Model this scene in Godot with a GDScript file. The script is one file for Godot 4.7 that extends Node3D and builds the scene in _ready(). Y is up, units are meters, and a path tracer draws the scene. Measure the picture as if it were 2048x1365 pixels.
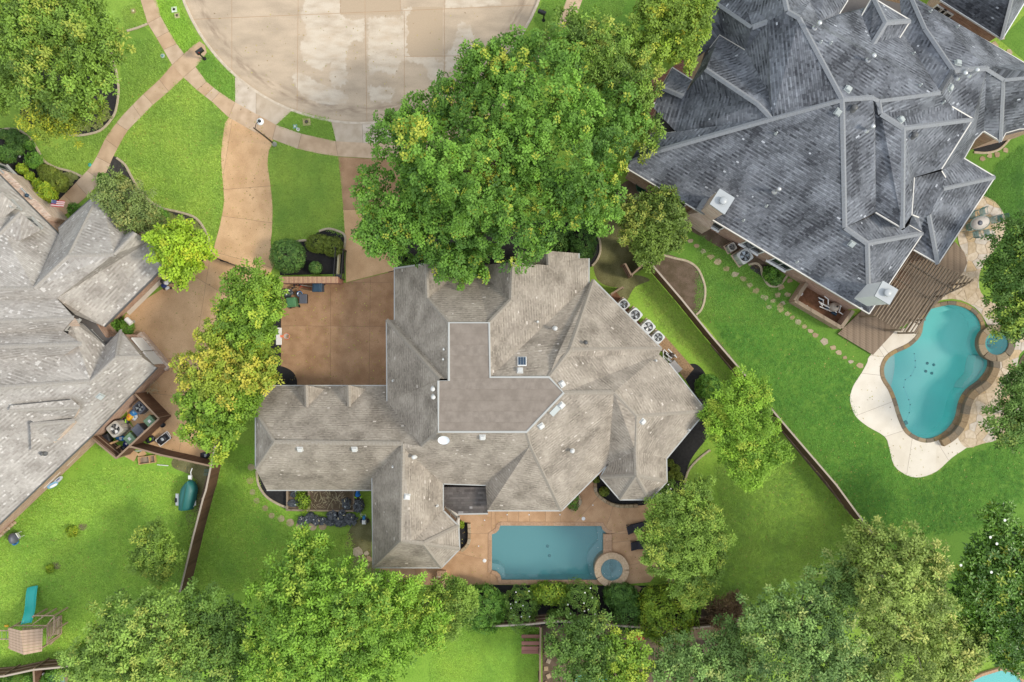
extends Node3D
# A residential cul-de-sac seen from a drone hovering 54.6 m above the ground and looking straight down.
# Survey points are written as plan coordinates (units of 4 cm on the ground, read at their own height).
const EYE := 54.6
const UNIT := 0.04
var M := {}
var used := {}
var rng := RandomNumberGenerator.new()

func W(x: float, y: float, h := 0.0) -> Vector3:
	var k := UNIT * (EYE - h) / EYE
	return Vector3((x - 1024.0) * k, h, (y - 682.5) * k)
func W2(x: float, y: float, h := 0.0) -> Vector2:
	var v := W(x, y, h)
	return Vector2(v.x, v.z)
func plan(a: Array, h := 0.0) -> PackedVector2Array:
	var r := PackedVector2Array()
	for i in range(0, a.size(), 2): r.append(W2(a[i], a[i + 1], h))
	return r
func curve(p: PackedVector2Array, closed := true, steps := 5) -> PackedVector2Array:
	var r := PackedVector2Array()
	var n := p.size()
	for i in (n if closed else n - 1):
		var a := p[(i - 1 + n) % n] if closed else p[maxi(i - 1, 0)]
		var b := p[i]
		var c := p[(i + 1) % n]
		var d := p[(i + 2) % n] if closed else p[mini(i + 2, n - 1)]
		for s in steps: r.append(b.cubic_interpolate(c, a, d, float(s) / steps))
	if not closed: r.append(p[n - 1])
	return r
func numbered(called: String) -> String:
	if not used.has(called):
		used[called] = 0
		return called
	used[called] += 1
	return "%s_%03d" % [called, used[called]]
func tag(o: Node, label := "", category := "", group := "", kind := "") -> Node:
	if label != "": o.set_meta("label", label)
	if category != "": o.set_meta("category", category)
	if group != "": o.set_meta("group", group)
	if kind != "": o.set_meta("kind", kind)
	return o
func thing(called: String, label: String, category: String, at := Vector3.ZERO, group := "", turn := 0.0) -> Node3D:
	var o := Node3D.new()
	o.name = numbered(called)
	add_child(o)
	o.position = at
	o.rotation.y = turn
	tag(o, label, category, group)
	return o
# a thing whose parts are written in site coordinates
func site_thing(called: String, label: String, category: String, at: Vector3, group := "") -> Node3D:
	var o := thing(called, label, category, at, group)
	o.set_meta("org", at)
	return o
func T() -> SurfaceTool:
	var st := SurfaceTool.new()
	st.begin(Mesh.PRIMITIVE_TRIANGLES)
	st.set_smooth_group(-1)
	return st
func put(called: String, mesh: Mesh, m: Material, parent: Node = self, kind := "") -> MeshInstance3D:
	var o := MeshInstance3D.new()
	o.mesh = mesh
	o.material_override = m
	if parent == self:
		o.name = numbered(called)
		add_child(o)
	else:
		o.name = called
		parent.add_child(o, true)
		if parent.has_meta("org"): o.position = -Vector3(parent.get_meta("org"))
	if kind != "": o.set_meta("kind", kind)
	return o
func obj(called: String, st: SurfaceTool, m: Material, parent: Node = self, kind := "") -> MeshInstance3D:
	st.generate_normals()
	return put(called, st.commit(), m, parent, kind)
func tri(st: SurfaceTool, a: Vector3, b: Vector3, c: Vector3) -> void:
	st.add_vertex(a)
	st.add_vertex(b)
	st.add_vertex(c)
func quad(st: SurfaceTool, a: Vector3, b: Vector3, c: Vector3, d: Vector3) -> void:
	tri(st, a, b, c)
	tri(st, a, c, d)
func v3(p: Vector2, y: float) -> Vector3:
	return Vector3(p.x, y, p.y)
func ccw(p: PackedVector2Array) -> PackedVector2Array:
	if Geometry2D.is_polygon_clockwise(p):
		var q := p.duplicate()
		q.reverse()
		return q
	return p
func top_face(st: SurfaceTool, p: PackedVector2Array, y: float) -> void:
	var ix := Geometry2D.triangulate_polygon(p)
	for i in range(0, ix.size(), 3):
		var a := p[ix[i]]
		var b := p[ix[i + 1]]
		var c := p[ix[i + 2]]
		if (b - a).cross(c - a) > 0: tri(st, v3(a, y), v3(b, y), v3(c, y))
		else: tri(st, v3(a, y), v3(c, y), v3(b, y))
func prism(st: SurfaceTool, poly: PackedVector2Array, y0: float, y1: float, cap := true) -> void:
	var p := ccw(poly)
	if cap: top_face(st, p, y1)
	var n := p.size()
	for i in n:
		var a := p[i]
		var b := p[(i + 1) % n]
		quad(st, v3(a, y0), v3(b, y0), v3(b, y1), v3(a, y1))
# slab with a chamfered upper edge
func slab(st: SurfaceTool, poly: PackedVector2Array, y0: float, y1: float, ch := 0.012) -> void:
	var ins := Geometry2D.offset_polygon(ccw(poly), -ch)
	if ins.size() != 1 or ins[0].size() != poly.size():
		prism(st, poly, y0, y1)
		return
	var p := ccw(poly)
	var q := ccw(ins[0])
	var best := 0
	for k in q.size():
		if q[k].distance_squared_to(p[0]) < q[best].distance_squared_to(p[0]): best = k
	top_face(st, q, y1)
	var n := p.size()
	for i in n:
		var j := (i + 1) % n
		var a := q[(i + best) % n]
		var b := q[(j + best) % n]
		quad(st, v3(p[i], y1 - ch), v3(p[j], y1 - ch), v3(b, y1), v3(a, y1))
		quad(st, v3(p[i], y0), v3(p[j], y0), v3(p[j], y1 - ch), v3(p[i], y1 - ch))
func pieces(poly: PackedVector2Array, holes: Array) -> Array:
	var parts: Array = [poly]
	for hole in holes:
		var box := Rect2(hole[0], Vector2.ZERO)
		for q in hole: box = box.expand(q)
		var x := box.get_center().x
		var next: Array = []
		for p in parts:
			for side in [[-900.0, x], [x, 900.0]]:
				var half := PackedVector2Array([Vector2(side[0], -900), Vector2(side[1], -900), Vector2(side[1], 900), Vector2(side[0], 900)])
				for r in Geometry2D.intersect_polygons(p, half):
					for c in Geometry2D.clip_polygons(r, hole):
						if not Geometry2D.is_polygon_clockwise(c): next.append(c)
		parts = next
	return parts
func sheet(called: String, poly: PackedVector2Array, y: float, m: Material, holes: Array = [], parent: Node = self, kind := "structure") -> MeshInstance3D:
	var st := T()
	for p in pieces(ccw(poly), holes): top_face(st, p, y)
	return obj(called, st, m, parent, kind if parent == self else "")
# cuts a pavement into panels along joint lines, each panel a slab of its own
func panels(called: String, poly: PackedVector2Array, cuts: Array, y0: float, y1: float, mats: Array, gap := 0.025, holes: Array = [], parent: Node = null, piece := "panel") -> Node3D:
	var root: Node3D
	if parent: root = parent
	else:
		root = Node3D.new()
		root.name = numbered(called)
		add_child(root)
		root.set_meta("kind", "structure")
	var parts: Array = pieces(ccw(poly), holes)
	var bed := T()
	for p in parts: top_face(bed, p, y1 - 0.012)
	obj("joint_bed", bed, M.joint, root)
	for c in cuts:
		var a := W2(c[0], c[1])
		var b := W2(c[2], c[3])
		var d := (b - a).normalized()
		var nn := d.orthogonal()
		var next: Array = []
		for p in parts:
			var mid := Vector2.ZERO
			for q in p: mid += q / p.size()
			if c.size() > 4:
				var lo := W2(c[4], c[5])
				var hi := W2(c[6], c[7])
				if mid.x < lo.x or mid.x > hi.x or mid.y < lo.y or mid.y > hi.y:
					next.append(p)
					continue
			for s in [-1.0, 1.0]:
				var o: Vector2 = a + nn * s * gap * 0.5
				var half := PackedVector2Array([o - d * 200.0, o + d * 200.0, o + d * 200.0 + nn * s * 200.0, o - d * 200.0 + nn * s * 200.0])
				for r in Geometry2D.intersect_polygons(p, half): next.append(r)
		parts = next
	var k := 0
	for p in parts:
		var ar := 0.0
		for i in p.size(): ar += p[i].cross(p[(i + 1) % p.size()])
		if absf(ar) < 0.02: continue
		var st := T()
		prism(st, p, y0, y1)
		obj(piece, st, mats[k % mats.size()], root)
		k += 1
	return root
# irregular flagstones: cells of scattered seeds, cut to the outline
func flagstones(root: Node3D, poly: PackedVector2Array, size: float, y0: float, y1: float, mats: Array, gap: float, seed_: int, holes: Array = [], piece := "flagstone") -> void:
	var r := RandomNumberGenerator.new()
	r.seed = seed_
	var box := Rect2(poly[0], Vector2.ZERO)
	for q in poly: box = box.expand(q)
	box = box.grow(size)
	var pts: Array = []
	var y := box.position.y
	while y < box.end.y:
		var x := box.position.x
		while x < box.end.x:
			pts.append(Vector2(x + r.randf_range(-0.38, 0.38) * size, y + r.randf_range(-0.38, 0.38) * size))
			x += size
		y += size
	for p in pts:
		var cell := PackedVector2Array([p + Vector2(-size, -size) * 1.4, p + Vector2(size, -size) * 1.4, p + Vector2(size, size) * 1.4, p + Vector2(-size, size) * 1.4])
		for q in pts:
			if q == p or p.distance_to(q) > size * 3.0: continue
			var mid: Vector2 = (p + q) * 0.5
			var d: Vector2 = (p - q).normalized()
			var o: Vector2 = mid + d * gap * 0.5
			var tt := d.orthogonal()
			var half := PackedVector2Array([o - tt * 20.0, o + tt * 20.0, o + tt * 20.0 + d * 20.0, o - tt * 20.0 + d * 20.0])
			var res := Geometry2D.intersect_polygons(cell, half)
			if res.is_empty():
				cell = PackedVector2Array()
				break
			cell = res[0]
		if cell.size() < 3: continue
		for c in Geometry2D.intersect_polygons(cell, poly):
			var bits: Array = [c]
			for hole in holes:
				var nb: Array = []
				for b in bits:
					for e in Geometry2D.clip_polygons(b, hole):
						if not Geometry2D.is_polygon_clockwise(e): nb.append(e)
				bits = nb
			for b in bits:
				var ar := 0.0
				for i in b.size(): ar += b[i].cross(b[(i + 1) % b.size()])
				if absf(ar) < 0.06: continue
				var st := T()
				prism(st, b, y0, y1 + r.randf_range(-0.006, 0.006))
				obj(piece, st, mats[r.randi() % mats.size()], root)
func outline_strip(path: PackedVector2Array, closed: bool, inner: float, outer: float) -> Array:
	var a := PackedVector2Array()
	var b := PackedVector2Array()
	var n := path.size()
	for i in n:
		var p := path[(i - 1 + n) % n] if closed else path[maxi(i - 1, 0)]
		var q := path[(i + 1) % n] if closed else path[mini(i + 1, n - 1)]
		var d := (q - p).normalized()
		var nn := Vector2(d.y, -d.x)
		a.append(path[i] + nn * inner)
		b.append(path[i] + nn * outer)
	return [a, b]
# a kerb or edging swept along a path, rounded on top
func sweep(st: SurfaceTool, path: PackedVector2Array, closed: bool, inner: float, outer: float, y0: float, y1: float) -> void:
	var e := minf(0.03, absf(outer - inner) * 0.25) * signf(outer - inner)
	var A := outline_strip(path, closed, inner, outer)
	var B := outline_strip(path, closed, inner + e, outer - e)
	var n := path.size()
	for i in (n if closed else n - 1):
		var j := (i + 1) % n
		var rim := absf(e)
		var pr := [v3(A[0][i], y0), v3(A[0][i], y1 - rim), v3(B[0][i], y1), v3(B[1][i], y1), v3(A[1][i], y1 - rim), v3(A[1][i], y0)]
		var qr := [v3(A[0][j], y0), v3(A[0][j], y1 - rim), v3(B[0][j], y1), v3(B[1][j], y1), v3(A[1][j], y1 - rim), v3(A[1][j], y0)]
		for k in 5: quad(st, pr[k], qr[k], qr[k + 1], pr[k + 1])
		if not closed and (i == 0 or i == n - 2):
			var e6: Array = pr if i == 0 else qr
			for k in range(1, 5): tri(st, e6[0], e6[k], e6[k + 1])
# coping: a ring or path cut into stones, each a piece of its own
func stones_along(root: Node, called: String, path: PackedVector2Array, closed: bool, inner: float, outer: float, y0: float, y1: float, length: float, mats: Array, gap := 0.02, seed_ := 1) -> void:
	var r := RandomNumberGenerator.new()
	r.seed = seed_
	var pts := path.duplicate()
	if closed: pts.append(path[0])
	var run: Array = [0.0]
	for i in range(1, pts.size()): run.append(run[i - 1] + pts[i].distance_to(pts[i - 1]))
	var total: float = run[run.size() - 1]
	var count := maxi(1, int(round(total / length)))
	var at := 0.0
	var marks: Array = [0.0]
	for k in count - 1: marks.append(total * (k + 1.0) / count + r.randf_range(-0.15, 0.15) * length)
	marks.append(total)
	for k in count:
		var seg := PackedVector2Array()
		var s0: float = marks[k] + gap * 0.5
		var s1: float = marks[k + 1] - gap * 0.5
		seg.append(along(pts, run, s0))
		for i in run.size():
			if run[i] > s0 + 0.02 and run[i] < s1 - 0.02: seg.append(pts[i])
		seg.append(along(pts, run, s1))
		var st := T()
		sweep(st, seg, false, inner, outer, y0, y1 + r.randf_range(-0.004, 0.004))
		obj(called, st, mats[r.randi() % mats.size()], root)
func along(pts: PackedVector2Array, run: Array, s: float) -> Vector2:
	for i in range(1, pts.size()):
		if run[i] >= s: return pts[i - 1].lerp(pts[i], clampf((s - run[i - 1]) / maxf(0.0001, run[i] - run[i - 1]), 0, 1))
	return pts[pts.size() - 1]
# box with chamfered edges, in a frame
func box(st: SurfaceTool, f: Transform3D, size: Vector3, ch := 0.0) -> void:
	var h := size * 0.5
	if ch <= 0.0:
		var c: Array = []
		for i in 8: c.append(f * Vector3(h.x if i & 1 else -h.x, h.y if i & 2 else -h.y, h.z if i & 4 else -h.z))
		for q in [[0, 1, 3, 2], [5, 4, 6, 7], [4, 0, 2, 6], [1, 5, 7, 3], [2, 3, 7, 6], [4, 5, 1, 0]]: quad(st, c[q[0]], c[q[3]], c[q[2]], c[q[1]])
		return
	var prof := [[h.x, h.z, -h.y], [h.x, h.z, h.y - ch], [h.x - ch, h.z - ch, h.y]]
	for k in 2:
		var a: Array = prof[k]
		var b: Array = prof[k + 1]
		for s in 4:
			var s0: Vector2 = [Vector2(-1, -1), Vector2(1, -1), Vector2(1, 1), Vector2(-1, 1)][s]
			var s1: Vector2 = [Vector2(1, -1), Vector2(1, 1), Vector2(-1, 1), Vector2(-1, -1)][s]
			quad(st, f * Vector3(s0.x * a[0], a[2], s0.y * a[1]), f * Vector3(s1.x * a[0], a[2], s1.y * a[1]), f * Vector3(s1.x * b[0], b[2], s1.y * b[1]), f * Vector3(s0.x * b[0], b[2], s0.y * b[1]))
	var t: Array = prof[2]
	quad(st, f * Vector3(-t[0], t[2], -t[1]), f * Vector3(t[0], t[2], -t[1]), f * Vector3(t[0], t[2], t[1]), f * Vector3(-t[0], t[2], t[1]))
func at(p: Vector3, turn := 0.0) -> Transform3D:
	return Transform3D(Basis(Vector3.UP, turn), p)
# beam of a rectangular section between two points
func beam(st: SurfaceTool, a: Vector3, b: Vector3, w: float, h: float) -> void:
	var d := b - a
	var up := Vector3.UP
	if absf(d.normalized().y) > 0.95: up = Vector3.RIGHT
	var x := d.normalized()
	var z := x.cross(up).normalized()
	var y := z.cross(x)
	box(st, Transform3D(Basis(x, y, z), (a + b) * 0.5), Vector3(d.length(), h, w))
func tube(st: SurfaceTool, pts: Array, radii: Array, n := 8, caps := true) -> void:
	var rings: Array = []
	var side := Vector3.ZERO
	for i in pts.size():
		var d: Vector3 = (pts[mini(i + 1, pts.size() - 1)] - pts[maxi(i - 1, 0)]).normalized()
		if side == Vector3.ZERO: side = d.cross(Vector3.UP if absf(d.y) < 0.9 else Vector3.RIGHT).normalized()
		side = (side - d * side.dot(d)).normalized()
		var up := side.cross(d)
		var ring: Array = []
		for k in n:
			var t := TAU * k / n
			ring.append(pts[i] + (side * cos(t) + up * sin(t)) * float(radii[i] if radii.size() > 1 else radii[0]))
		rings.append(ring)
	st.set_smooth_group(1)
	for i in rings.size() - 1:
		for k in n:
			var j := (k + 1) % n
			quad(st, rings[i][k], rings[i][j], rings[i + 1][j], rings[i + 1][k])
	st.set_smooth_group(-1)
	if caps:
		for k in range(1, n - 1):
			tri(st, rings[0][0], rings[0][k], rings[0][k + 1])
			tri(st, rings[-1][0], rings[-1][k + 1], rings[-1][k])
func lathe(st: SurfaceTool, f: Transform3D, prof: Array, n := 16, sx := 1.0, sz := 1.0) -> void:
	st.set_smooth_group(1)
	for i in prof.size() - 1:
		var a: Vector2 = prof[i]
		var b: Vector2 = prof[i + 1]
		for k in n:
			var t0 := TAU * k / n
			var t1 := TAU * (k + 1) / n
			var p0 := f * Vector3(cos(t0) * a.x * sx, a.y, sin(t0) * a.x * sz)
			var p1 := f * Vector3(cos(t1) * a.x * sx, a.y, sin(t1) * a.x * sz)
			var q0 := f * Vector3(cos(t0) * b.x * sx, b.y, sin(t0) * b.x * sz)
			var q1 := f * Vector3(cos(t1) * b.x * sx, b.y, sin(t1) * b.x * sz)
			if a.x > 0.0005: tri(st, p0, p1, q1)
			if b.x > 0.0005: tri(st, p0, q1, q0)
	st.set_smooth_group(-1)
# a lumpy rounded body (bags, rocks, soft things)
func lump(st: SurfaceTool, f: Transform3D, size: Vector3, rough: float, seed_: int, n := 14, flat := 0.0, freq := 1.6) -> void:
	var noise := FastNoiseLite.new()
	noise.seed = seed_
	noise.frequency = freq
	var rows := n / 2
	var g: Array = []
	for i in rows + 1:
		var row: Array = []
		for k in n:
			var th := PI * i / rows
			var ph := TAU * k / n
			var d := Vector3(sin(th) * cos(ph), cos(th), sin(th) * sin(ph))
			var e := Vector3(signf(d.x) * pow(absf(d.x), 0.8), d.y, signf(d.z) * pow(absf(d.z), 0.8))
			var v := e * size * 0.5 * (1.0 + rough * noise.get_noise_3d(d.x, d.y, d.z) * 2.0)
			if v.y < -size.y * flat: v.y = -size.y * flat
			row.append(f * v)
		g.append(row)
	st.set_smooth_group(1 if rough < 0.3 else -1)
	for i in rows:
		for k in n:
			var j := (k + 1) % n
			if i > 0: tri(st, g[i][k], g[i][j], g[i + 1][j])
			if i < rows - 1: tri(st, g[i][k], g[i + 1][j], g[i + 1][k])
	st.set_smooth_group(-1)
func lin(r: float, g: float, b: float) -> Color:
	return Color(r, g, b).linear_to_srgb()
func mat(name_: String, c: Color, rough := 0.85, metal := 0.0) -> StandardMaterial3D:
	var m := StandardMaterial3D.new()
	m.albedo_color = c.linear_to_srgb()
	m.roughness = rough
	m.metallic = metal
	m.cull_mode = BaseMaterial3D.CULL_DISABLED
	M[name_] = m
	return m
func noise_img(n: int, seed_: int, freq: float, octaves := 4, kind := FastNoiseLite.TYPE_SIMPLEX_SMOOTH) -> Image:
	var f := FastNoiseLite.new()
	f.seed = seed_
	f.frequency = freq
	f.noise_type = kind
	f.fractal_octaves = octaves
	f.fractal_type = FastNoiseLite.FRACTAL_FBM
	return f.get_seamless_image(n, n, false, false, 0.15, true)
# a computed grain: colours a..b by coarse and fine noise, with a share of speckles; values are multipliers of the albedo
func grain(n: int, seed_: int, coarse: float, fine: float, a: Color, b: Color, fine_amp: float, speck: float, sa: Color, sb: Color) -> ImageTexture:
	var ci := noise_img(n, seed_, coarse, 4)
	var fi := noise_img(n, seed_ + 7, fine, 3)
	ci.convert(Image.FORMAT_L8)
	fi.convert(Image.FORMAT_L8)
	var cd := ci.get_data()
	var fd := fi.get_data()
	var r := RandomNumberGenerator.new()
	r.seed = seed_
	var out := PackedByteArray()
	out.resize(n * n * 3)
	for i in n * n:
		var t := clampf(cd[i] / 255.0 * 1.5 - 0.25, 0, 1)
		var c := a.lerp(b, t)
		var f := 1.0 + (fd[i] / 255.0 - 0.5) * fine_amp * 2.0 + (r.randf() - 0.5) * fine_amp
		if speck > 0.0 and r.randf() < speck: c = sa if r.randf() < 0.5 else sb
		out[i * 3] = int(pow(clampf(c.r * f, 0, 1), 0.4545) * 255)
		out[i * 3 + 1] = int(pow(clampf(c.g * f, 0, 1), 0.4545) * 255)
		out[i * 3 + 2] = int(pow(clampf(c.b * f, 0, 1), 0.4545) * 255)
	var im := Image.create_from_data(n, n, false, Image.FORMAT_RGB8, out)
	im.generate_mipmaps()
	return ImageTexture.create_from_image(im)
func ground_mat(name_: String, tint: Color, tex: Texture2D, metres: float, rough := 0.95) -> StandardMaterial3D:
	var m := mat(name_, tint, rough)
	m.albedo_texture = tex
	m.uv1_triplanar = true
	m.uv1_world_triplanar = true
	m.uv1_scale = Vector3.ONE / metres
	return m
# courses of shingles: every tab its own tone; weathering lightens or darkens drifts of tabs
func shingles(seed_: int, dark: Color, light: Color, pale: float, drift: float, speck: float, contrast: float, dash: float) -> ImageTexture:
	var n := 1024
	var im := Image.create(n, n, false, Image.FORMAT_RGB8)
	var r := RandomNumberGenerator.new()
	r.seed = seed_
	var nz := FastNoiseLite.new()
	nz.seed = seed_
	nz.frequency = 1.0
	nz.fractal_octaves = 3
	var rows := 102
	var y := 0
	for k in rows:
		var y1 := int(round(n * (k + 1.0) / rows))
		var x := 0
		var par := 1.0 if k % 2 else -1.0
		var run := 0
		var lift := 0.0
		while x < n:
			var w := r.randi_range(8, 22)
			if x + w > n - 6: w = n - x
			var u := TAU * x / n
			var v := TAU * y / n
			var q := Vector3(cos(u) * 0.9 + cos(v) * 0.4, sin(u) * 0.9, sin(v) * 0.9 + cos(v) * 0.5)
			var p := nz.get_noise_3dv(q)
			var mask := clampf(0.55 + 2.4 * nz.get_noise_3dv(q * 1.7 + Vector3(9, 4, 2)), 0, 1)
			if run <= 0:
				run = r.randi_range(1, 5)
				lift = r.randf_range(0.1, 1.0)
			run -= 1
			var t := clampf(pale + p * drift + par * dash * mask * lift + r.randf_range(-contrast, contrast), 0, 1)
			var c := dark.lerp(light, t)
			if r.randf() < speck: c = light.lightened(0.12)
			im.fill_rect(Rect2i(x, y, w, y1 - y), c.linear_to_srgb())
			x += w
		y = y1
	im.generate_mipmaps()
	return ImageTexture.create_from_image(im)
func shingle_relief() -> ImageTexture:
	var n := 1024
	var im := Image.create(n, n, false, Image.FORMAT_L8)
	var r := RandomNumberGenerator.new()
	r.seed = 3
	var rows := 102
	var y := 0
	for k in rows:
		var y1 := int(round(n * (k + 1.0) / rows))
		var x := 0
		while x < n:
			var w := r.randi_range(7, 26)
			if x + w > n - 6: w = n - x
			var lift := r.randf_range(0.0, 0.4)
			for yy in range(y, y1): im.fill_rect(Rect2i(x, yy, w, 1), Color.WHITE * clampf(0.6 * (yy - y) / float(y1 - y) + lift, 0, 1))
			x += w
		y = y1
	im.convert(Image.FORMAT_RGBA8)
	im.bump_map_to_normal_map(3.0)
	im.generate_mipmaps()
	return ImageTexture.create_from_image(im)
func brick_tex(seed_: int, pal: Array, mortar: Color) -> ImageTexture:
	var im := Image.create(512, 512, false, Image.FORMAT_RGB8)
	var r := RandomNumberGenerator.new()
	r.seed = seed_
	im.fill(mortar.linear_to_srgb())
	for row in 32:
		for k in 12:
			var x := int(k * 512.0 / 12 + (21 if row % 2 else 0)) % 512
			var c: Color = pal[r.randi() % pal.size()]
			c = c * r.randf_range(0.8, 1.15)
			im.fill_rect(Rect2i(x + 1, row * 16 + 1, 40, 14), c.linear_to_srgb())
			if x + 41 > 512: im.fill_rect(Rect2i(0, row * 16 + 1, x + 41 - 512, 14), c.linear_to_srgb())
	im.generate_mipmaps()
	return ImageTexture.create_from_image(im)
func wood_tex(seed_: int, boards: int, a: Color, b: Color) -> ImageTexture:
	var n := 512
	var f := FastNoiseLite.new()
	f.seed = seed_
	f.frequency = 1.0
	var r := RandomNumberGenerator.new()
	r.seed = seed_
	var tone: Array = []
	for i in boards: tone.append(r.randf())
	var im := Image.create(n, n, false, Image.FORMAT_RGB8)
	for y in n:
		for x in n:
			var t: float = tone[int(x * boards / float(n))] * 0.6 + (f.get_noise_2d(x * 0.25, y * 0.012) + 0.5) * 0.4 + r.randf_range(-0.05, 0.05)
			im.set_pixel(x, y, a.lerp(b, clampf(t, 0, 1)).linear_to_srgb())
	im.generate_mipmaps()
	return ImageTexture.create_from_image(im)
func materials() -> void:
	var W1 := Color.WHITE
	# lawns
	var g1 := grain(1024, 11, 0.008, 0.06, Color(0.78, 0.84, 0.72), Color(1.0, 1.0, 1.0), 0.30, 0.07, Color(1, 0.95, 0.62), Color(0.5, 0.62, 0.4))
	ground_mat("lawn", Color(0.245, 0.385, 0.050), g1, 13)
	ground_mat("lawn_left", Color(0.225, 0.395, 0.042), g1, 11)
	ground_mat("lawn_back", Color(0.265, 0.425, 0.050), g1, 12)
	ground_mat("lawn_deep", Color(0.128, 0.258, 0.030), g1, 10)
	ground_mat("lawn_verge", Color(0.175, 0.305, 0.036), g1, 8)
	var g2 := grain(512, 12, 0.012, 0.12, Color(0.6, 0.62, 0.5), Color(1, 1, 1), 0.3, 0.1, Color(0.9, 0.75, 0.55), Color(0.35, 0.3, 0.2))
	ground_mat("lawn_worn", Color(0.20, 0.19, 0.085), g2, 7.0)
	ground_mat("soil", Color(0.17, 0.12, 0.085), g2, 5.0)
	ground_mat("bark", Color(0.22, 0.105, 0.06), g2, 2.5)
	var g3 := grain(512, 13, 0.02, 0.25, Color(0.4, 0.4, 0.4), Color(0.7, 0.7, 0.7), 0.5, 0.05, Color(1, 0.85, 0.65), Color(0.15, 0.15, 0.15))
	ground_mat("mulch", Color(0.036, 0.034, 0.035), g3, 3.0)
	ground_mat("mulch_grey", Color(0.085, 0.076, 0.070), g3, 3.0)
	ground_mat("gravel", Color(0.62, 0.39, 0.21), g3, 2.0)
	# concretes
	var c1 := grain(1024, 21, 0.006, 0.10, Color(0.80, 0.77, 0.73), Color(1, 1, 1), 0.07, 0.0, W1, W1)
	for i in 4: ground_mat("concrete%d" % i, [Color(0.59, 0.435, 0.30), Color(0.575, 0.41, 0.27), Color(0.60, 0.455, 0.325), Color(0.56, 0.385, 0.245)][i], c1, 7.0 + i)
	ground_mat("apron0", Color(0.60, 0.51, 0.415), c1, 6.0)
	ground_mat("apron1", Color(0.55, 0.45, 0.345), c1, 8.0)
	ground_mat("kerb", Color(0.62, 0.53, 0.42), c1, 3.0)
	ground_mat("edging", Color(0.50, 0.42, 0.30), c1, 1.6)
	var c2 := grain(512, 22, 0.008, 0.10, Color(0.92, 0.91, 0.89), Color(1, 1, 1), 0.04, 0.0, W1, W1)
	ground_mat("cream", Color(0.74, 0.67, 0.57), c2, 6.0)
	ground_mat("cream1", Color(0.71, 0.635, 0.53), c2, 5.0)
	# exposed aggregate: pebbles of several tones
	var ag := grain(1024, 31, 0.005, 0.3, Color(0.78, 0.74, 0.70), Color(1, 1, 1), 0.16, 0.22, Color(1, 0.93, 0.84), Color(0.55, 0.46, 0.38))
	for i in 3: ground_mat("aggregate%d" % i, [Color(0.72, 0.475, 0.27), Color(0.70, 0.455, 0.255), Color(0.73, 0.49, 0.285)][i], ag, 9.0 + i)
	var ag2 := grain(1024, 32, 0.008, 0.3, Color(0.68, 0.64, 0.60), Color(1, 1, 1), 0.14, 0.2, Color(1, 0.95, 0.88), Color(0.6, 0.52, 0.45))
	for i in 3: ground_mat("court%d" % i, [Color(0.46, 0.280, 0.158), Color(0.445, 0.268, 0.150), Color(0.475, 0.292, 0.168)][i], ag2, 11.0 + i)
	for i in 3: ground_mat("patio%d" % i, [Color(0.60, 0.385, 0.23), Color(0.58, 0.37, 0.22), Color(0.615, 0.40, 0.245)][i], ag, 5.0 + i)
	# stone
	for i in 5: ground_mat("flag%d" % i, [Color(0.62, 0.50, 0.36), Color(0.56, 0.44, 0.30), Color(0.66, 0.55, 0.42), Color(0.58, 0.43, 0.26), Color(0.60, 0.53, 0.45)][i], c1, 2.0 + 0.3 * i)
	for i in 4: ground_mat("step%d" % i, [Color(0.42, 0.32, 0.20), Color(0.46, 0.36, 0.24), Color(0.37, 0.265, 0.165), Color(0.43, 0.36, 0.26)][i], c1, 1.5)
	for i in 4: ground_mat("coping%d" % i, [Color(0.50, 0.315, 0.195), Color(0.46, 0.29, 0.18), Color(0.53, 0.345, 0.225), Color(0.48, 0.31, 0.20)][i], c1, 1.2)
	for i in 5: ground_mat("slate%d" % i, [Color(0.30, 0.215, 0.125), Color(0.24, 0.185, 0.125), Color(0.36, 0.25, 0.12), Color(0.20, 0.165, 0.12), Color(0.33, 0.26, 0.17)][i], c1, 1.0)
	for i in 2: ground_mat("spa_stone%d" % i, [Color(0.64, 0.48, 0.33), Color(0.60, 0.44, 0.295)][i], c1, 1.3)
	# roofs
	var relief := shingle_relief()
	for d in [["shingle_tan", shingles(41, Color(0.155, 0.130, 0.102), Color(0.50, 0.435, 0.36), 0.43, 0.40, 0.004, 0.14, 0.16)], ["shingle_slate", shingles(42, Color(0.036, 0.039, 0.047), Color(0.34, 0.36, 0.40), 0.29, 0.42, 0.003, 0.13, 0.18)], ["shingle_grey", shingles(43, Color(0.25, 0.225, 0.20), Color(0.50, 0.465, 0.425), 0.45, 0.5, 0.04, 0.2, 0.25)], ["shingle_dark", shingles(44, Color(0.055, 0.047, 0.043), Color(0.17, 0.15, 0.14), 0.40, 0.3, 0.02, 0.2, 0.2)]]:
		var m := mat(d[0], W1, 0.92)
		m.albedo_texture = d[1]
		m.normal_enabled = true
		m.normal_texture = relief
	ground_mat("cap_tan", Color(0.335, 0.30, 0.255), c1, 1.0)
	ground_mat("cap_slate", Color(0.27, 0.285, 0.31), c1, 1.0)
	ground_mat("cap_grey", Color(0.37, 0.345, 0.315), c1, 1.0)
	var mem := grain(512, 51, 0.012, 0.05, Color(0.80, 0.79, 0.78), Color(1, 1, 1), 0.05, 0.0, W1, W1)
	ground_mat("membrane", Color(0.255, 0.215, 0.180), mem, 6.0)
	ground_mat("membrane_pale", Color(0.26, 0.22, 0.185), mem, 4.0)
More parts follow.
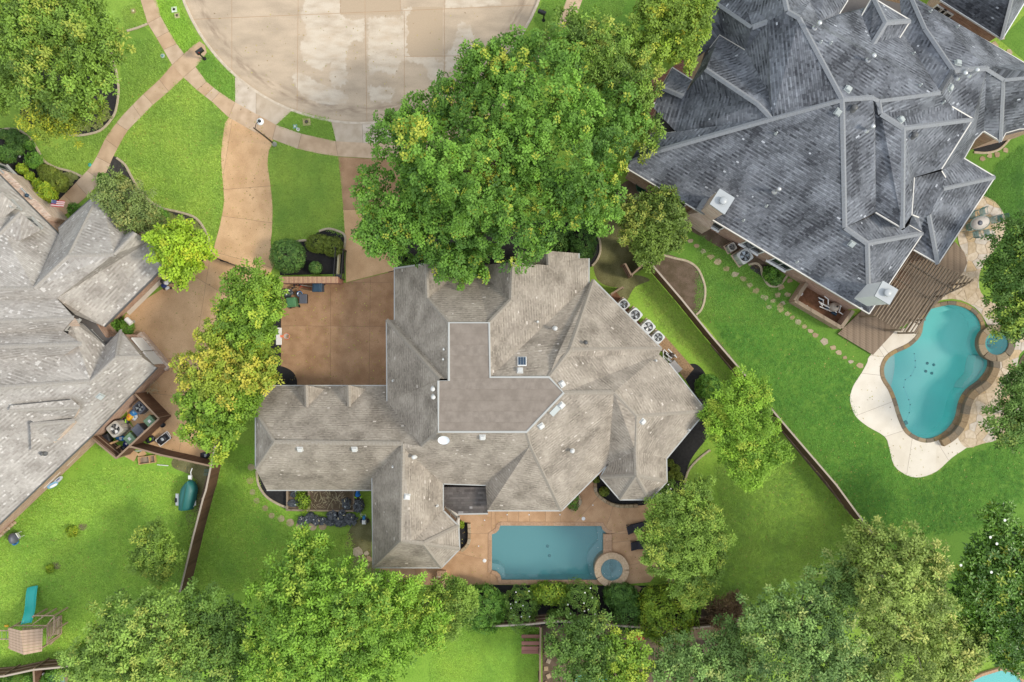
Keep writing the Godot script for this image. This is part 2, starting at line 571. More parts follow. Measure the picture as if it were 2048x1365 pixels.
	# walls
	for d in [["brick", brick_tex(61, [Color(0.40, 0.235, 0.165), Color(0.46, 0.28, 0.20), Color(0.35, 0.20, 0.14), Color(0.50, 0.34, 0.25)], Color(0.48, 0.42, 0.36))], ["brick_red", brick_tex(62, [Color(0.30, 0.12, 0.08), Color(0.36, 0.16, 0.10), Color(0.26, 0.10, 0.07)], Color(0.34, 0.27, 0.22))], ["brick_cream", brick_tex(63, [Color(0.60, 0.45, 0.35), Color(0.52, 0.36, 0.27), Color(0.65, 0.52, 0.42)], Color(0.6, 0.54, 0.47))]]:
		var m := mat(d[0], W1, 0.9)
		m.albedo_texture = d[1]
		m.uv1_triplanar = true
		m.uv1_world_triplanar = true
		m.uv1_scale = Vector3.ONE / 2.6
	# woods
	for d in [["fence_wood", wood_tex(71, 12, Color(0.075, 0.036, 0.020), Color(0.17, 0.090, 0.052)), 1.7], ["weathered", wood_tex(72, 6, Color(0.16, 0.115, 0.075), Color(0.36, 0.28, 0.20)), 1.0], ["deck_wood", wood_tex(73, 6, Color(0.17, 0.12, 0.08), Color(0.31, 0.23, 0.16)), 1.0], ["play_wood", wood_tex(74, 6, Color(0.34, 0.225, 0.15), Color(0.52, 0.38, 0.28)), 1.0], ["lumber", wood_tex(75, 5, Color(0.42, 0.25, 0.12), Color(0.58, 0.38, 0.21)), 1.0]]:
		var m := mat(d[0], W1, 0.85)
		m.albedo_texture = d[1]
		m.uv1_triplanar = true
		m.uv1_world_triplanar = true
		m.uv1_scale = Vector3.ONE / float(d[2])
	mat("joint", Color(0.20, 0.135, 0.085))
	mat("rail_wood", Color(0.27, 0.185, 0.125))
	mat("rail_pale", Color(0.42, 0.35, 0.28))
	var bk := grain(256, 81, 0.03, 0.15, Color(0.6, 0.6, 0.6), Color(1, 1, 1), 0.25, 0.0, W1, W1)
	ground_mat("trunk", Color(0.20, 0.155, 0.12), bk, 1.0)
	ground_mat("trunk_pale", Color(0.40, 0.35, 0.29), bk, 1.0)
	# metals, plastics, paint
	mat("white", Color(0.78, 0.78, 0.77), 0.55)
	mat("white_gloss", Color(0.40, 0.42, 0.43), 0.4)
	mat("vent_white", Color(0.60, 0.60, 0.58), 0.6)
	mat("gutter_grey", Color(0.42, 0.42, 0.40), 0.5)
	mat("gutter_dark", Color(0.10, 0.10, 0.10), 0.5)
	mat("trim", Color(0.66, 0.63, 0.58), 0.6)
	mat("black_metal", Color(0.018, 0.018, 0.020), 0.45)
	mat("black", Color(0.012, 0.012, 0.013), 0.6)
	mat("steel", Color(0.55, 0.56, 0.57), 0.4, 0.6)
	mat("vent_grey", Color(0.42, 0.45, 0.44), 0.5)
	mat("ac_shell", Color(0.52, 0.52, 0.50), 0.5)
	mat("ac_tan", Color(0.44, 0.41, 0.36), 0.55)
	mat("ac_white", Color(0.66, 0.67, 0.66), 0.45)
	mat("fan_blade", Color(0.38, 0.44, 0.49), 0.4, 0.3)
	mat("fan_pit", Color(0.02, 0.025, 0.035), 0.7)
	mat("beige_box", Color(0.52, 0.47, 0.42), 0.55)
	mat("pvc", Color(0.80, 0.79, 0.76), 0.4)
	mat("tank_tan", Color(0.42, 0.37, 0.31), 0.5)
	mat("bin_green", Color(0.075, 0.20, 0.085), 0.5)
	mat("bin_pale_green", Color(0.19, 0.31, 0.18), 0.5)
	mat("bin_blue", Color(0.022, 0.055, 0.095), 0.45)
	mat("bin_black", Color(0.022, 0.024, 0.030), 0.5)
	mat("bin_grey", Color(0.10, 0.105, 0.13), 0.5)
	mat("red", Color(0.42, 0.03, 0.02), 0.5)
	mat("orange", Color(0.70, 0.17, 0.07), 0.5)
	mat("yellow", Color(0.75, 0.40, 0.02), 0.5)
	mat("sack_blue", Color(0.03, 0.20, 0.48), 0.4)
	mat("deep_blue", Color(0.02, 0.035, 0.16), 0.4)
	mat("sky_blue", Color(0.22, 0.42, 0.60), 0.4)
	mat("teal", Color(0.015, 0.38, 0.34), 0.35)
	mat("boat_cover", Color(0.020, 0.150, 0.140), 0.5)
	mat("green_plastic", Color(0.02, 0.11, 0.065), 0.45)
	mat("green_paint", Color(0.10, 0.20, 0.19), 0.5)
	mat("lime", Color(0.30, 0.62, 0.03), 0.6)
	mat("shirt_blue", Color(0.01, 0.17, 0.55), 0.7)
	mat("cloth_dark", Color(0.012, 0.012, 0.016), 0.85)
	mat("leaf_litter", Color(0.42, 0.30, 0.08), 0.8)
	mat("skin", Color(0.42, 0.24, 0.16), 0.6)
	mat("bag_film", Color(0.062, 0.070, 0.082), 0.28)
	mat("bag_pale", Color(0.42, 0.46, 0.48), 0.3)
	mat("litter_cream", Color(0.62, 0.55, 0.35), 0.6)
	mat("navy_cloth", Color(0.025, 0.024, 0.034), 0.8)
	mat("plaster_blue", Color(0.15, 0.345, 0.365), 0.6)
	mat("plaster_step", Color(0.24, 0.39, 0.42), 0.6)
	mat("plaster_turq", Color(0.24, 0.65, 0.62), 0.6)
	mat("plaster_turq_deep", Color(0.04, 0.36, 0.36), 0.6)
	mat("plaster_pale", Color(0.42, 0.50, 0.49), 0.6)
	mat("drain", Color(0.03, 0.06, 0.08), 0.6)
	mat("garage_door", Color(0.13, 0.125, 0.12), 0.6)
	mat("drain_cover", Color(0.10, 0.30, 0.22), 0.6)
	mat("flower_white", Color(0.82, 0.82, 0.76), 0.7)
	mat("dish", Color(0.72, 0.74, 0.76), 0.4)
	mat("lamp_white", Color(0.78, 0.80, 0.82), 0.3)
	mat("brown_metal", Color(0.085, 0.060, 0.045), 0.5)
	mat("flag_red", Color(0.50, 0.03, 0.05), 0.8)
	mat("flag_blue", Color(0.03, 0.05, 0.20), 0.8)
	mat("picnic_wood", Color(0.28, 0.125, 0.095), 0.75)
	mat("rose_brick", Color(0.36, 0.20, 0.13), 0.8)
	var gl := mat("glass_dark", Color(0.035, 0.042, 0.05), 0.08)
	gl.metallic_specular = 0.6
	var solar := mat("solar_cell", Color(0.02, 0.05, 0.09), 0.15)
	solar.metallic_specular = 0.6
	for d in [["water", Color(0.08, 0.31, 0.34, 0.38), 0.12], ["water_turq", Color(0.03, 0.45, 0.44, 0.32), 0.25], ["spa_water", Color(0.08, 0.30, 0.33, 0.28), 0.04]]:
		var m := mat(d[0], d[1], 0.04)
		m.albedo_color = Color(d[1].r, d[1].g, d[1].b).linear_to_srgb()
		m.albedo_color.a = d[1].a
		m.transparency = BaseMaterial3D.TRANSPARENCY_ALPHA
		var rip := noise_img(512, 91, 0.03, 3)
		rip.convert(Image.FORMAT_RGBA8)
		rip.bump_map_to_normal_map(4.0 * float(d[2]) * 4.0)
		rip.generate_mipmaps()
		m.normal_enabled = true
		m.normal_texture = ImageTexture.create_from_image(rip)
		m.normal_scale = d[2]
		m.uv1_triplanar = true
		m.uv1_world_triplanar = true
		m.uv1_scale = Vector3.ONE / 4.0
	# foliage: colour comes with each leaf cluster
	var lf := mat("leaf", W1, 0.62)
	lf.albedo_color = Color.WHITE
	lf.vertex_color_use_as_albedo = true
	lf.backlight_enabled = true
	lf.backlight = Color(0.14, 0.18, 0.04)
	var gs := mat("glossy_leaf", W1, 0.38)
	gs.albedo_color = Color.WHITE
	gs.vertex_color_use_as_albedo = true
	gs.backlight_enabled = true
	gs.backlight = Color(0.30, 0.4, 0.08)
# ---------- roofs ----------
var roof_tris: Array = []
func face3(st: SurfaceTool, pts: Array, tile := 20.0, keep := true) -> void:
	var n := Vector3.ZERO
	for i in pts.size():
		var a: Vector3 = pts[i]
		var b: Vector3 = pts[(i + 1) % pts.size()]
		n += a.cross(b)
	n = n.normalized()
	if n.y < 0: n = -n
	var t := Vector3.UP.cross(n)
	if t.length() < 0.05: t = Vector3.RIGHT
	t = t.normalized()
	var s := n.cross(t)
	var flat := PackedVector2Array()
	for p in pts: flat.append(Vector2(p.dot(t), p.dot(s)))
	var ix := Geometry2D.triangulate_polygon(flat)
	if ix.is_empty():
		ix = PackedInt32Array()
		for i in range(1, pts.size() - 1): ix.append_array([0, i, i + 1])
	var off := Vector2(rng.randf(), rng.randf())
	for i in range(0, ix.size(), 3):
		var q: Array = [ix[i], ix[i + 1], ix[i + 2]]
		var nn: Vector3 = (pts[q[1]] - pts[q[0]]).cross(pts[q[2]] - pts[q[0]])
		if nn.y > 0: q = [ix[i], ix[i + 2], ix[i + 1]]
		for k in q:
			st.set_uv(Vector2(flat[k].x, -flat[k].y) / tile + off)
			st.add_vertex(pts[k])
		if keep: roof_tris.append([pts[q[0]], pts[q[1]], pts[q[2]]])
func verts(V: Dictionary, names: String) -> Array:
	var r: Array = []
	for k in names.split(" ", false):
		assert(V.has(k))
		var v: Array = V[k]
		r.append(W(v[0], v[1], v[2]))
	return r
func roof(parent: Node, V: Dictionary, faces: Array, m: Material, called := "roof", tile := 20.0) -> MeshInstance3D:
	var st := T()
	for f in faces: face3(st, verts(V, f), tile)
	st.generate_normals()
	st.generate_tangents()
	return put(called, st.commit(), m, parent)
func ridge_caps(roof_: MeshInstance3D, V: Dictionary, lines: Array, m: Material, w := 0.16) -> void:
	for l in lines:
		var p := verts(V, l)
		for i in p.size() - 1:
			var a: Vector3 = p[i]
			var b: Vector3 = p[i + 1]
			var d := (b - a).normalized()
			var side := Vector3(d.z, 0, -d.x).normalized() * w
			var up := Vector3(0, 0.07, 0)
			var dn := Vector3(0, 0.07 - w * 0.62, 0)
			var st := T()
			quad(st, a + up, b + up, b + side + dn, a + side + dn)
			quad(st, b + up, a + up, a - side + dn, b - side + dn)
			obj("ridge_cap", st, m, roof_)
func gutters(parent: Node, V: Dictionary, lines: Array, m: Material, w := 0.13) -> void:
	for l in lines:
		var p := verts(V, l)
		for i in p.size() - 1:
			var st := T()
			beam(st, p[i] - Vector3(0, 0.05, 0), p[i + 1] - Vector3(0, 0.05, 0), w, 0.14)
			obj("gutter", st, m, parent)
func on_roof(x: float, y: float) -> Array:
	var o := Vector3(0, EYE, 0)
	var d := (W(x, y, 0) - o).normalized()
	var best := 1e9
	var hit := W(x, y, 3.5)
	var nn := Vector3.UP
	for t in roof_tris:
		var h = Geometry3D.ray_intersects_triangle(o, d, t[0], t[1], t[2])
		if h != null and o.distance_to(h) < best:
			best = o.distance_to(h)
			hit = h
			nn = (t[1] - t[0]).cross(t[2] - t[0]).normalized()
			if nn.y < 0: nn = -nn
	return [hit, nn]
func roof_frame(x: float, y: float) -> Transform3D:
	var h := on_roof(x, y)
	var up: Vector3 = h[1]
	var t := Vector3.UP.cross(up)
	if t.length() < 0.05: t = Vector3.RIGHT
	t = t.normalized()
	return Transform3D(Basis(t, up, t.cross(up)), h[0])
func box_vent(parent: Node, x: float, y: float, m: Material, size := 0.36) -> void:
	var f := roof_frame(x, y)
	var st := T()
	box(st, f.translated_local(Vector3(0, 0.02, 0)), Vector3(size * 1.35, 0.03, size * 1.35))
	box(st, f.translated_local(Vector3(0, 0.12, 0)), Vector3(size, 0.16, size), 0.03)
	obj("roof_vent", st, m, parent)
func pipe_vent(parent: Node, x: float, y: float, m: Material, r := 0.06, h := 0.45, cap := 0.0) -> void:
	var f := on_roof(x, y)
	var p: Vector3 = f[0]
	var st := T()
	tube(st, [p - Vector3(0, 0.1, 0), p + Vector3(0, h, 0)], [r], 10)
	lathe(st, at(p), [Vector2(r * 2.4, -0.06), Vector2(r * 1.2, 0.12), Vector2(r, 0.14)], 12)
	if cap > 0.0: lathe(st, at(p + Vector3(0, h, 0)), [Vector2(cap, -0.02), Vector2(cap, 0.08), Vector2(cap * 0.7, 0.14), Vector2(0, 0.17)], 14)
	obj("vent_pipe", st, m, parent)
func walls(parent: Node, outline: Array, h_plan: float, inset: float, y1: float, m: Material) -> PackedVector2Array:
	var p := ccw(plan(outline, h_plan))
	var r := Geometry2D.offset_polygon(p, -inset)
	var w: PackedVector2Array = r[0] if r.size() > 0 else p
	var st := T()
	prism(st, w, -0.1, y1, false)
	obj("wall", st, m, parent)
	var ts := T()
	top_face(ts, ccw(w), y1)
	obj("attic_floor", ts, M.shingle_dark, parent)
	return w
func gable(parent: Node, pts: Array, m: Material) -> void:
	var st := T()
	for i in range(1, pts.size() - 1): tri(st, pts[0], pts[i], pts[i + 1])
	obj("gable_wall", st, m, parent)
# window on a wall: centre of the glass on the wall plane, facing out along n
func window(parent: Node, c: Vector3, n: Vector3, w: float, h: float, fm: Material, bars := 0) -> void:
	var z := Vector3(n.x, 0, n.z).normalized()
	var x := Vector3.UP.cross(z)
	var f := Transform3D(Basis(x, Vector3.UP, z), c)
	var st := T()
	for s in [-1.0, 1.0]:
		box(st, f.translated_local(Vector3(s * (w / 2 + 0.03), 0, 0.03)), Vector3(0.08, h + 0.16, 0.1))
		box(st, f.translated_local(Vector3(0, s * (h / 2 + 0.03), 0.031)), Vector3(w, 0.09, 0.1))
	for b in bars: box(st, f.translated_local(Vector3(w * ((b + 1.0) / (bars + 1.0) - 0.5), 0, 0.02)), Vector3(0.03, h, 0.05))
	var fr := obj("window", st, fm, parent)
	var gl := T()
	box(gl, f.translated_local(Vector3(0, 0, 0.005)), Vector3(w, h, 0.02))
	obj("pane", gl, M.glass_dark, fr)
	var sl := T()
	box(sl, f.translated_local(Vector3(0, -h / 2 - 0.1, 0.07)), Vector3(w + 0.3, 0.06, 0.2))
	obj("sill", sl, fm, fr)
# ---------- foliage ----------
var leaf_mesh := {}
func leaves(key: String, count: int, length: float, width: float, spread: float, seed_: int) -> ArrayMesh:
	if leaf_mesh.has(key): return leaf_mesh[key]
	var r := RandomNumberGenerator.new()
	r.seed = seed_
	var st := T()
	for i in count:
		var a := TAU * (i + r.randf() * 0.8) / count
		var out := Vector3(cos(a), r.randf_range(-0.35, 0.5), sin(a)).normalized()
		var base := Vector3(cos(a), 0, sin(a)) * spread * r.randf_range(0.0, 0.75) + Vector3(0, r.randf_range(-0.5, 0.5) * spread, 0)
		var side := out.cross(Vector3.UP).normalized().rotated(out, r.randf_range(-0.7, 0.7)) * width * 0.5
		var l := length * r.randf_range(0.7, 1.25)
		var fold := side.cross(out).normalized() * width * 0.16
		var mid := base + out * l * 0.45
		tri(st, base, mid + side + fold, base + out * l)
		tri(st, base, base + out * l, mid - side + fold)
	st.generate_normals()
	leaf_mesh[key] = st.commit()
	return leaf_mesh[key]
# leaves of a crown joined into one mesh, each cluster in its own colour
func foliage(called: String, mesh: ArrayMesh, xf: Array, cols: Array, m: Material, parent: Node) -> void:
	var src := mesh.surface_get_arrays(0)
	var sv: PackedVector3Array = src[Mesh.ARRAY_VERTEX]
	var sn: PackedVector3Array = src[Mesh.ARRAY_NORMAL]
	var v := PackedVector3Array()
	var nr := PackedVector3Array()
	var c := PackedColorArray()
	var one := PackedColorArray()
	one.resize(sv.size())
	for i in xf.size():
		var t: Transform3D = xf[i]
		v.append_array(t * sv)
		nr.append_array(Transform3D(t.basis.orthonormalized(), Vector3.ZERO) * sn)
		one.fill(cols[i])
		c.append_array(one)
	var arr: Array = []
	arr.resize(Mesh.ARRAY_MAX)
	arr[Mesh.ARRAY_VERTEX] = v
	arr[Mesh.ARRAY_NORMAL] = nr
	arr[Mesh.ARRAY_COLOR] = c
	var am := ArrayMesh.new()
	am.add_surface_from_arrays(Mesh.PRIMITIVE_TRIANGLES, arr)
	put(called, am, m, parent)
func scatter(called: String, mesh: Mesh, xf: Array, cols: Array, m: Material, parent: Node, kind := "") -> MultiMeshInstance3D:
	var mm := MultiMesh.new()
	mm.transform_format = MultiMesh.TRANSFORM_3D
	mm.use_colors = true
	mm.mesh = mesh
	mm.instance_count = xf.size()
	for i in xf.size():
		mm.set_instance_transform(i, xf[i])
		mm.set_instance_color(i, cols[i])
	var o := MultiMeshInstance3D.new()
	o.multimesh = mm
	o.material_override = m
	if parent == self:
		o.name = numbered(called)
		add_child(o)
	else:
		o.name = called
		parent.add_child(o, true)
		if parent.has_meta("org"): o.position = -Vector3(parent.get_meta("org"))
	if kind != "": o.set_meta("kind", kind)
	return o
# blobs: [x, y, radius, top height, depth factor]; c: colours dark/mid/tip, lobe size in metres, density, leaf mesh
func crown_points(blobs: Array, c: Dictionary, r: RandomNumberGenerator, xf: Array, cols: Array, lobes_out: Array) -> void:
	var lobe: float = c.lobe
	for b in blobs:
		var top: float = b[3]
		var R: float = b[2] * UNIT * (EYE - top * 0.75) / EYE
		var rv: float = minf(R * float(b[4] if b.size() > 4 else 0.72), top * 0.6)
		var C := W(b[0], b[1], top - rv)
		for i in int(R * R * float(c.get("inner", 10.0))):
			var ph := r.randf() * TAU
			var q := sqrt(r.randf())
			var p := C + Vector3(cos(ph) * q * R * 0.86, (sqrt(1.0 - q * q) * r.randf_range(0.45, 0.75) - 0.15) * rv, sin(ph) * q * R * 0.86)
			var up := Vector3(r.randf() - 0.5, 0.6, r.randf() - 0.5).normalized()
			var x := up.cross(Vector3(cos(ph * 3.0), 0.3, sin(ph * 3.0))).normalized()
			if p.y < 0.3: continue
			xf.append(Transform3D(Basis(x, up, x.cross(up)).scaled(Vector3.ONE * r.randf_range(1.0, 1.5)), p))
			cols.append((c.a as Color).lerp(c.b, r.randf()))
		var nl := maxi(5, int(float(c.get("fill", 1.5)) * pow(R / lobe, 2.0)))
		for i in nl:
			var y := 1.0 - 1.28 * (i + 0.5) / nl
			var ph := i * 2.39996 + r.randf() * 0.9
			var q := sqrt(maxf(0.0, 1.0 - y * y))
			var d := Vector3(cos(ph) * q, y, sin(ph) * q)
			var lr := lobe * r.randf_range(0.55, 1.15)
			var k := r.randf_range(0.62, 1.10)
			var lc := C + Vector3(d.x * maxf(R - lr * 0.55, R * 0.35), d.y * maxf(rv - lr * 0.5, rv * 0.3), d.z * maxf(R - lr * 0.55, R * 0.35)) * k
			lobes_out.append(lc)
			var tone := r.randf()
			var warm: float = 1.0 if r.randf() < float(c.get("warm", 0.12)) else 0.0
			var tr: float = c.get("tuft", 0.42)
			var nt := maxi(4, int(float(c.get("tufts", 1.75)) * pow(lr / tr, 2.0)))
			for i2 in nt:
				var u := 1.0 - 1.35 * (i2 + 0.5) / nt
				var a := i2 * 2.39996 + r.randf() * 1.2
				var w := sqrt(1.0 - u * u)
				var e := Vector3(cos(a) * w, u, sin(a) * w)
				var tc := lc + Vector3(e.x, e.y * 0.85, e.z) * lr * r.randf_range(0.66, 1.05)
				if r.randf() < 0.08: tc += e * lr * 0.3
				var t2 := tone * 0.55 + r.randf() * 0.3
				var rad := tr * r.randf_range(0.7, 1.15)
				for j in int(float(c.get("per", 10)) * rad * rad / (tr * tr)):
					var g := Vector3(r.randf() - 0.5, r.randf() - 0.35, r.randf() - 0.5).normalized()
					var p := tc + (g + e * 0.25) * rad * r.randf_range(0.35, 1.0)
					if p.y < 0.05: continue
					var up := (g * 0.8 + Vector3.UP * 0.6 + Vector3(r.randf() - 0.5, r.randf() - 0.5, r.randf() - 0.5) * 0.6).normalized()
					var x := up.cross(Vector3(cos(a * 3.0 + j), 0.3, sin(a * 3.0 + j))).normalized()
					xf.append(Transform3D(Basis(x, up, x.cross(up)).scaled(Vector3.ONE * r.randf_range(0.75, 1.25)), p))
					var col: Color = (c.a as Color).lerp(c.b, clampf(t2 + r.randf() * 0.3, 0, 1))
					if warm > 0.0 and r.randf() < 0.55: col = col.lerp(c.tip, r.randf_range(0.4, 1.0))
					elif r.randf() < 0.05: col = col.lerp(c.tip, 0.6)
					cols.append(col)
func tree(called: String, label: String, root: Array, blobs: Array, c: Dictionary, seed_: int, group := "", category := "tree") -> Node3D:
	var r := RandomNumberGenerator.new()
	r.seed = seed_
	var base := W(root[0], root[1], root[2] if root.size() > 2 else 0.0)
	base.y = 0.0
	var o := site_thing(called, label, category, base, group)
	var xf: Array = []
	var cols: Array = []
	var lobes: Array = []
	crown_points(blobs, c, r, xf, cols, lobes)
	var top := 0.0
	for b in blobs: top = maxf(top, b[3])
	var st := T()
	var tr: float = c.get("trunk_r", top * 0.022)
	var fork := base + Vector3(0.1 * tr, top * 0.32, 0.1)
	tube(st, [base - Vector3(0, 0.1, 0), base + Vector3(0.02, top * 0.12, 0.03), fork], [tr * 1.5, tr * 1.1, tr * 0.9], 9)
	var tm: Material = M[c.get("bark", "trunk")]
	obj("trunk", st, tm, o)
	var ls := T()
	var limbs := mini(lobes.size(), int(c.get("limbs", 14)))
	for i in limbs:
		var l: Vector3 = lobes[int(i * lobes.size() / float(limbs))]
		var mid := fork.lerp(l, 0.5) + Vector3(r.randf_range(-0.3, 0.3), top * 0.03, r.randf_range(-0.3, 0.3))
		tube(ls, [fork - Vector3(0, 0.3, 0), mid, l + Vector3(0, 0.15, 0)], [tr * 0.5, tr * 0.28, tr * 0.06], 6)
	obj("limb", ls, tm, o)
	foliage("crown", c.mesh, xf, cols, M[c.get("mat", "leaf")], o)
	return o
func shrub(called: String, label: String, x: float, y: float, rad: float, h: float, c: Dictionary, seed_: int, group := "", stretch := Vector2(1, 1), category := "shrub") -> Node3D:
	var r := RandomNumberGenerator.new()
	r.seed = seed_
	var base := W(x, y, 0.4 * h)
	base.y = 0.0
	var o := site_thing(called, label, category, base, group)
	var R := rad * UNIT * (EYE - h * 0.5) / EYE
	var xf: Array = []
	var cols: Array = []
	var nz := FastNoiseLite.new()
	nz.seed = seed_
	nz.frequency = 1.1
	var rough: float = c.get("rough", 0.1)
	var n := int(float(c.get("dens", 90.0)) * R * (R + h) * 1.3) + 30
	for i in n:
		var u := r.randf_range(-0.5, 1.0)
		var a := r.randf() * TAU
		var w := sqrt(1.0 - u * u)
		var e := Vector3(cos(a) * w, u, sin(a) * w)
		var k := (0.80 + 0.22 * r.randf()) * (1.0 + rough * 2.0 * nz.get_noise_3d(e.x * 1.4, e.y * 1.4, e.z * 1.4))
		var q := Vector3(signf(e.x) * pow(absf(e.x), 0.9), signf(e.y) * pow(absf(e.y), 0.8), signf(e.z) * pow(absf(e.z), 0.9))
		var p := base + Vector3(q.x * R * stretch.x, h * 0.5 + q.y * h * 0.5, q.z * R * stretch.y) * Vector3(k, 1.0 + (k - 0.95) * 0.8, k) + Vector3(base.x, 0, base.z) * (Vector3.ONE - Vector3.ONE)
		if p.y < 0.04: continue
		var up := (e + Vector3(r.randf() - 0.5, r.randf() - 0.5, r.randf() - 0.5) * 0.8).normalized()
		var x3 := up.cross(Vector3(cos(a * 3.0), 0.3, sin(a * 3.0))).normalized()
		var s := r.randf_range(0.7, 1.25)
		xf.append(Transform3D(Basis(x3, up, x3.cross(up)).scaled(Vector3(s, s, s)), p))
		var col: Color = (c.a as Color).lerp(c.b, clampf(r.randf() * 0.7 + 0.5 * (nz.get_noise_3d(e.x * 3.0, e.y * 3.0, e.z * 3.0) + 0.3), 0, 1))
		if r.randf() < float(c.get("warm", 0.05)): col = col.lerp(c.tip, r.randf_range(0.4, 1.0))
		cols.append(col)
	foliage("foliage", c.mesh, xf, cols, M[c.get("mat", "leaf")], o)
	var st := T()
	for i in 4:
		var a := TAU * i / 4.0 + 0.4
		tube(st, [base - Vector3(0, 0.05, 0), base + Vector3(cos(a) * R * 0.3, h * 0.4, sin(a) * R * 0.3), base + Vector3(cos(a) * R * 0.55, h * 0.72, sin(a) * R * 0.55)], [0.04, 0.025, 0.01], 5)
	obj("stem", st, M.trunk, o)
	return o
func flowers(o: Node3D, spots: Array, h: float, size := 0.10) -> void:
	var st := T()
	for k in 6:
		var a := TAU * k / 6.0
		var d := Vector3(cos(a), 0.35, sin(a))
		tri(st, Vector3.ZERO, d.rotated(Vector3.UP, 0.5) * size, d.rotated(Vector3.UP, -0.5) * size)
	lathe(st, at(Vector3(0, 0.01, 0)), [Vector2(size * 0.5, 0), Vector2(size * 0.35, size * 0.3), Vector2(0, size * 0.4)], 7)
	st.generate_normals()
	var mesh := st.commit()
	for s in spots:
		var f := put("flower", mesh, M.flower_white, o)
		f.position = W(s[0], s[1], h) - Vector3(o.get_meta("org"))
# ---------- fences ----------
# a board fence along points given where its top rail shows; boards on one or both sides of rails and posts
func fence(called: String, label: String, pts: Array, h: float, cap: Material, post_gap := 2.4, group := "", rail_side := 1.0) -> Node3D:
	var p := plan(pts, h)
	var o := site_thing(called, label, "fence", v3(p[0], 0), group)
	for i in p.size() - 1:
		var a := p[i]
		var b := p[i + 1]
		var d := (b - a).normalized()
		var nn := Vector2(-d.y, d.x) * rail_side
		var L := a.distance_to(b)
		var nb := int(L / 0.15)
		var st := T()
		for k in nb:
			var c := a + d * (k + 0.5) * L / nb
			var hh := h - 0.06 + rng.randf_range(-0.012, 0.012)
			box(st, Transform3D(Basis(Vector3(d.x, 0, d.y), Vector3.UP, Vector3(-d.y, 0, d.x)), v3(c + nn * rng.randf_range(-0.004, 0.004), hh / 2 + 0.03)), Vector3(L / nb - 0.010, hh - 0.06, 0.018))
		obj("boards", st, M.fence_wood, o, "stuff")
		for y in [0.35, h * 0.55, h - 0.25]:
			var rs := T()
			beam(rs, v3(a + nn * 0.035, y), v3(b + nn * 0.035, y), 0.045, 0.09)
			obj("rail", rs, M.rail_wood, o)
		var cs := T()
		beam(cs, v3(a + nn * 0.02, h), v3(b + nn * 0.02, h), 0.13, 0.04)
		obj("cap_rail", cs, cap, o)
		var np := maxi(1, int(round(L / post_gap)))
		for k in np + 1:
			if k == np and i < p.size() - 2: continue
			var c := a + d * L * k / np
			var ps := T()
			box(ps, at(v3(c + nn * 0.10, h / 2 - 0.05), -atan2(d.y, d.x)), Vector3(0.09, h + 0.1, 0.09), 0.01)
			obj("post", ps, M.rail_wood, o)
	return o
# ---------- metal railings ----------
func railing(o: Node, a: Vector2, b: Vector2, h: float, gap := 0.12, m: Material = null) -> void:
	var d := (b - a).normalized()
	var L := a.distance_to(b)
	var n := int(L / gap)
	var rs := T()
	for y in [0.12, h - 0.12, h]: beam(rs, v3(a, y), v3(b, y), 0.035, 0.035)
	obj("rail", rs, m, o)
	for k in n + 1:
		var c := a + d * L * k / n
		var st := T()
		box(st, at(v3(c, h / 2 + 0.02)), Vector3(0.018, h - 0.02, 0.018))
		obj("bar", st, m, o)
	for c in [a, b]:
		var st := T()
		box(st, at(v3(c, (h + 0.15) / 2)), Vector3(0.08, h + 0.15, 0.08), 0.012)
		obj("post", st, m, o)
func _ready() -> void:
	rng.seed = 20240611
	var cam := Camera3D.new()
	cam.name = "camera"
	cam.fov = 53.1301
	cam.near = 0.5
	cam.far = 900.0
	cam.position = Vector3(0, EYE, 0)
	cam.rotation_degrees = Vector3(-90, 0, 0)
	add_child(cam)
	cam.current = true
	var env := Environment.new()
	env.background_mode = Environment.BG_SKY
	var sm := ProceduralSkyMaterial.new()
	sm.sky_top_color = Color(0.86, 0.89, 0.93)
	sm.sky_horizon_color = Color(0.80, 0.82, 0.84)
	sm.sky_curve = 0.3
	sm.ground_bottom_color = Color(0.35, 0.38, 0.28)
	sm.ground_horizon_color = Color(0.70, 0.72, 0.72)
	var sky := Sky.new()
	sky.sky_material = sm
	env.sky = sky
	env.background_energy_multiplier = 0.75
	env.tonemap_mode = Environment.TONE_MAPPER_LINEAR
	env.tonemap_exposure = 1.9
	env.sdfgi_enabled = true
	env.ssao_enabled = true
	env.ssil_enabled = true
	var we := WorldEnvironment.new()
	we.name = "environment"
	we.environment = env
	add_child(we)
	var sun := DirectionalLight3D.new()
	sun.name = "sun"
	sun.light_energy = 0.5
	sun.light_angular_distance = 12.0
	sun.light_color = Color(1.0, 0.97, 0.91)
	sun.shadow_enabled = true
	add_child(sun)
	sun.look_at_from_position(Vector3(30, 25, 6), Vector3.ZERO)
	materials()
	ground()
	paving()
	main_house()
	slate_house()
	grey_house()
	corner_house()
	home_pool()
	turquoise_pool()
	fences()
	trees()
	planting()
	street_things()
	court_things()
	utility_things()
	yard_things()
	patio_things()
var pool_a: PackedVector2Array
var pool_b: PackedVector2Array
var street_edge: PackedVector2Array
func ring(cx: float, cy: float, r: float, h := 0.0, n := 40) -> PackedVector2Array:
	var p := PackedVector2Array()
	var c := W2(cx, cy, h)
	for k in n: p.append(c + Vector2(cos(TAU * k / n), sin(TAU * k / n)) * r)
	return p
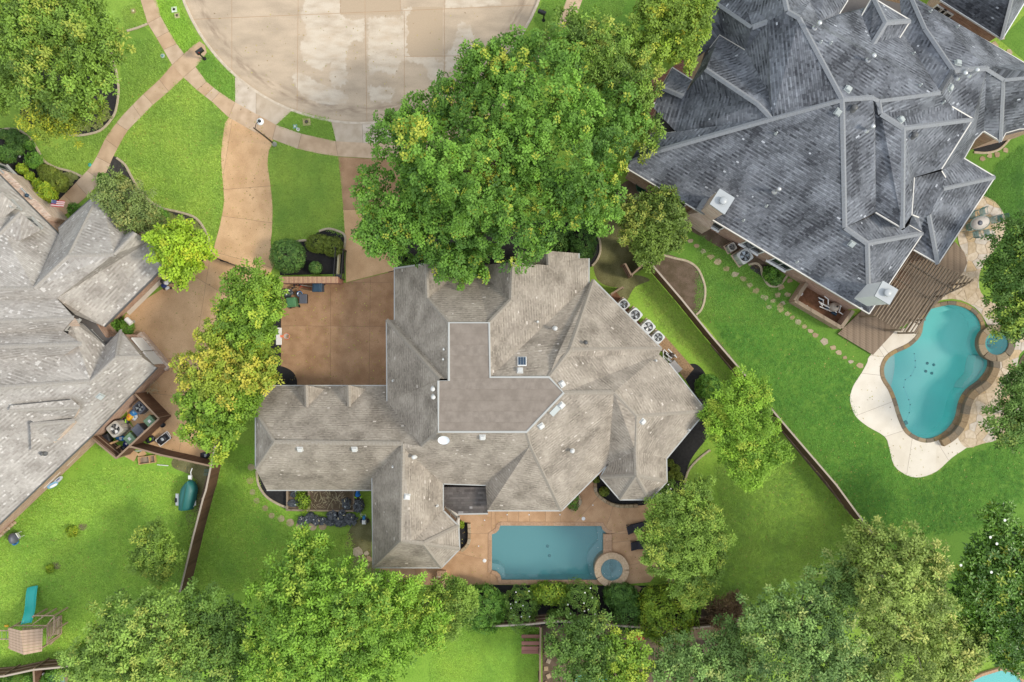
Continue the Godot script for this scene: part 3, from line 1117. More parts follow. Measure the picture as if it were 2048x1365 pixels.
func ground() -> void:
	pool_a = ccw(plan([1000, 1051, 1203, 1052, 1206, 1060, 1213, 1066, 1222, 1069, 1222, 1161, 1000, 1161, 997, 1153, 991, 1147, 983, 1145, 983, 1069, 991, 1066, 997, 1060]))
	pool_b = ccw(curve(plan([1853, 623, 1877, 614, 1904, 610, 1931, 616, 1953, 632, 1963, 654, 1959, 678, 1960, 702, 1974, 717, 1975, 735, 1959, 759, 1932, 780, 1918, 804, 1910, 838, 1892, 862, 1868, 876, 1844, 877, 1817, 862, 1802, 832, 1793, 802, 1783, 777, 1770, 756, 1768, 735, 1777, 717, 1793, 706, 1820, 693, 1841, 672, 1847, 647]), true, 3))
	# the street: a round turning circle with its stem leading away to the north
	var p := PackedVector2Array()
	var c := W2(722, -133)
	var R := 15.1
	for k in 73:
		var a := -PI / 2 + 0.30 + (TAU - 0.60) * k / 72.0
		p.append(c + Vector2(cos(a), sin(a)) * R)
	p.append(Vector2(p[p.size() - 1].x, -140))
	p.append(Vector2(p[0].x, -140))
	street_edge = p
	var holes := [pool_a, pool_b, ccw(street_edge), ccw(ring(1224, 1141, 1.3)), ccw(ring(1995, 687, 1.35))]
	sheet("ground", PackedVector2Array([Vector2(-220, -200), Vector2(220, -200), Vector2(220, 200), Vector2(-220, 200)]), 0.0, M.lawn, holes)
	# lawns of the single gardens, told apart by their grass
	sheet("lawn", plan([0, 900, 200, 860, 440, 920, 400, 1000, 352, 1200, 352, 1240, 140, 1330, -120, 1380, -120, 900]), 0.004, M.lawn_left)
	sheet("lawn", plan([432, 880, 540, 900, 560, 985, 740, 1130, 780, 1180, 960, 1200, 1000, 1250, 1085, 1252, 1085, 1460, 300, 1460, 352, 1200]), 0.004, M.lawn_left)
	sheet("lawn", plan([1225, 590, 1300, 530, 1420, 660, 1545, 825, 1720, 1032, 1770, 1100, 1700, 1300, 1400, 1300, 1380, 1000, 1420, 830]), 0.004, M.lawn_back)
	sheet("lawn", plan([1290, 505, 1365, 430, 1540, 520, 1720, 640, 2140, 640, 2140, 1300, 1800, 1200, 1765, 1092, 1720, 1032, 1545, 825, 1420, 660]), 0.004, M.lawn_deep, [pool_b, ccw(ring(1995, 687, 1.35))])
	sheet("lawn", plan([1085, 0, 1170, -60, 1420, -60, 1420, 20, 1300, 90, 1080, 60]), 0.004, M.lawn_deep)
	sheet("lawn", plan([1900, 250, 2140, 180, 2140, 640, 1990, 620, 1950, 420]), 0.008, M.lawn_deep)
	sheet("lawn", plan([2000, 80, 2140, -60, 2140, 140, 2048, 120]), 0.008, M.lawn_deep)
	sheet("lawn", curve(plan([240, 60, 290, 55, 335, 130, 300, 165, 215, 250, 150, 275, 235, 190])), 0.006, M.lawn_verge)
	sheet("lawn", plan([552, 250, 583, 222, 661, 240, 672, 283, 600, 267]), 0.006, M.lawn_verge)
	sheet("lawn", plan([414, 103, 440, 130, 472, 156, 470, 205, 438, 184, 413, 164, 391, 134]), 0.006, M.lawn_verge)
	# worn and bare ground
	sheet("worn_ground", curve(plan([1190, 500, 1235, 420, 1300, 380, 1390, 440, 1330, 500, 1300, 530, 1262, 552, 1240, 575, 1195, 560])), 0.008, M.lawn_worn)
	sheet("worn_ground", curve(plan([1235, 400, 1262, 360, 1330, 400, 1420, 455, 1530, 525, 1520, 540, 1430, 490, 1340, 440])), 0.012, M.soil)
	sheet("worn_ground", curve(plan([1225, 590, 1262, 552, 1300, 560, 1270, 575, 1250, 605])), 0.012, M.lawn_worn)
	sheet("soil_bed", curve(plan([1303, 540, 1330, 510, 1365, 520, 1392, 533, 1408, 565, 1409, 590, 1400, 620, 1390, 630, 1345, 585])), 0.012, M.soil)
	sheet("bark_bed", plan([1219, 590, 1232, 583, 1275, 640, 1330, 700, 1385, 742, 1372, 752, 1320, 700]), 0.016, M.bark)
	sheet("gravel_bed", plan([1318, 690, 1330, 672, 1388, 738, 1370, 760]), 0.020, M.gravel)
	sheet("worn_ground", curve(plan([355, 915, 420, 935, 415, 985, 395, 1040, 385, 1080, 370, 1020, 390, 960, 345, 935])), 0.010, M.lawn_worn)
	for q in [[415, 945, 400, 1000, 382, 1080, 362, 1180, 375, 1182, 398, 1080, 425, 960]]: sheet("soil_bed", plan(q), 0.012, M.soil)
	sheet("soil_bed", plan([1420, 690, 1545, 842, 1700, 1030, 1712, 1025, 1560, 835, 1435, 680]), 0.012, M.soil)
	sheet("soil_bed", curve(plan([1410, 1210, 1470, 1200, 1490, 1245, 1440, 1262, 1400, 1262])), 0.012, M.soil)
	sheet("worn_ground", curve(plan([705, 1050, 740, 1040, 745, 1130, 770, 1160, 715, 1150, 690, 1100])), 0.008, M.lawn_worn)
	# mulch beds
	sheet("mulch_bed", curve(plan([-40, 262, 15, 258, 45, 265, 70, 290, 85, 320, 110, 335, 162, 352, 120, 398, 108, 415, 40, 400, -40, 330])), 0.012, M.mulch)
	sheet("mulch_bed", curve(plan([213, 318, 235, 315, 258, 340, 270, 370, 290, 395, 320, 415, 360, 425, 395, 440, 415, 475, 418, 510, 380, 545, 300, 470, 225, 390, 205, 355])), 0.012, M.mulch_grey)
	sheet("mulch_bed", curve(plan([215, 120, 232, 150, 237, 190, 225, 240, 190, 265, 150, 270, 115, 262, 40, 230, 60, 120, 130, 80])), 0.012, M.mulch)
	sheet("mulch_bed", plan([552, 500, 600, 482, 615, 480, 640, 462, 660, 458, 682, 465, 690, 473, 688, 548, 560, 551]), 0.012, M.mulch)
	sheet("mulch_bed", curve(plan([800, 500, 900, 440, 1010, 450, 1100, 440, 1190, 460, 1200, 500, 1195, 520, 1180, 535, 1100, 560, 800, 560])), 0.012, M.mulch)
	sheet("mulch_bed", curve(plan([520, 880, 512, 940, 520, 975, 540, 1000, 575, 1016, 578, 960])), 0.012, M.mulch)
	sheet("mulch_bed", curve(plan([545, 735, 570, 735, 590, 750, 592, 775, 560, 790, 530, 770])), 0.040, M.mulch)
	sheet("mulch_bed", plan([545, 590, 563, 590, 563, 735, 540, 735]), 0.012, M.mulch)
	sheet("mulch_bed", curve(plan([1365, 745, 1390, 728, 1412, 752, 1400, 780, 1440, 800, 1425, 860, 1385, 915, 1372, 950, 1365, 990, 1330, 1000, 1330, 900, 1400, 830])), 0.012, M.mulch)
	sheet("mulch_bed", plan([880, 1170, 1300, 1172, 1390, 1165, 1400, 1250, 1000, 1252, 880, 1200]), 0.012, M.mulch)
	sheet("mulch_bed", plan([985, 1250, 1010, 1250, 1120, 1244, 1480, 1240, 1480, 1460, 1085, 1460, 1085, 1256]), 0.010, M.soil)
	sheet("mulch_bed", curve(plan([1500, 535, 1535, 530, 1560, 550, 1555, 568, 1535, 572, 1525, 555])), 0.012, M.mulch_grey)
	sheet("mulch_bed", curve(plan([1945, 270, 1990, 285, 2020, 272, 2010, 290, 1985, 303, 1950, 303])), 0.014, M.mulch)
	sheet("mulch_bed", curve(plan([2035, 740, 2060, 700, 2120, 700, 2120, 840, 2045, 830])), 0.05, M.soil)
	sheet("brick_walk", plan([1255, 165, 1330, 145, 1400, 95, 1420, 120, 1340, 215, 1290, 250]), 0.014, M.brick_red)
	sheet("side_yard", plan([1660, -30, 1720, -40, 1850, -30, 1760, 40]), 0.014, M.gravel)
	# bed edgings of pale cast stone
	for q in [
		[0, 262, 15, 258, 40, 262, 62, 280, 78, 305, 88, 322, 110, 335, 140, 343, 163, 353],
		[233, 316, 250, 330, 262, 352, 275, 375, 295, 398, 322, 416, 360, 425, 392, 437, 412, 465, 420, 490, 421, 512],
		[222, 105, 229, 130, 236, 165, 236, 195, 228, 230, 205, 258, 180, 268, 150, 271, 120, 264],
		[585, 486, 600, 482, 613, 481], [638, 463, 655, 458, 672, 461, 690, 472, 688, 500],
		[513, 942, 517, 970, 532, 993, 555, 1008, 575, 1016],
		[1194, 468, 1200, 485, 1200, 505, 1193, 522, 1184, 532],
		[1327, 511, 1350, 517, 1375, 523, 1393, 535, 1403, 552, 1410, 575, 1409, 600, 1402, 620, 1392, 630],
		[1420, 900, 1395, 920, 1375, 945, 1367, 985],
		[1497, 530, 1512, 527, 1522, 535, 1525, 550, 1535, 568, 1545, 573, 1560, 570, 1577, 548],
		[1948, 305, 1975, 306, 2000, 298, 2022, 275], [254, 62, 275, 56, 295, 48],
	]:
		var st := T()
		sweep(st, curve(plan(q), false, 4), false, -0.09, 0.09, -0.02, 0.09)
		tag(obj("bed_edging", st, M.edging), "", "", "", "structure")
func street_tex() -> ImageTexture:
	# 2 texels per unit over x 330..1110, y -40..260; dry bleached stains and tyre dirt with outlines of their own
	var w := 1560
	var h := 600
	var f := FastNoiseLite.new()
	f.seed = 5
	f.frequency = 1.0
	f.fractal_octaves = 4
	var light: Array = []
	for q in [[606, 10, 614, -40, 678, -40, 679, 25, 690, 33, 705, 40, 728, 34, 728, 70, 722, 84, 708, 76, 697, 90, 690, 118, 676, 124, 662, 118, 648, 130, 640, 141, 615, 128, 602, 112, 598, 85, 612, 66, 608, 45, 600, 28], [585, 143, 600, 145, 620, 153, 632, 165, 655, 172, 680, 180, 698, 190, 690, 205, 650, 210, 622, 200, 596, 183, 587, 165], [662, 120, 690, 118, 694, 160, 680, 172, 664, 172, 658, 150], [734, 34, 806, 32, 806, 112, 860, 112, 884, 125, 886, 170, 860, 160, 850, 130, 800, 118, 790, 150, 760, 140, 736, 150], [735, 170, 790, 175, 780, 205, 740, 200], [920, 40, 940, 50, 950, 80, 930, 110, 900, 140, 890, 150, 889, 110, 905, 90], [890, -40, 1000, -40, 1000, 8, 890, 15], [806, 14, 826, 12, 812, 30, 816, 60, 812, 90, 818, 111, 806, 111]]:
		var p := PackedVector2Array()
		for i in range(0, q.size(), 2): p.append(Vector2(q[i], q[i + 1]))
		light.append(p)
	var tan := [Rect2(679, -40, 121, 68), Rect2(808, 12, 77, 100)]
	var out := PackedByteArray()
	out.resize(w * h * 3)
	var im := Image.create(w, h, false, Image.FORMAT_L8)
	# mask of the stains at one texel per unit, edges broken by noise
	var mask := PackedFloat32Array()
	mask.resize(780 * 300)
	for y in 300:
		for x in 780:
			var q := Vector2(330 + x, -40 + y)
			var j := q + Vector2(f.get_noise_2d(q.x * 0.11, q.y * 0.11), f.get_noise_2d(q.x * 0.11 + 40.0, q.y * 0.11)) * 6.0
			var v := 0.0
			for p in light:
				if Geometry2D.is_point_in_polygon(j, p):
					v = 1.0
					break
			mask[y * 780 + x] = v
	for pass_ in 2:
		var old := mask.duplicate()
		for y in range(1, 299):
			for x in range(1, 779):
				var i := y * 780 + x
				mask[i] = (old[i] * 2.0 + old[i - 1] + old[i + 1] + old[i - 780] + old[i + 780]) / 6.0
	var base := Color(0.47, 0.37, 0.268)
	var pale := Color(0.60, 0.515, 0.41)
	var r := RandomNumberGenerator.new()
	r.seed = 9
	for y in h:
		for x in w:
			var ux := 330.0 + x * 0.5
			var uy := -40.0 + y * 0.5
			var big := f.get_noise_2d(ux * 0.012, uy * 0.03)
			var fine := f.get_noise_2d(ux * 0.35, uy * 0.35)
			var c := base * (1.0 + big * 0.22 + fine * 0.10)
			var v := mask[mini(299, y / 2) * 780 + mini(779, x / 2)]
			var share := v * clampf(0.62 + 0.8 * f.get_noise_2d(ux * 0.02 + 90.0, uy * 0.05), 0.0, 0.9)
			c = c.lerp(pale * (1.0 + fine * 0.08), share)
			for t in tan:
				if t.has_point(Vector2(ux, uy)) and v < 0.5: c = Color(0.445, 0.34, 0.235) * (1.0 + fine * 0.06)
			var d := Vector2(ux - 722.0, uy + 133.0).length()
			var dirt := clampf(1.0 - absf(d - 352.0) / 16.0, 0, 1) * clampf(0.35 + 1.3 * f.get_noise_2d(atan2(uy + 133.0, ux - 722.0) * 9.0, d * 0.10), 0, 1)
			c = c.lerp(Color(0.17, 0.11, 0.075), dirt * 0.6)
			var g := 1.0 + r.randf_range(-0.05, 0.05)
			var i := (y * w + x) * 3
			c = (c * g).linear_to_srgb()
			out[i] = int(clampf(c.r, 0, 1) * 255)
			out[i + 1] = int(clampf(c.g, 0, 1) * 255)
			out[i + 2] = int(clampf(c.b, 0, 1) * 255)
	im = Image.create_from_data(w, h, false, Image.FORMAT_RGB8, out)
	im.generate_mipmaps()
	return ImageTexture.create_from_image(im)
func paving() -> void:
	var conc := [M.concrete0, M.concrete1, M.concrete2, M.concrete3]
	# street of concrete panels
	var sm := mat("street", Color.WHITE, 0.95)
	sm.albedo_texture = street_tex()
	sm.texture_repeat = true
	var root := Node3D.new()
	root.name = numbered("street")
	add_child(root)
	root.set_meta("kind", "structure")
	var bed := sheet("road_base", street_edge, -0.14, M.concrete3)
	var parts: Array = [ccw(street_edge)]
	for c in [[462, 0, 462, 100], [595, 0, 594, 100], [729, 0, 733, 247], [888, 0, 889, 247], [512, 32, 680, 25], [330, -200, 800, -200], [808, 0, 808, 112, 731, 0, 888, 300], [800, 112, 888, 111, 790, 20, 1030, 300], [680, 0, 680, 25, 600, -200, 729, 26], [800, 0, 800, 20, 729, -200, 890, 24]]:
		var a := W2(c[0], c[1])
		var b := W2(c[2], c[3])
		var d := (b - a).normalized()
		var nn := d.orthogonal()
		var next: Array = []
		for p in parts:
			var mid := Vector2.ZERO
			for q in p: mid += q / p.size()
			if c.size() > 4:
				var lo := W2(c[4], c[5])
				var hi := W2(c[6], c[7])
				if mid.x < lo.x or mid.x > hi.x or mid.y < lo.y or mid.y > hi.y:
					next.append(p)
					continue
			for s in [-1.0, 1.0]:
				var o: Vector2 = a + nn * s * 0.018
				for r in Geometry2D.intersect_polygons(p, PackedVector2Array([o - d * 300.0, o + d * 300.0, o + d * 300.0 + nn * s * 300.0, o - d * 300.0 + nn * s * 300.0])): next.append(r)
		parts = next
	for p in parts:
		var st := T()
		var ix := Geometry2D.triangulate_polygon(p)
		for i in range(0, ix.size(), 3):
			for k in [0, 2, 1]:
				var q: Vector2 = p[ix[i + k]]
				var u := q / UNIT + Vector2(1024, 682.5)
				st.set_uv(Vector2((u.x - 330.0) / 780.0, (u.y + 40.0) / 300.0))
				st.add_vertex(v3(q, -0.12))
		for i in p.size():
			var q2: Vector2 = p[(i + 1) % p.size()]
			st.set_uv(Vector2(0.5, 0.5))
			quad(st, v3(p[i], -0.138), v3(p[i], -0.12), v3(q2, -0.12), v3(q2, -0.138))
		obj("panel", st, sm, root)
	var ks := T()
	sweep(ks, street_edge, true, -0.02, 0.20, -0.14, 0.035)
	var kb := obj("kerb", ks, M.kerb)
	kb.set_meta("kind", "structure")
	# pavements of panels
	var walk := plan([275, -20, 295, 47, 313, 76, 344, 130, 367, 155, 393, 180, 423, 203, 457, 235, 512, 266, 545, 279, 595, 298, 640, 308, 676, 313, 747, 317, 800, 315, 870, 298, 940, 262, 1010, 215, 1070, 140, 1110, 80, 1150, 40, 1172, -20, 1140, -20, 1117, 45, 1090, 85, 1050, 135, 1000, 180, 930, 232, 860, 268, 800, 283, 747, 287, 672, 283, 603, 268, 552, 250, 512, 228, 470, 205, 438, 184, 413, 164, 391, 134, 368, 108, 353, 88, 338, 63, 321, 33, 308, -20])
	panels("pavement", walk, [[295, 47, 321, 33], [313, 76, 338, 63], [326, 100, 353, 88], [344, 130, 368, 108], [367, 155, 391, 134], [393, 180, 413, 164], [410, 192, 427, 175], [423, 203, 438, 186], [457, 235, 470, 205], [545, 278, 552, 250], [512, 265, 518, 232, 480, 200, 545, 300], [595, 298, 603, 268], [634, 307, 638, 275, 600, 260, 676, 330], [676, 313, 671, 283], [726, 316, 724, 285, 690, 260, 900, 400], [1100, 40, 1160, 25, 1040, -60, 1250, 150]], -0.05, 0.03, conc)
	panels("driveway_apron", plan([470, 155, 512, 181, 583, 222, 552, 250, 512, 228, 470, 205]), [[512, 179, 512, 230]], -0.05, 0.028, [M.apron0, M.apron1])
	panels("driveway_apron", plan([662, 241, 720, 249, 780, 248, 800, 283, 747, 287, 672, 283]), [[724, 245, 726, 290]], -0.05, 0.028, [M.apron1, M.apron0])
	var path := curve(plan([399, 83, 368, 108, 344, 130, 320, 158, 285, 190, 246, 230, 226, 255, 210, 278, 195, 310, 180, 335, 163, 353, 140, 378, 118, 400, 106, 420, 118, 436, 150, 413, 190, 376, 212, 345, 224, 318, 238, 290, 256, 260, 280, 236, 305, 210, 335, 185, 367, 155, 391, 134, 413, 105]), true, 2)
	var ph := Geometry2D.clip_polygons(ccw(path), ccw(walk))
	for q in ph:
		if q.size() > 6 and not Geometry2D.is_polygon_clockwise(q): panels("front_walk", q, [[319, 160, 336, 182], [288, 190, 306, 210], [265, 210, 282, 235], [235, 248, 256, 262], [210, 278, 230, 293], [195, 315, 220, 328], [178, 345, 200, 360], [150, 365, 173, 390], [128, 390, 150, 412]], -0.05, 0.026, [M.concrete1, M.concrete3, M.concrete2, M.concrete0])
	# exposed aggregate driveways
	var drive := curve(plan([457, 236, 500, 260, 545, 279, 538, 300, 535, 330, 541, 372, 545, 420, 543, 470, 541, 490, 548, 530, 520, 580, 470, 640, 420, 700, 440, 800, 440, 880, 424, 930, 358, 918, 300, 890, 270, 860, 250, 800, 300, 740, 250, 680, 250, 630, 330, 575, 370, 548, 400, 525, 421, 512, 432, 480, 442, 440, 448, 400, 444, 350, 442, 310, 447, 265]), true, 2)
	panels("driveway", drive, [[440, 380, 545, 372], [440, 432, 545, 446], [430, 505, 560, 540], [400, 560, 450, 590], [400, 640, 412, 565], [250, 720, 450, 715], [330, 790, 420, 800]], -0.05, 0.026, [M.aggregate0, M.aggregate1, M.aggregate2], 0.02)
	panels("driveway", plan([676, 314, 747, 318, 800, 316, 800, 420, 792, 540, 692, 565, 690, 470, 685, 400, 680, 350]), [[680, 420, 810, 420]], -0.05, 0.026, [M.aggregate1, M.court2], 0.02)
	panels("motor_court", plan([562, 566, 692, 566, 795, 541, 795, 640, 795, 780, 560, 780, 562, 700]), [[661, 560, 661, 780], [741, 540, 738, 780], [560, 652, 700, 653], [790, 565, 690, 565.5]], -0.05, 0.0262, [M.court0, M.court1, M.court2], 0.02)
	# patio round the rectangular pool
	var spa := ring(1224, 1141, 1.36)
	panels("pool_patio", plan([880, 950, 965, 950, 970, 985, 1105, 985, 1160, 948, 1200, 925, 1218, 985, 1275, 1006, 1330, 1010, 1345, 1060, 1335, 1120, 1300, 1165, 1240, 1170, 880, 1170, 790, 1172, 760, 1150, 760, 1130, 880, 1130, 900, 1100]), [[924, 1068, 983, 1068], [920, 1108, 983, 1123], [983, 1020, 980, 1180, 900, 1000, 1000, 1200], [990, 1020, 990, 1051, 900, 1000, 1300, 1051], [1015, 1020, 1015, 1051, 985, 1000, 1300, 1060], [1037, 1020, 1037, 1051, 985, 1000, 1300, 1060], [1059, 1020, 1059, 1051, 985, 1000, 1300, 1060], [1091, 1020, 1091, 1051, 985, 1000, 1300, 1060], [1120, 1020, 1121, 1051, 985, 1000, 1300, 1060], [1146, 1051, 1200, 990, 1100, 900, 1400, 1070], [1212, 1056, 1228, 1010, 1100, 900, 1400, 1100], [1230, 1066, 1300, 1050, 1200, 900, 1400, 1100], [1240, 1084, 1310, 1078, 1200, 1000, 1400, 1300], [1255, 1132, 1330, 1115, 1200, 1000, 1400, 1300], [940, 1150, 940, 1180, 870, 1110, 983, 1300], [830, 1130, 830, 1180, 750, 1100, 940, 1300]], -0.05, 0.026, [M.patio0, M.patio1, M.patio2], 0.018, [pool_a, ccw(spa)])
	sheet("garage_apron", plan([341, 538, 253, 625, 259, 631, 347, 544]), 0.034, M.cream)
	# round stepping pads on the back lawn
	var pads := Node3D.new()
	pads.name = numbered("stepping_path")
	add_child(pads)
	pads.set_meta("kind", "structure")
	for q in [[502, 935, 7], [500, 962, 7], [505, 985, 6], [513, 1002, 6], [530, 1017, 6], [543, 1032, 6], [562, 1038, 7], [580, 1046, 8], [600, 1052, 8], [625, 1054, 8], [645, 1053, 8]]:
		var st := T()
		prism(st, ring(q[0], q[1], q[2] * UNIT, 0.0, 12), -0.03, 0.025)
		obj("stone", st, M["step%d" % (int(q[0]) % 3)], pads)
	# stepping stones in the deep green garden
	var ss := Node3D.new()
	ss.name = numbered("stepping_path")
	add_child(ss)
	ss.set_meta("kind", "structure")
	var k := 0
	for q in [[1370, 476, 5], [1381, 482, 6], [1393, 492, 6], [1407, 503, 6], [1422, 514, 7], [1437, 524, 8], [1452, 538, 7], [1470, 549, 8], [1487, 558, 7], [1499, 570, 7], [1512, 582, 8], [1530, 596, 8], [1556, 590, 7], [1546, 602, 6], [1561, 612, 7], [1538, 614, 6], [1562, 575, 8], [1575, 590, 7], [1580, 562, 7], [1566, 607, 6], [1562, 620, 7], [1575, 628, 6], [1584, 636, 6], [1597, 644, 7], [1609, 653, 6], [1621, 662, 6], [1631, 671, 6], [1650, 684, 9], [1666, 696, 6], [1678, 705, 7], [1690, 715, 5], [1702, 724, 6], [1720, 732, 7]]:
		var p := PackedVector2Array()
		var c := W2(q[0], q[1])
		var n := 5 + k % 3
		for i in n:
			var a := TAU * (i + rng.randf_range(-0.3, 0.3)) / n + k
			p.append(c + Vector2(cos(a), sin(a) * 0.8) * q[2] * 1.02 * UNIT * rng.randf_range(0.75, 1.2))
		var st := T()
		prism(st, p, -0.03, 0.03)
		obj("stone", st, M["step%d" % (k % 4)], ss)
		k += 1
	# larger flat stones beside the south wing
	for q in [[716, 1103, 10], [733, 1107, 6], [727, 1116, 5], [738, 1118, 6], [722, 1128, 6], [735, 1130, 5], [763, 1147, 7], [772, 1153, 6], [1965, 318, 6], [1980, 312, 6], [1995, 310, 6], [2012, 300, 6], [1990, 92, 8], [2005, 75, 7], [2018, 105, 7], [1275, 1178, 8], [1340, 1160, 9]]:
		var p := PackedVector2Array()
		var c := W2(q[0], q[1])
		for i in 6:
			var a: float = TAU * (i + rng.randf_range(-0.3, 0.3)) / 6 + q[0]
			p.append(c + Vector2(cos(a), sin(a)) * q[2] * UNIT * rng.randf_range(0.75, 1.2))
		var st := T()
		prism(st, p, -0.03, 0.045)
		obj("stone", st, M["step%d" % (int(q[1]) % 4)], ss)
func main_house() -> void:
	var o := site_thing("brick_house", "large house with taupe shingle roof and flat brown roof deck in the middle", "house", W(1000, 830, 0))
	var V := {
		"a": [789, 537, 4.0], "a2": [789, 640, 4.0], "b": [852, 528, 6.8], "c": [855, 597, 6.8], "v1": [937, 531, 4.0], "v2": [945, 532, 4.0],
		"d": [898, 646, 8.4], "e": [978, 646, 8.4], "e2": [980, 755, 8.4], "d7": [1098, 755, 8.4], "d6": [1127, 786, 8.4], "d5": [1053, 864, 8.4], "d4": [877, 864, 8.4], "d3": [877, 762, 8.4], "d2": [898, 762, 8.4],
		"r": [1022, 600, 7.3], "q": [1025, 525, 7.3], "q2": [1097, 531, 5.75], "p": [1095, 502, 5.75], "p0": [1033, 506, 4.2], "p1": [1033, 528, 4.2], "s1": [1158, 507, 4.4], "s2": [1158, 517, 4.4], "s3": [1178, 517, 4.0], "s4": [1178, 566, 4.0],
		"j1": [785, 640, 4.0], "j2": [893, 758, 8.2], "k1": [773, 640, 4.0], "k2": [880, 758, 8.35], "m2": [774, 803, 4.0], "m1": [843, 893, 7.1],
		"g1": [531, 772, 3.0], "g2": [773, 772, 3.0], "g3": [806, 888, 6.8], "g4": [548, 885, 6.8], "g5": [511, 826, 5.0], "g5b": [511, 939, 5.0], "g6": [533, 981, 3.0], "u3": [744, 981, 3.0],
		"t0": [806, 897, 6.8], "t2": [802, 1082, 6.6], "u1": [744, 957, 4.0], "u2": [746, 1136, 4.0], "u4": [883, 1136, 4.0], "u5": [919, 1099, 4.0], "u6": [917, 1053, 4.0], "u7": [886, 1022, 4.0], "tv": [824, 1085, 6.4], "tb": [846, 1088, 6.1], "x1": [886, 968, 4.0],
		"y1": [1061, 891, 7.7], "y2": [971, 971, 4.0], "y3": [1123, 1022, 4.0], "y4": [975, 1022, 4.0],
		"z1": [1228, 785, 7.5], "z3": [1216, 929, 4.0], "z4": [1273, 832, 6.7], "z5": [1271, 902, 6.0], "f1": [1413, 822, 4.0], "f2": [1333, 918, 4.0], "f0": [1338, 727, 4.0], "B1": [1318, 709, 4.2], "A1": [1113, 714, 7.9], "A": [1140, 700, 7.6], "B": [1324, 698, 4.0], "k": [1187, 560, 4.0],
		"c0": [1273, 951, 5.9], "o1": [1201, 955, 4.0], "o2": [1240, 1000, 4.0], "o3": [1300, 1000, 4.0], "o4": [1334, 964, 4.0],
		"h1": [590, 779, 3.15], "h2": [611.5, 771, 4.5], "h3": [613, 815, 4.5], "h4": [650, 779, 3.15], "i1": [676, 779, 3.15], "i2": [697, 771, 4.5], "i3": [698, 814, 4.5], "i4": [733, 779, 3.15],
		"w1": [887, 972, 3.4], "w2": [971, 972, 3.4], "w3": [976, 1028, 2.95], "w4": [916, 1029, 2.95], "w5": [888, 1012, 3.1],
	}
	var rf := roof(o, V, ["c v1 v2 r e d", "b c v1", "r q v2", "q q2 p s1 s2 s3 s4 e2 e r", "p q2 p1 p0", "a a2 j1 j2 d2 d c b", "k1 k2 j2 j1", "k1 m2 m1 d4 d3 k2",
		"g1 g2 m2 m1 g3 g4 g5", "g5 g4 g5b", "g5b g4 g3 t0 u1 u3 g6", "u1 t0 t2 u2", "u2 t2 tv tb u4", "tb u4 u5", "tb u5 u6", "tv u7 u6 tb", "t0 x1 u7 tv t2", "d4 d5 y1 y2 x1 t0 m1", "m1 t0 g3",
		"y1 y3 y4 y2", "d5 d6 z1 z3 y3 y1", "z1 z4 z5 z3", "z4 f1 f2 z5", "d7 d6 z1 z4 f1 f0 B1 A1", "k B A", "A B B1 A1", "s4 k A A1 d7 e2", "c0 o1 o2", "c0 o2 o3", "c0 o3 o4", "c0 o4 f2 z5", "z5 z3 o1 c0",
		"h1 h2 h3", "h4 h3 h2", "i1 i2 i3", "i4 i3 i2"], M.shingle_tan, "roof", 10.5)
	ridge_caps(rf, V, ["b c d", "q r e", "q2 p", "k1 k2", "g4 g3 t0", "g5 g4 g5b", "t0 t2 u2", "t2 tv tb", "tb u4", "tb u5", "tb u6", "d4 m1", "y1 y3", "d5 y1", "d6 z1 z4 f1", "z4 z5 c0", "k A d7", "A B", "c0 o1", "c0 o2", "c0 o3", "c0 o4", "h2 h3", "i2 i3"], M.cap_tan, 0.15)
	roof(o, V, ["w1 w2 w3 w4 w5"], M.shingle_dark, "porch_roof")
	# flat deck of brown membrane sheets with a pale metal edge
	var dk := Node3D.new()
	dk.name = "roof_deck"
	o.add_child(dk, true)
	dk.position = -Vector3(o.get_meta("org"))
	var deck := plan([898, 646, 978, 646, 980, 755, 1098, 755, 1127, 786, 1053, 864, 877, 864, 877, 762, 898, 762], 8.4)
	var cuts: Array = []
	for y in [668, 690, 712, 734, 757, 779, 801, 823, 845]: cuts.append([840, y + (y - 682.5) * -0.154, 1200, y + (y - 682.5) * -0.154])
	panels("x", deck, cuts, 8.36, 8.425, [M.membrane, M.membrane_pale, M.membrane], 0.006, [], dk, "membrane_sheet")
	var es := T()
	sweep(es, ccw(deck), true, -0.07, 0.09, 8.30, 8.48)
	obj("deck_edge", es, M.gutter_grey, o)
	gutters(o, V, ["a a2", "k1 m2", "g1 g2", "g5 g5b", "g6 u3", "u1 u2", "u2 u4", "u4 u5", "u5 u6", "u6 u7", "u7 x1", "y3 z3", "y4 y3", "z3 o1 o2 o3 o4 f2", "f2 f1", "f1 f0", "B k", "s3 s4", "w3 w4", "x1 y2", "a b", "s1 s2"], M.gutter_grey, 0.11)
	# walls under the eaves
	walls(o, [789, 537, 940, 531, 1033, 530, 1033, 506, 1158, 507, 1158, 517, 1178, 517, 1178, 566, 1187, 560, 1413, 822, 1333, 918, 1334, 964, 1300, 1000, 1240, 1000, 1201, 955, 1216, 929, 1123, 1022, 975, 1022, 971, 971, 886, 968, 886, 1022, 917, 1053, 919, 1099, 883, 1136, 746, 1136, 744, 900, 773, 800, 773, 640, 789, 640], 4.0, 0.42, 3.97, M.brick)
	walls(o, [531, 772, 790, 772, 790, 981, 533, 981], 3.0, 0.36, 2.97, M.brick)
	gable(o, [W(793, 541, 4.0), W(852, 533, 6.65), W(933, 534, 4.0)], M.brick)
	gable(o, [W(952, 535, 4.0), W(1025, 529, 7.1), W(1095, 534, 5.6), W(1095, 534, 4.0)], M.brick)
	gable(o, [W(1040, 510, 4.2), W(1095, 506, 5.6), W(1156, 511, 4.3)], M.brick)
	gable(o, [W(537, 776, 3.0), W(517, 828, 4.95), W(517, 937, 4.95), W(538, 977, 3.0)], M.brick)
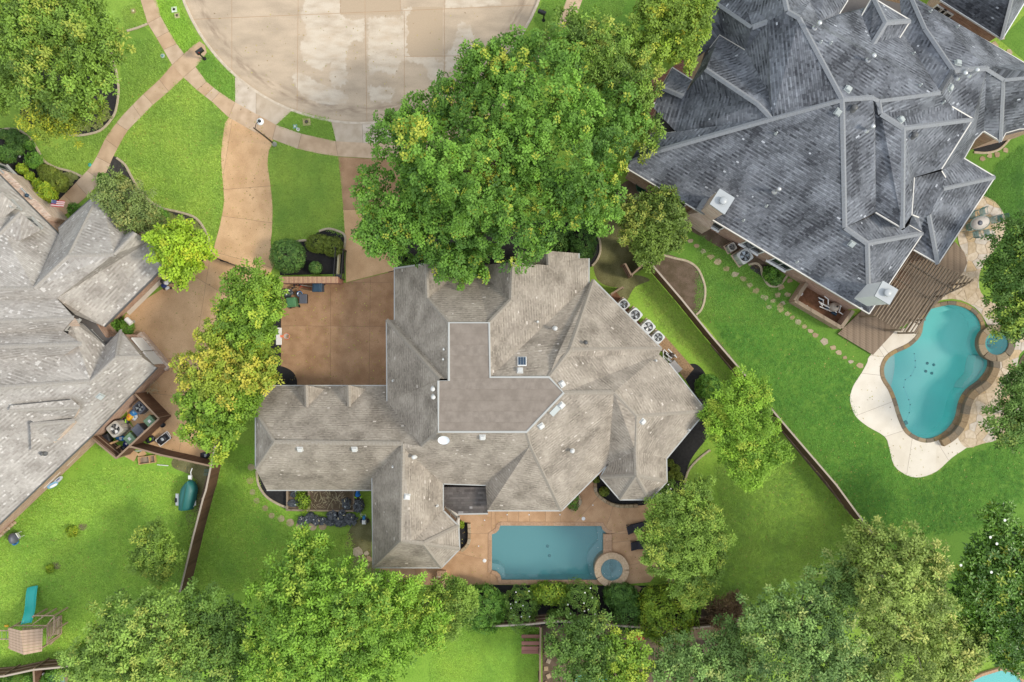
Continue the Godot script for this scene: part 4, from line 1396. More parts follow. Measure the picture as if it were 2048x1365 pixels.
	gable(o, [W(594, 781, 3.1), W(613, 774, 4.4), W(646, 781, 3.1)], M.brick_cream)
	gable(o, [W(680, 781, 3.1), W(698, 774, 4.4), W(729, 781, 3.1)], M.brick_cream)
	gable(o, [W(887, 975, 4.0), W(971, 975, 4.0), W(971, 975, 0.0), W(887, 975, 0.0)], M.brick)
	for g in [[565, 4.6], [650, 2.9], [735, 2.9]]:
		var st := T()
		box(st, at(W(g[0] + 10, 781, 3.0) * Vector3(1, 0, 1) + Vector3(0, 1.15, 0)), Vector3(2.6, 2.3, 0.08))
		obj("garage_door", st, M.garage_door, o)
	for q in [[745, 1040, -1, 0], [745, 1090, -1, 0], [810, 1137, 0, 1], [1050, 1022, 0, 1], [1010, 1022, 0, 1], [1085, 1022, 0, 1], [1270, 1001, 0, 1], [903, 1037, 0.7, -0.7], [919, 1076, 1, 0]]:
		var n := Vector3(q[2], 0, q[3])
		var c := W(q[0], q[1], 4.0) - n * 0.41
		c.y = 1.7
		window(o, c, n, 1.3, 1.7, M.trim, 1)
	# wall where the bay meets the porch, its brick face toward the pool
	# vents and fittings
	for q in [[600, 898], [709, 898], [965, 874], [814, 994], [1124, 769], [1123, 811], [1082, 852], [1285, 843], [1040, 742]]: box_vent(o, q[0], q[1], M.vent_white, 0.32)
	for q in [[867, 778], [868, 794], [829, 913], [1144, 901], [1110, 658]]: pipe_vent(o, q[0], q[1], M.vent_white, 0.09, 0.4, 0.15)
	for q in [[786, 762], [1075, 644], [786, 934], [874, 1012], [1312, 722], [1378, 860], [888, 699], [887, 719]]: pipe_vent(o, q[0], q[1], M.vent_white, 0.05, 0.3, 0.0)
	pipe_vent(o, 1171, 686, M.gutter_dark, 0.08, 0.35, 0.12)
	var f := roof_frame(1044, 724)
	var st2 := T()
	box(st2, f.translated_local(Vector3(0, 0.06, 0)), Vector3(0.62, 0.08, 0.72), 0.02)
	var fan := obj("solar_vent", st2, M.white, o)
	for k in 3:
		var cs := T()
		box(cs, f.translated_local(Vector3(-0.18 + 0.18 * k, 0.105, 0)), Vector3(0.16, 0.012, 0.62))
		obj("solar_cell", cs, M.solar_cell, fan)
	# satellite dish on its mast
	var dp: Vector3 = on_roof(889, 877)[0]
	var ds := T()
	tube(ds, [dp - Vector3(0, 0.1, 0), dp + Vector3(0, 0.35, 0)], [0.03], 8)
	var dish := obj("satellite_dish", ds, M.gutter_grey, o)
	var dd := T()
	lathe(dd, Transform3D(Basis(Vector3.RIGHT, 0.45), dp + Vector3(0, 0.45, 0)), [Vector2(0, 0), Vector2(0.15, 0.02), Vector2(0.30, 0.07), Vector2(0.40, 0.14)], 24, 1.0, 0.85)
	obj("dish", dd, M.dish, dish)
	var pt := T()
	box(pt, roof_frame(1110, 822).translated_local(Vector3(0, 0.025, 0)), Vector3(0.75, 0.02, 0.4))
	obj("roof_patch", pt, M.vent_grey, o)
func gable_chimney_cap(o: Node, c: Vector3, r: float) -> void:
	var st := T()
	lathe(st, at(c), [Vector2(r * 0.7, 0.0), Vector2(r * 0.7, 0.16), Vector2(r, 0.17), Vector2(r, 0.24), Vector2(r * 0.85, 0.28), Vector2(0, 0.31)], 20)
	obj("flue_cap", st, M.white_gloss, o)
func slate_house() -> void:
	var o := site_thing("brick_house", "sprawling brick house with weathered blue-grey slate roof and two chimneys", "house", W(1600, 300, 0))
	var V := {
		"A0": [1254, 337, 3.6], "A1": [1739, 628, 3.6], "J0": [1322, 300, 5.2], "J00": [1260, 325, 3.7], "J1": [1545, 237, 8.4], "J2": [1686, 198, 10.2], "J3": [1691, 455, 6.3], "J4": [1736, 487, 6.1], "J5": [1738, 572, 4.6],
		"G0": [1440, 70, 4.4], "G1": [1491, 100, 6.0], "G2": [1412, 138, 6.3], "G3": [1517, 208, 8.1], "G4": [1352, 264, 4.6], "G5": [1303, 212, 3.8], "G6": [1375, 180, 4.0], "G7": [1290, 272, 3.7], "G8": [1536, 183, 7.8], "G9": [1420, 96, 4.0],
		"T0": [1435, 6, 5.2], "T1": [1505, 54, 7.6], "T2": [1535, 43, 8.1], "T3": [1576, 22, 9.3], "T4": [1599, 35, 9.6], "T5": [1562, -40, 8.6], "T6": [1480, -30, 5.6], "T7": [1395, 115, 4.0], "T8": [1425, -20, 4.4],
		"N0": [1630, -50, 5.6], "N1": [1744, 12, 6.4], "N2": [1806, 66, 6.7], "N3": [1882, 184, 9.0], "N4": [1759, 200, 9.6], "N5": [1746, 194, 9.9], "N6": [1800, 0, 5.8],
		"b0": [1742, 0, 7.1], "b1": [1750, -2, 7.3], "b2": [1773, 45, 8.2], "b3": [1736, 106, 8.35], "b4": [1711, 54, 7.2], "b5": [1822, 41, 7.1], "b6": [1785, 99, 7.3],
		"a0": [1650, -20, 7.6], "a1": [1696, 1, 6.9], "a2": [1679, 28, 7.2], "a3": [1640, 44, 8.6], "a4": [1622, 0, 7.9],
		"P0": [1822, -10, 6.2], "P1": [1852, 58, 7.5], "P2": [1909, 141, 8.9], "P3": [1974, 136, 8.5], "P4": [2009, 158, 7.7], "P5": [2110, 148, 7.7], "P6": [2110, 168, 5.5], "P7": [1832, 0, 5.5], "P8": [2048, 125, 5.5],
		"E0": [1763, 227, 9.2], "E1": [1801, 221, 8.8], "E2": [1904, 213, 7.6], "E3": [1947, 238, 6.9], "E4": [1808, 256, 8.9], "E5": [1751, 215, 9.1], "E6": [1752, 425, 6.0], "E7": [1806, 457, 6.2], "E8": [1884, 338, 6.1], "E9": [1829, 355, 6.4], "E10": [1824, 430, 6.1],
		"F0": [1752, 428, 5.1], "F1": [1806, 461, 4.7], "F2": [1819, 450, 4.5], "F3": [1847, 466, 4.1], "F4": [1779, 568, 3.9],
		"H0": [1829, 356, 5.7], "H1": [1884, 342, 5.3], "H2": [1892, 355, 5.2], "H3": [1882, 388, 5.1], "H4": [1838, 435, 5.1], "H5": [1825, 430, 5.5],
		"K0": [1884, 341, 4.9], "K1": [1929, 317, 3.7], "K2": [1991, 354, 3.5], "K3": [1887, 377, 5.0], "K4": [1877, 528, 3.5], "K5": [1859, 430, 4.9], "K6": [1828, 500, 3.5], "K7": [1847, 467, 3.9], "K8": [1838, 436, 4.7],
		"X0": [1968, 262, 4.6], "X1": [1950, 280, 4.2], "X2": [2003, 283, 4.0], "X3": [2110, 255, 4.0], "X4": [2012, 266, 4.0], "X5": [2040, 258, 4.0],
		"S0": [1345, 135, 4.0], "S1": [1385, 160, 4.6], "S2": [1328, 165, 3.8], "S3": [1327, 176, 4.5], "S4": [1367, 193, 5.2], "S5": [1310, 205, 3.8],
	}
	var rf := roof(o, V, ["A0 A1 J5 J4 J3 J2 J1 J0 J00", "G0 G1 G8 J1 G3 G2 G9", "G2 G3 J1 G4 G5 G6 G9", "G4 J1 J0 J00 A0 G7", "T0 T6 T1", "T6 T5 T3 T2 T1", "T0 T1 T2 G8 G1 G0 G9 T7 T8", "T2 T3 T4 J2 J1 G8", "T3 T5 N0 a4 T4",
		"T4 a4 a3 a2 N1 N2 N3 N4 N5 J2", "a0 a1 a2 a3 a4", "b0 b1 b2 b3 b4", "b2 b5 b6 b3", "b1 b5 b2", "P0 P1 P2 N3 N2 N6", "P0 P7 P8 P6 P5 P4 P3 P2 P1", "N4 N3 E2 E1 E0", "E0 E1 E2 E3 E4", "E4 E3 E8 E9 E10 E7", "J2 N5 E5 E6 J3", "N5 N4 E0 E5", "E5 E0 E4 E7 E6",
		"J3 F0 F1 F2 F3 J4", "J4 F3 F4 J5", "J5 F4 A1", "H0 H1 H2 H3 H4 H5", "K0 K1 K2 K3", "K3 K2 K4 K5", "K5 K4 K6 K7 K8", "K0 K3 K5 K8", "F2 F3 K7 K8 H5", "P2 P3 X0 X1 K1 K0 E3 E2 N3", "P3 P4 X2 X0", "P4 P5 X3 X5 X4 X2", "S0 S1 S4 S3 S2", "S2 S3 S4 G6 G5 S5"], M.shingle_slate, "roof", 13.0)
	ridge_caps(rf, V, ["J00 J0 J1 J2", "J2 J3 J4 J5", "J4 F3", "G2 G3 J1", "T0 T1 T2", "T3 T4 J2", "T3 T5", "J2 N5 N4", "N4 N3 P2", "P0 P1 P2 P3 P4", "P4 P5", "P4 X2", "N4 E0 E4", "E4 E3", "E4 E7", "b1 b2 b3", "b2 b5", "K3 K2", "K5 K4", "S3 S4", "N3 P2"], M.cap_slate, 0.19)
	gutters(o, V, ["A0 A1", "A1 F4", "F4 F3 F2", "G9 G0 G1", "S2 S0 S1", "S5 G5", "G7 G4", "a1 a2", "b4 b0", "b5 b6", "b1 b5", "P7 P8 P6", "E3 E8", "E2 E3", "E6 E7", "H1 H2", "H4 H5", "E9 E10", "K1 K2 K4 K6", "X1 X0 X2 X4 X5 X3", "X1 K1"], M.trim, 0.08)
	var wp := walls(o, [1254, 337, 1739, 628, 1779, 568, 1835, 490, 1877, 528, 1991, 354, 1929, 317, 1965, 262, 2003, 283, 2110, 255, 2110, 160, 1837, 5, 1640, -40, 1435, -10, 1397, 115, 1372, 187, 1306, 210, 1292, 270], 3.6, 0.34, 3.55, M.brick)
	gable(o, [W(1752, 424, 6.0), W(1805, 455, 6.2), W(1805, 455, 4.5), W(1752, 424, 4.9)], M.white)
	gable(o, [W(1884, 336, 6.1), W(1946, 237, 6.9), W(1946, 237, 4.4), W(1884, 336, 4.4)], M.white)
	gable(o, [W(1742, 2, 7.1), W(1711, 54, 7.2), W(1711, 54, 6.0), W(1742, 2, 6.0)], M.white)
	gable(o, [W(1822, 43, 7.1), W(1786, 99, 7.3), W(1786, 99, 6.2), W(1822, 43, 6.2)], M.white)
	# windows with dark glass along the brick side wall
	var a := W2(1254, 337, 3.6)
	var b := W2(1739, 628, 3.6)
	var d := (b - a).normalized()
	var n := Vector3(-d.y, 0, d.x)
	for s in [0.215, 0.375, 0.545, 0.665]:
		var q := a.lerp(b, s)
		var c := v3(q, 1.75) - n * 0.335
		window(o, c, n, 1.5, 1.5, M.white, 1)
	# brick chimney: wide foot, sloping shoulder, slim shaft and a white metal cover with a round flue
	var top := ccw(plan([1440, 380, 1467, 397, 1448.5, 427, 1422, 408], 6.6))
	var cc := (top[0] + top[1] + top[2] + top[3]) / 4.0
	var st := T()
	prism(st, top, 2.2, 6.55)
	var foot := PackedVector2Array()
	for p in top:
		var v := p - cc
		foot.append(cc - Vector2(n.x, n.z) * -0.12 + d * v.dot(d) * 1.75 + Vector2(n.x, n.z) * v.dot(Vector2(n.x, n.z)) * 1.15)
	prism(st, foot, -0.05, 2.3)
	for i in 4:
		var j := (i + 1) % 4
		quad(st, v3(foot[i], 2.3), v3(foot[j], 2.3), v3(top[j], 3.3), v3(top[i], 3.3))
	var ch := obj("chimney", st, M.brick_cream, o)
	var cs := T()
	prism(cs, Geometry2D.offset_polygon(top, 0.07)[0], 6.52, 6.66)
	obj("chimney_cover", cs, M.white_gloss, ch)
	gable_chimney_cap(ch, v3(cc, 6.66), 0.27)
	var cr := T()
	var up: Vector3 = on_roof(1400, 412)[0]
	box(cr, Transform3D(Basis(Vector3(d.x, 0, d.y), Vector3.UP, n), up + Vector3(0.35, 0.25, 0)), Vector3(0.9, 0.5, 1.2), 0.2)
	obj("chimney_saddle", cr, M.cap_slate, ch)
	# white boarded chimney
	var t2 := ccw(plan([1766.5, 564, 1794.5, 580.5, 1778.5, 608, 1751.5, 592], 6.8))
	var c2 := (t2[0] + t2[1] + t2[2] + t2[3]) / 4.0
	st = T()
	prism(st, t2, 3.0, 6.75)
	var y := 3.6
	while y < 6.6:
		prism(st, Geometry2D.offset_polygon(t2, 0.012)[0], y, y + 0.13)
		y += 0.16
	ch = obj("chimney", st, M.white, o)
	cs = T()
	prism(cs, Geometry2D.offset_polygon(t2, 0.06)[0], 6.7, 6.84)
	obj("chimney_cover", cs, M.white_gloss, ch)
	gable_chimney_cap(ch, v3(c2, 6.84), 0.28)
	for q in [[1696, 179], [1677, 224], [1802, 240], [1916, 127], [1900, 175], [1704, 488]]: box_vent(o, q[0], q[1], M.vent_grey, 0.34)
	for q in [[1736, 121], [1734, 260], [1916, 155], [1939, 149], [1550, 383], [1629, 57]]: pipe_vent(o, q[0], q[1], M.steel, 0.09, 0.75, 0.16)
	for q in [[1641, 85], [1661, 87], [1826, 108], [1840, 171], [1886, 205], [1552, 267], [1487, 441], [1533, 412], [1594, 524], [1860, 24], [1914, 55]]: pipe_vent(o, q[0], q[1], M.vent_grey, 0.05, 0.28, 0.0)
	for q in [[1706, 218], [1826, 272]]: pipe_vent(o, q[0], q[1], M.gutter_dark, 0.1, 0.25, 0.2)
func grey_house() -> void:
	var o := site_thing("brick_house", "house with pale grey shingle roof and dormers cut by the left picture edge", "house", W(100, 700, 0))
	var V := {
		"l1": [330, 532, 2.8], "l2": [208, 654, 2.8], "l3": [136, 511, 6.3], "l4": [227, 509, 6.0], "l5": [270, 466, 5.1], "l6": [300, 482, 3.4], "l7": [200, 381, 2.8], "l7b": [267, 446, 2.8], "l7c": [257, 458, 3.4], "l8": [116, 457, 2.8], "l8b": [117, 469, 3.2], "l9": [67, 577, 6.3], "l10": [113, 597, 5.3], "l11": [150, 630, 3.9],
		"n0": [-120, 232, 2.8], "n1": [0, 352, 2.8], "n2": [117, 469, 2.8], "n3": [-120, 578, 6.5],
		"e0": [40, 425, 5.2], "e1": [0, 462, 4.5], "e2": [-40, 505, 5.4], "e3": [81, 460, 4.3], "e4": [41, 481, 5.0], "e5": [2, 386, 5.0], "e6": [-38, 424, 4.3], "e7": [34, 414, 4.1], "e8": [-10, 448, 4.8], "e9": [-60, 470, 5.3],
		"r0": [-120, 648, 7.0], "r1": [148, 636, 6.1], "r2": [-120, 601, 6.3], "r3": [-120, 670, 6.2], "r4": [126, 662, 5.1], "r5": [-120, 698, 7.0], "r6": [163, 688, 6.0], "r7": [124, 713, 5.0], "r8": [-120, 724, 6.2], "r9": [-120, 784, 7.4], "r10": [180, 763, 5.2],
		"p0": [166, 648, 3.4], "p1": [210, 692, 3.2], "p2": [130, 706, 4.9], "p3": [240, 660, 2.9], "p4": [230, 716, 5.2], "p5": [283, 715, 4.2], "p6": [313, 736, 2.8], "p7": [181, 874, 2.8], "p8": [-120, 1162, 2.8], "p9": [262, 682, 2.8], "p10": [207, 722, 4.0], "p11": [140, 640, 4.6],
		"f0": [143, 800, 5.1], "f1": [20, 812, 6.0], "f2": [160, 814, 4.8], "f3": [148, 836, 4.1], "f4": [70, 846, 5.0], "f5": [18, 820, 5.9], "f6": [150, 842, 4.4], "f7": [105, 885, 3.9], "f8": [62, 905, 4.4], "f9": [60, 850, 5.2],
	}
	var rf := roof(o, V, ["n0 n1 n2 l9 n3", "l8 l7 l3 l9 l8b", "l7 l7b l7c l4 l3", "l4 l7c l5", "l5 l6 l1 l2 l11 l10 l9 l3 l4", "e0 e1 e2", "e0 e3 e4 e2", "e5 e6 e9", "e5 e7 e8 e9", "l9 l10 r2 n3", "r2 l10 r1 r0", "r0 r1 r4 r3", "r3 r4 r6 r5", "r5 r6 r7 r8", "r8 r7 r10 r9", "p11 p0 p1 p10 r10 r7 p2", "p1 p3 p4 r10 p10", "p3 p9 p5 p4", "p9 p6 p5", "r9 r10 p4 p5 p6 p7 p8", "f1 f0 f2 f5", "f5 f2 f3 f4", "f9 f6 f7 f8"], M.shingle_grey, "roof", 12.5)
	ridge_caps(rf, V, ["l7 l3 l4 l5", "l9 l3", "n3 l9", "r0 r1", "r5 r6", "r9 r10 p4 p5", "p3 p4", "e0 e2", "e5 e9", "f5 f2", "f9 f6"], M.cap_grey, 0.15)
	gutters(o, V, ["l1 l2", "n0 n1 n2", "l8 l7", "p6 p7 p8", "p0 p1"], M.gutter_dark, 0.11)
	walls(o, [321, 523, 199, 645, 215, 668, 240, 660, 313, 736, 181, 874, -120, 1162, -120, 232, 116, 457, 200, 381, 300, 480], 2.8, 0.30, 2.76, M.brick)
	gable(o, [W(272, 468, 5.0), W(258, 458, 3.3), W(301, 484, 3.3)], M.brick)
	gable(o, [W(149, 636, 6.0), W(127, 662, 5.0), W(127, 662, 4.4), W(160, 652, 4.2), W(115, 598, 4.4), W(115, 598, 5.2)], M.brick_cream)
	gable(o, [W(163, 688, 5.9), W(126, 712, 4.9), W(126, 712, 4.0), W(127, 664, 4.0), W(127, 664, 5.0)], M.brick_cream)
	gable(o, [W(41, 426, 5.1), W(80, 460, 4.2), W(62, 470, 3.2), W(8, 440, 3.6), W(2, 461, 4.4)], M.trim)
	gable(o, [W(3, 387, 4.9), W(33, 414, 4.1), W(20, 424, 3.2), W(-36, 424, 4.2)], M.trim)
	gable(o, [W(160, 814, 4.7), W(148, 836, 4.0), W(152, 842, 3.4), W(146, 800, 4.2)], M.brick_cream)
	gable(o, [W(150, 842, 4.3), W(106, 884, 3.8), W(112, 890, 3.2), W(156, 848, 3.2)], M.brick_cream)
	var ne := Vector3(0.72, 0, -0.69)
	var se := Vector3(0.69, 0, 0.72)
	for q in [[62, 445, 4.2, ne, 0.9, 0.9], [22, 409, 4.0, ne, 0.8, 0.8], [143, 650, 4.7, Vector3(0.8, 0, 0.6), 0.9, 0.5], [200, 672, 2.4, ne, 1.1, 1.0], [131, 864, 3.55, se, 1.7, 0.55], [9, 340, 1.6, ne, 1.2, 1.4], [65, 392, 1.7, ne, 1.0, 1.4]]:
		window(o, W(q[0], q[1], q[2]), q[3], q[4], q[5], M.gutter_grey, 1)
	# back wall windows
	var a := W2(313, 736, 2.8)
	var b := W2(-120, 1162, 2.8)
	var d := (b - a).normalized()
	var n := Vector3(d.y, 0, -d.x)
	for s in [0.36, 0.45, 0.56]: window(o, v3(a.lerp(b, s), 1.6) + n * -0.29, n, 1.5, 1.4, M.trim, 1)
	# wide garage front: lintel roof over the door, door in four panels
	var ga := W2(338, 536)
	var gb := W2(250, 623)
	var gd := (gb - ga).normalized()
	var gn := Vector3(-gd.y, 0, gd.x) if Vector2(-gd.y, gd.x).dot(Vector2(1, 1)) > 0 else Vector3(gd.y, 0, -gd.x)
	for k in 4:
		var st := T()
		box(st, Transform3D(Basis(Vector3(gd.x, 0, gd.y), Vector3.UP, Vector3(gd.x, 0, gd.y).cross(Vector3.UP)), v3(ga.lerp(gb, 0.5), 0.28 + 0.54 * k)), Vector3(4.75, 0.52, 0.06), 0.02)
		obj("garage_door_panel", st, M.garage_door, o)
	var ls := T()
	box(ls, Transform3D(Basis(Vector3(gd.x, 0, gd.y), Vector3.UP, Vector3(gd.x, 0, gd.y).cross(Vector3.UP)), v3(ga.lerp(gb, 0.5), 2.32) + gn * 0.02), Vector3(5.0, 0.16, 0.3), 0.03)
	obj("garage_lintel", ls, M.gutter_grey, o)
	# the second garage front: low arch of pale brick before two doors
	var s2 := T()
	var wa := W2(284, 668)
	var wb := W2(342, 738)
	var wd := (wb - wa).normalized()
	for k in 2:
		var c := wa.lerp(wb, 0.3 + 0.38 * k)
		box(s2, Transform3D(Basis(Vector3(wd.x, 0, wd.y), Vector3.UP, Vector3(wd.x, 0, wd.y).cross(Vector3.UP)), v3(c, 1.05)), Vector3(1.3, 2.1, 0.10), 0.02)
	obj("garage_door", s2, M.white, o)
	var sp := T()
	beam(sp, v3(wa, 0.28), v3(wb, 0.28), 0.5, 0.6)
	obj("brick_step", sp, M.brick_cream, o)
	for q in [[200, 793]]: box_vent(o, q[0], q[1], M.vent_grey, 0.36)
	pipe_vent(o, 88, 907, M.gutter_dark, 0.1, 0.25, 0.14)
	# entry canopy and brick front bays
	var bs := T()
	prism(bs, plan([20, 345, 40, 352, 110, 420, 128, 440, 112, 452, 92, 446, 0, 352], 0.8), -0.05, 2.3)
	obj("entry_bay", bs, M.brick_cream, o)
func corner_house() -> void:
	var o := site_thing("brick_house", "dark roofed brick house in the top right corner of the picture", "house", W(2000, 0, 0))
	var V := {"a": [1845, -70, 5.0], "b": [1882, 0, 3.8], "c": [2005, 78, 3.8], "d": [2120, -110, 3.8], "e": [1960, -110, 8.0], "f": [2040, -60, 8.0], "b2": [1900, -60, 5.0], "g": [1880, -14, 3.8]}
	var rf := roof(o, V, ["b c f e", "c d f", "a b e"], M.shingle_slate, "roof", 13.0)
	ridge_caps(rf, V, ["e f", "f c", "e b"], M.cap_slate, 0.2)
	gutters(o, V, ["b c", "c d"], M.white, 0.11)
	walls(o, [1882, 0, 2005, 78, 2120, -110, 1980, -160], 3.8, 0.25, 3.75, M.brick)
	var a := W2(1882, 0, 3.8)
	var b := W2(2005, 78, 3.8)
	var d := (b - a).normalized()
	var n := Vector3(-d.y, 0, d.x)
	for s in [0.12, 0.22]: window(o, v3(a.lerp(b, s), 2.1) - n * 0.22, n, 0.8, 1.6, M.white, 1)
	var st := T()
	box(st, Transform3D(Basis(Vector3(d.x, 0, d.y), Vector3.UP, n), v3(a.lerp(b, 0.33), 2.3) - n * 0.12), Vector3(0.25, 0.45, 0.2), 0.05)
	obj("wall_lantern", st, M.black_metal, o)
func shell(o: Node, outline: PackedVector2Array, deep: float, wall_m: Material, floor_m: Material) -> void:
	var st := T()
	prism(st, outline, -deep, -0.02, false)
	obj("pool_wall", st, wall_m, o)
	var fs := T()
	top_face(fs, outline, -deep)
	obj("pool_floor", fs, floor_m, o)
func home_pool() -> void:
	var o := site_thing("swimming_pool", "rectangular blue-grey swimming pool with notched corners behind the taupe house", "pool", W(1100, 1106))
	shell(o, pool_a, 1.35, M.plaster_step, M.plaster_blue)
	var steps := [[[1197, 1052, 1199, 1088, 1190, 1098, 1181, 1109, 1177, 1126, 1180, 1145, 1184, 1160.5, 1221.5, 1160.5, 1221.5, 1069, 1213, 1066, 1206, 1060, 1203, 1052.4], 0.8], [[1205, 1062, 1207, 1104, 1221.5, 1104, 1221.5, 1069.3, 1213, 1066.4], 0.45], [[1214, 1067, 1215, 1104, 1221.4, 1104, 1221.4, 1069.6], 0.22], [[983.5, 1131, 998, 1133, 1008, 1142, 1011, 1160.5, 1000, 1160.5, 997, 1153, 991, 1147, 983.5, 1145], 0.45]]
	var k := 0
	for s in steps:
		var st := T()
		prism(st, plan(s[0]), -1.34, -s[1])
		obj("pool_step", st, M.plaster_step, o)
		k += 1
	for q in [[1095, 1093], [1099, 1112]]:
		var st := T()
		lathe(st, at(W(q[0], q[1], -1.35)), [Vector2(0.13, 0), Vector2(0.13, 0.03), Vector2(0.09, 0.05), Vector2(0, 0.05)], 16)
		obj("drain", st, M.drain, o)
	for q in [[1195, 1066, 0.8], [1195, 1080, 0.8], [1196, 1096, 0.8], [1180, 1131, 0.8], [1182, 1148, 0.8], [1204, 1064, 0.8], [1204, 1083, 0.8], [1213, 1075, 0.45], [1213, 1094, 0.45], [996, 1137, 0.45], [1006, 1149, 0.45]]:
		var st := T()
		lathe(st, at(W(q[0], q[1], -q[2])), [Vector2(0.045, 0.0), Vector2(0.045, 0.015), Vector2(0, 0.02)], 8)
		obj("step_marker", st, M.white, o)
	var wst := T()
	top_face(wst, Geometry2D.offset_polygon(pool_a, 0.01)[0], -0.11)
	obj("water", wst, M.water, o)
	var cm := [M.coping0, M.coping1, M.coping2, M.coping3]
	stones_along(o, "coping_stone", plan([983, 1145, 983, 1069, 991, 1066, 997, 1060, 1000, 1051, 1203, 1052, 1206, 1060, 1213, 1066, 1222, 1069]), false, 0.30, -0.03, -0.06, 0.055, 0.85, cm, 0.015, 4)
	stones_along(o, "coping_stone", plan([1225, 1068, 1225, 1108]), false, -0.05, -0.75, -0.06, 0.16, 0.55, cm, 0.015, 5)
	stones_along(o, "coping_stone", plan([1195, 1164.5, 1000, 1164.5, 997, 1153, 991, 1147, 983, 1145]), false, 0.16, -0.16, -0.06, 0.10, 0.7, cm, 0.015, 6)
	# the spa: a raised round basin at the pool's corner
	var s := site_thing("hot_tub", "round raised spa with wide tan stone rim at the pool corner", "spa", W(1224, 1141))
	var c := W(1224, 1141, 0.45)
	c.y = 0
	var st := T()
	lathe(st, at(c), [Vector2(1.36, -1.34), Vector2(1.36, 0.38)], 48)
	obj("basin_wall", st, M.coping1, s)
	st = T()
	lathe(st, at(c), [Vector2(0.87, 0.44), Vector2(0.87, -0.10), Vector2(0.50, -0.12), Vector2(0.48, -0.55), Vector2(0, -0.55)], 48)
	obj("basin", st, M.plaster_step, s)
	var rp := PackedVector2Array()
	for k2 in 49: rp.append(Vector2(c.x, c.z) + Vector2(cos(TAU * k2 / 48.0), sin(TAU * k2 / 48.0)) * 0.86)
	stones_along(s, "rim_stone", rp, false, 0.0, 0.53, 0.34, 0.45, 0.78, [M.spa_stone0, M.spa_stone1], 0.012, 8)
	st = T()
	lathe(st, at(c + Vector3(0, 0.36, 0)), [Vector2(0.868, 0), Vector2(0, 0)], 40)
	obj("water", st, M.spa_water, s)
	for q in [[0, -0.2], [0.02, 0.16], [0.02, -0.02]]:
		st = T()
		lathe(st, at(c + Vector3(q[0], -0.55, q[1])), [Vector2(0.08, 0.0), Vector2(0.08, 0.03), Vector2(0, 0.04)], 12)
		obj("drain", st, M.drain, s)
	for k2 in 6:
		st = T()
		var a := TAU * k2 / 6.0 + 0.3
		lathe(st, at(c + Vector3(cos(a) * 0.7, -0.11, sin(a) * 0.7)), [Vector2(0.035, 0.0), Vector2(0.035, 0.015), Vector2(0, 0.02)], 8)
		obj("jet", st, M.white, s)
	# skimmer lids set in the patio
	for q in [[1167, 1038, 0.15, "beside the pool's top edge"], [969, 1122, 0.15, "left of the pool's lower left corner"]]:
		st = T()
		lathe(st, at(W(q[0], q[1], 0.026)), [Vector2(q[2], -0.01), Vector2(q[2], 0.008), Vector2(q[2] * 0.9, 0.014), Vector2(0, 0.014)], 20)
		tag(obj("skimmer_lid", st, M.white), "round white skimmer lid in the patio " + q[3], "lid", "white skimmer lids")
	for q in [[969, 1041, "below the dark porch roof"], [1014, 1030, "first of three along the house eave"], [1058, 1030, "second of three along the house eave"], [1120, 1030, "third of three along the house eave"], [1186, 1011, "nearest the turret bed"], [957, 1093, "left of the pool beside the bay"]]:
		st = T()
		lathe(st, at(W(q[0], q[1], 0.026)), [Vector2(0.055, -0.01), Vector2(0.055, 0.008), Vector2(0, 0.012)], 12)
		tag(obj("deck_drain", st, M.white), "tiny white patio drain cover " + q[2], "drain", "small white patio drains")
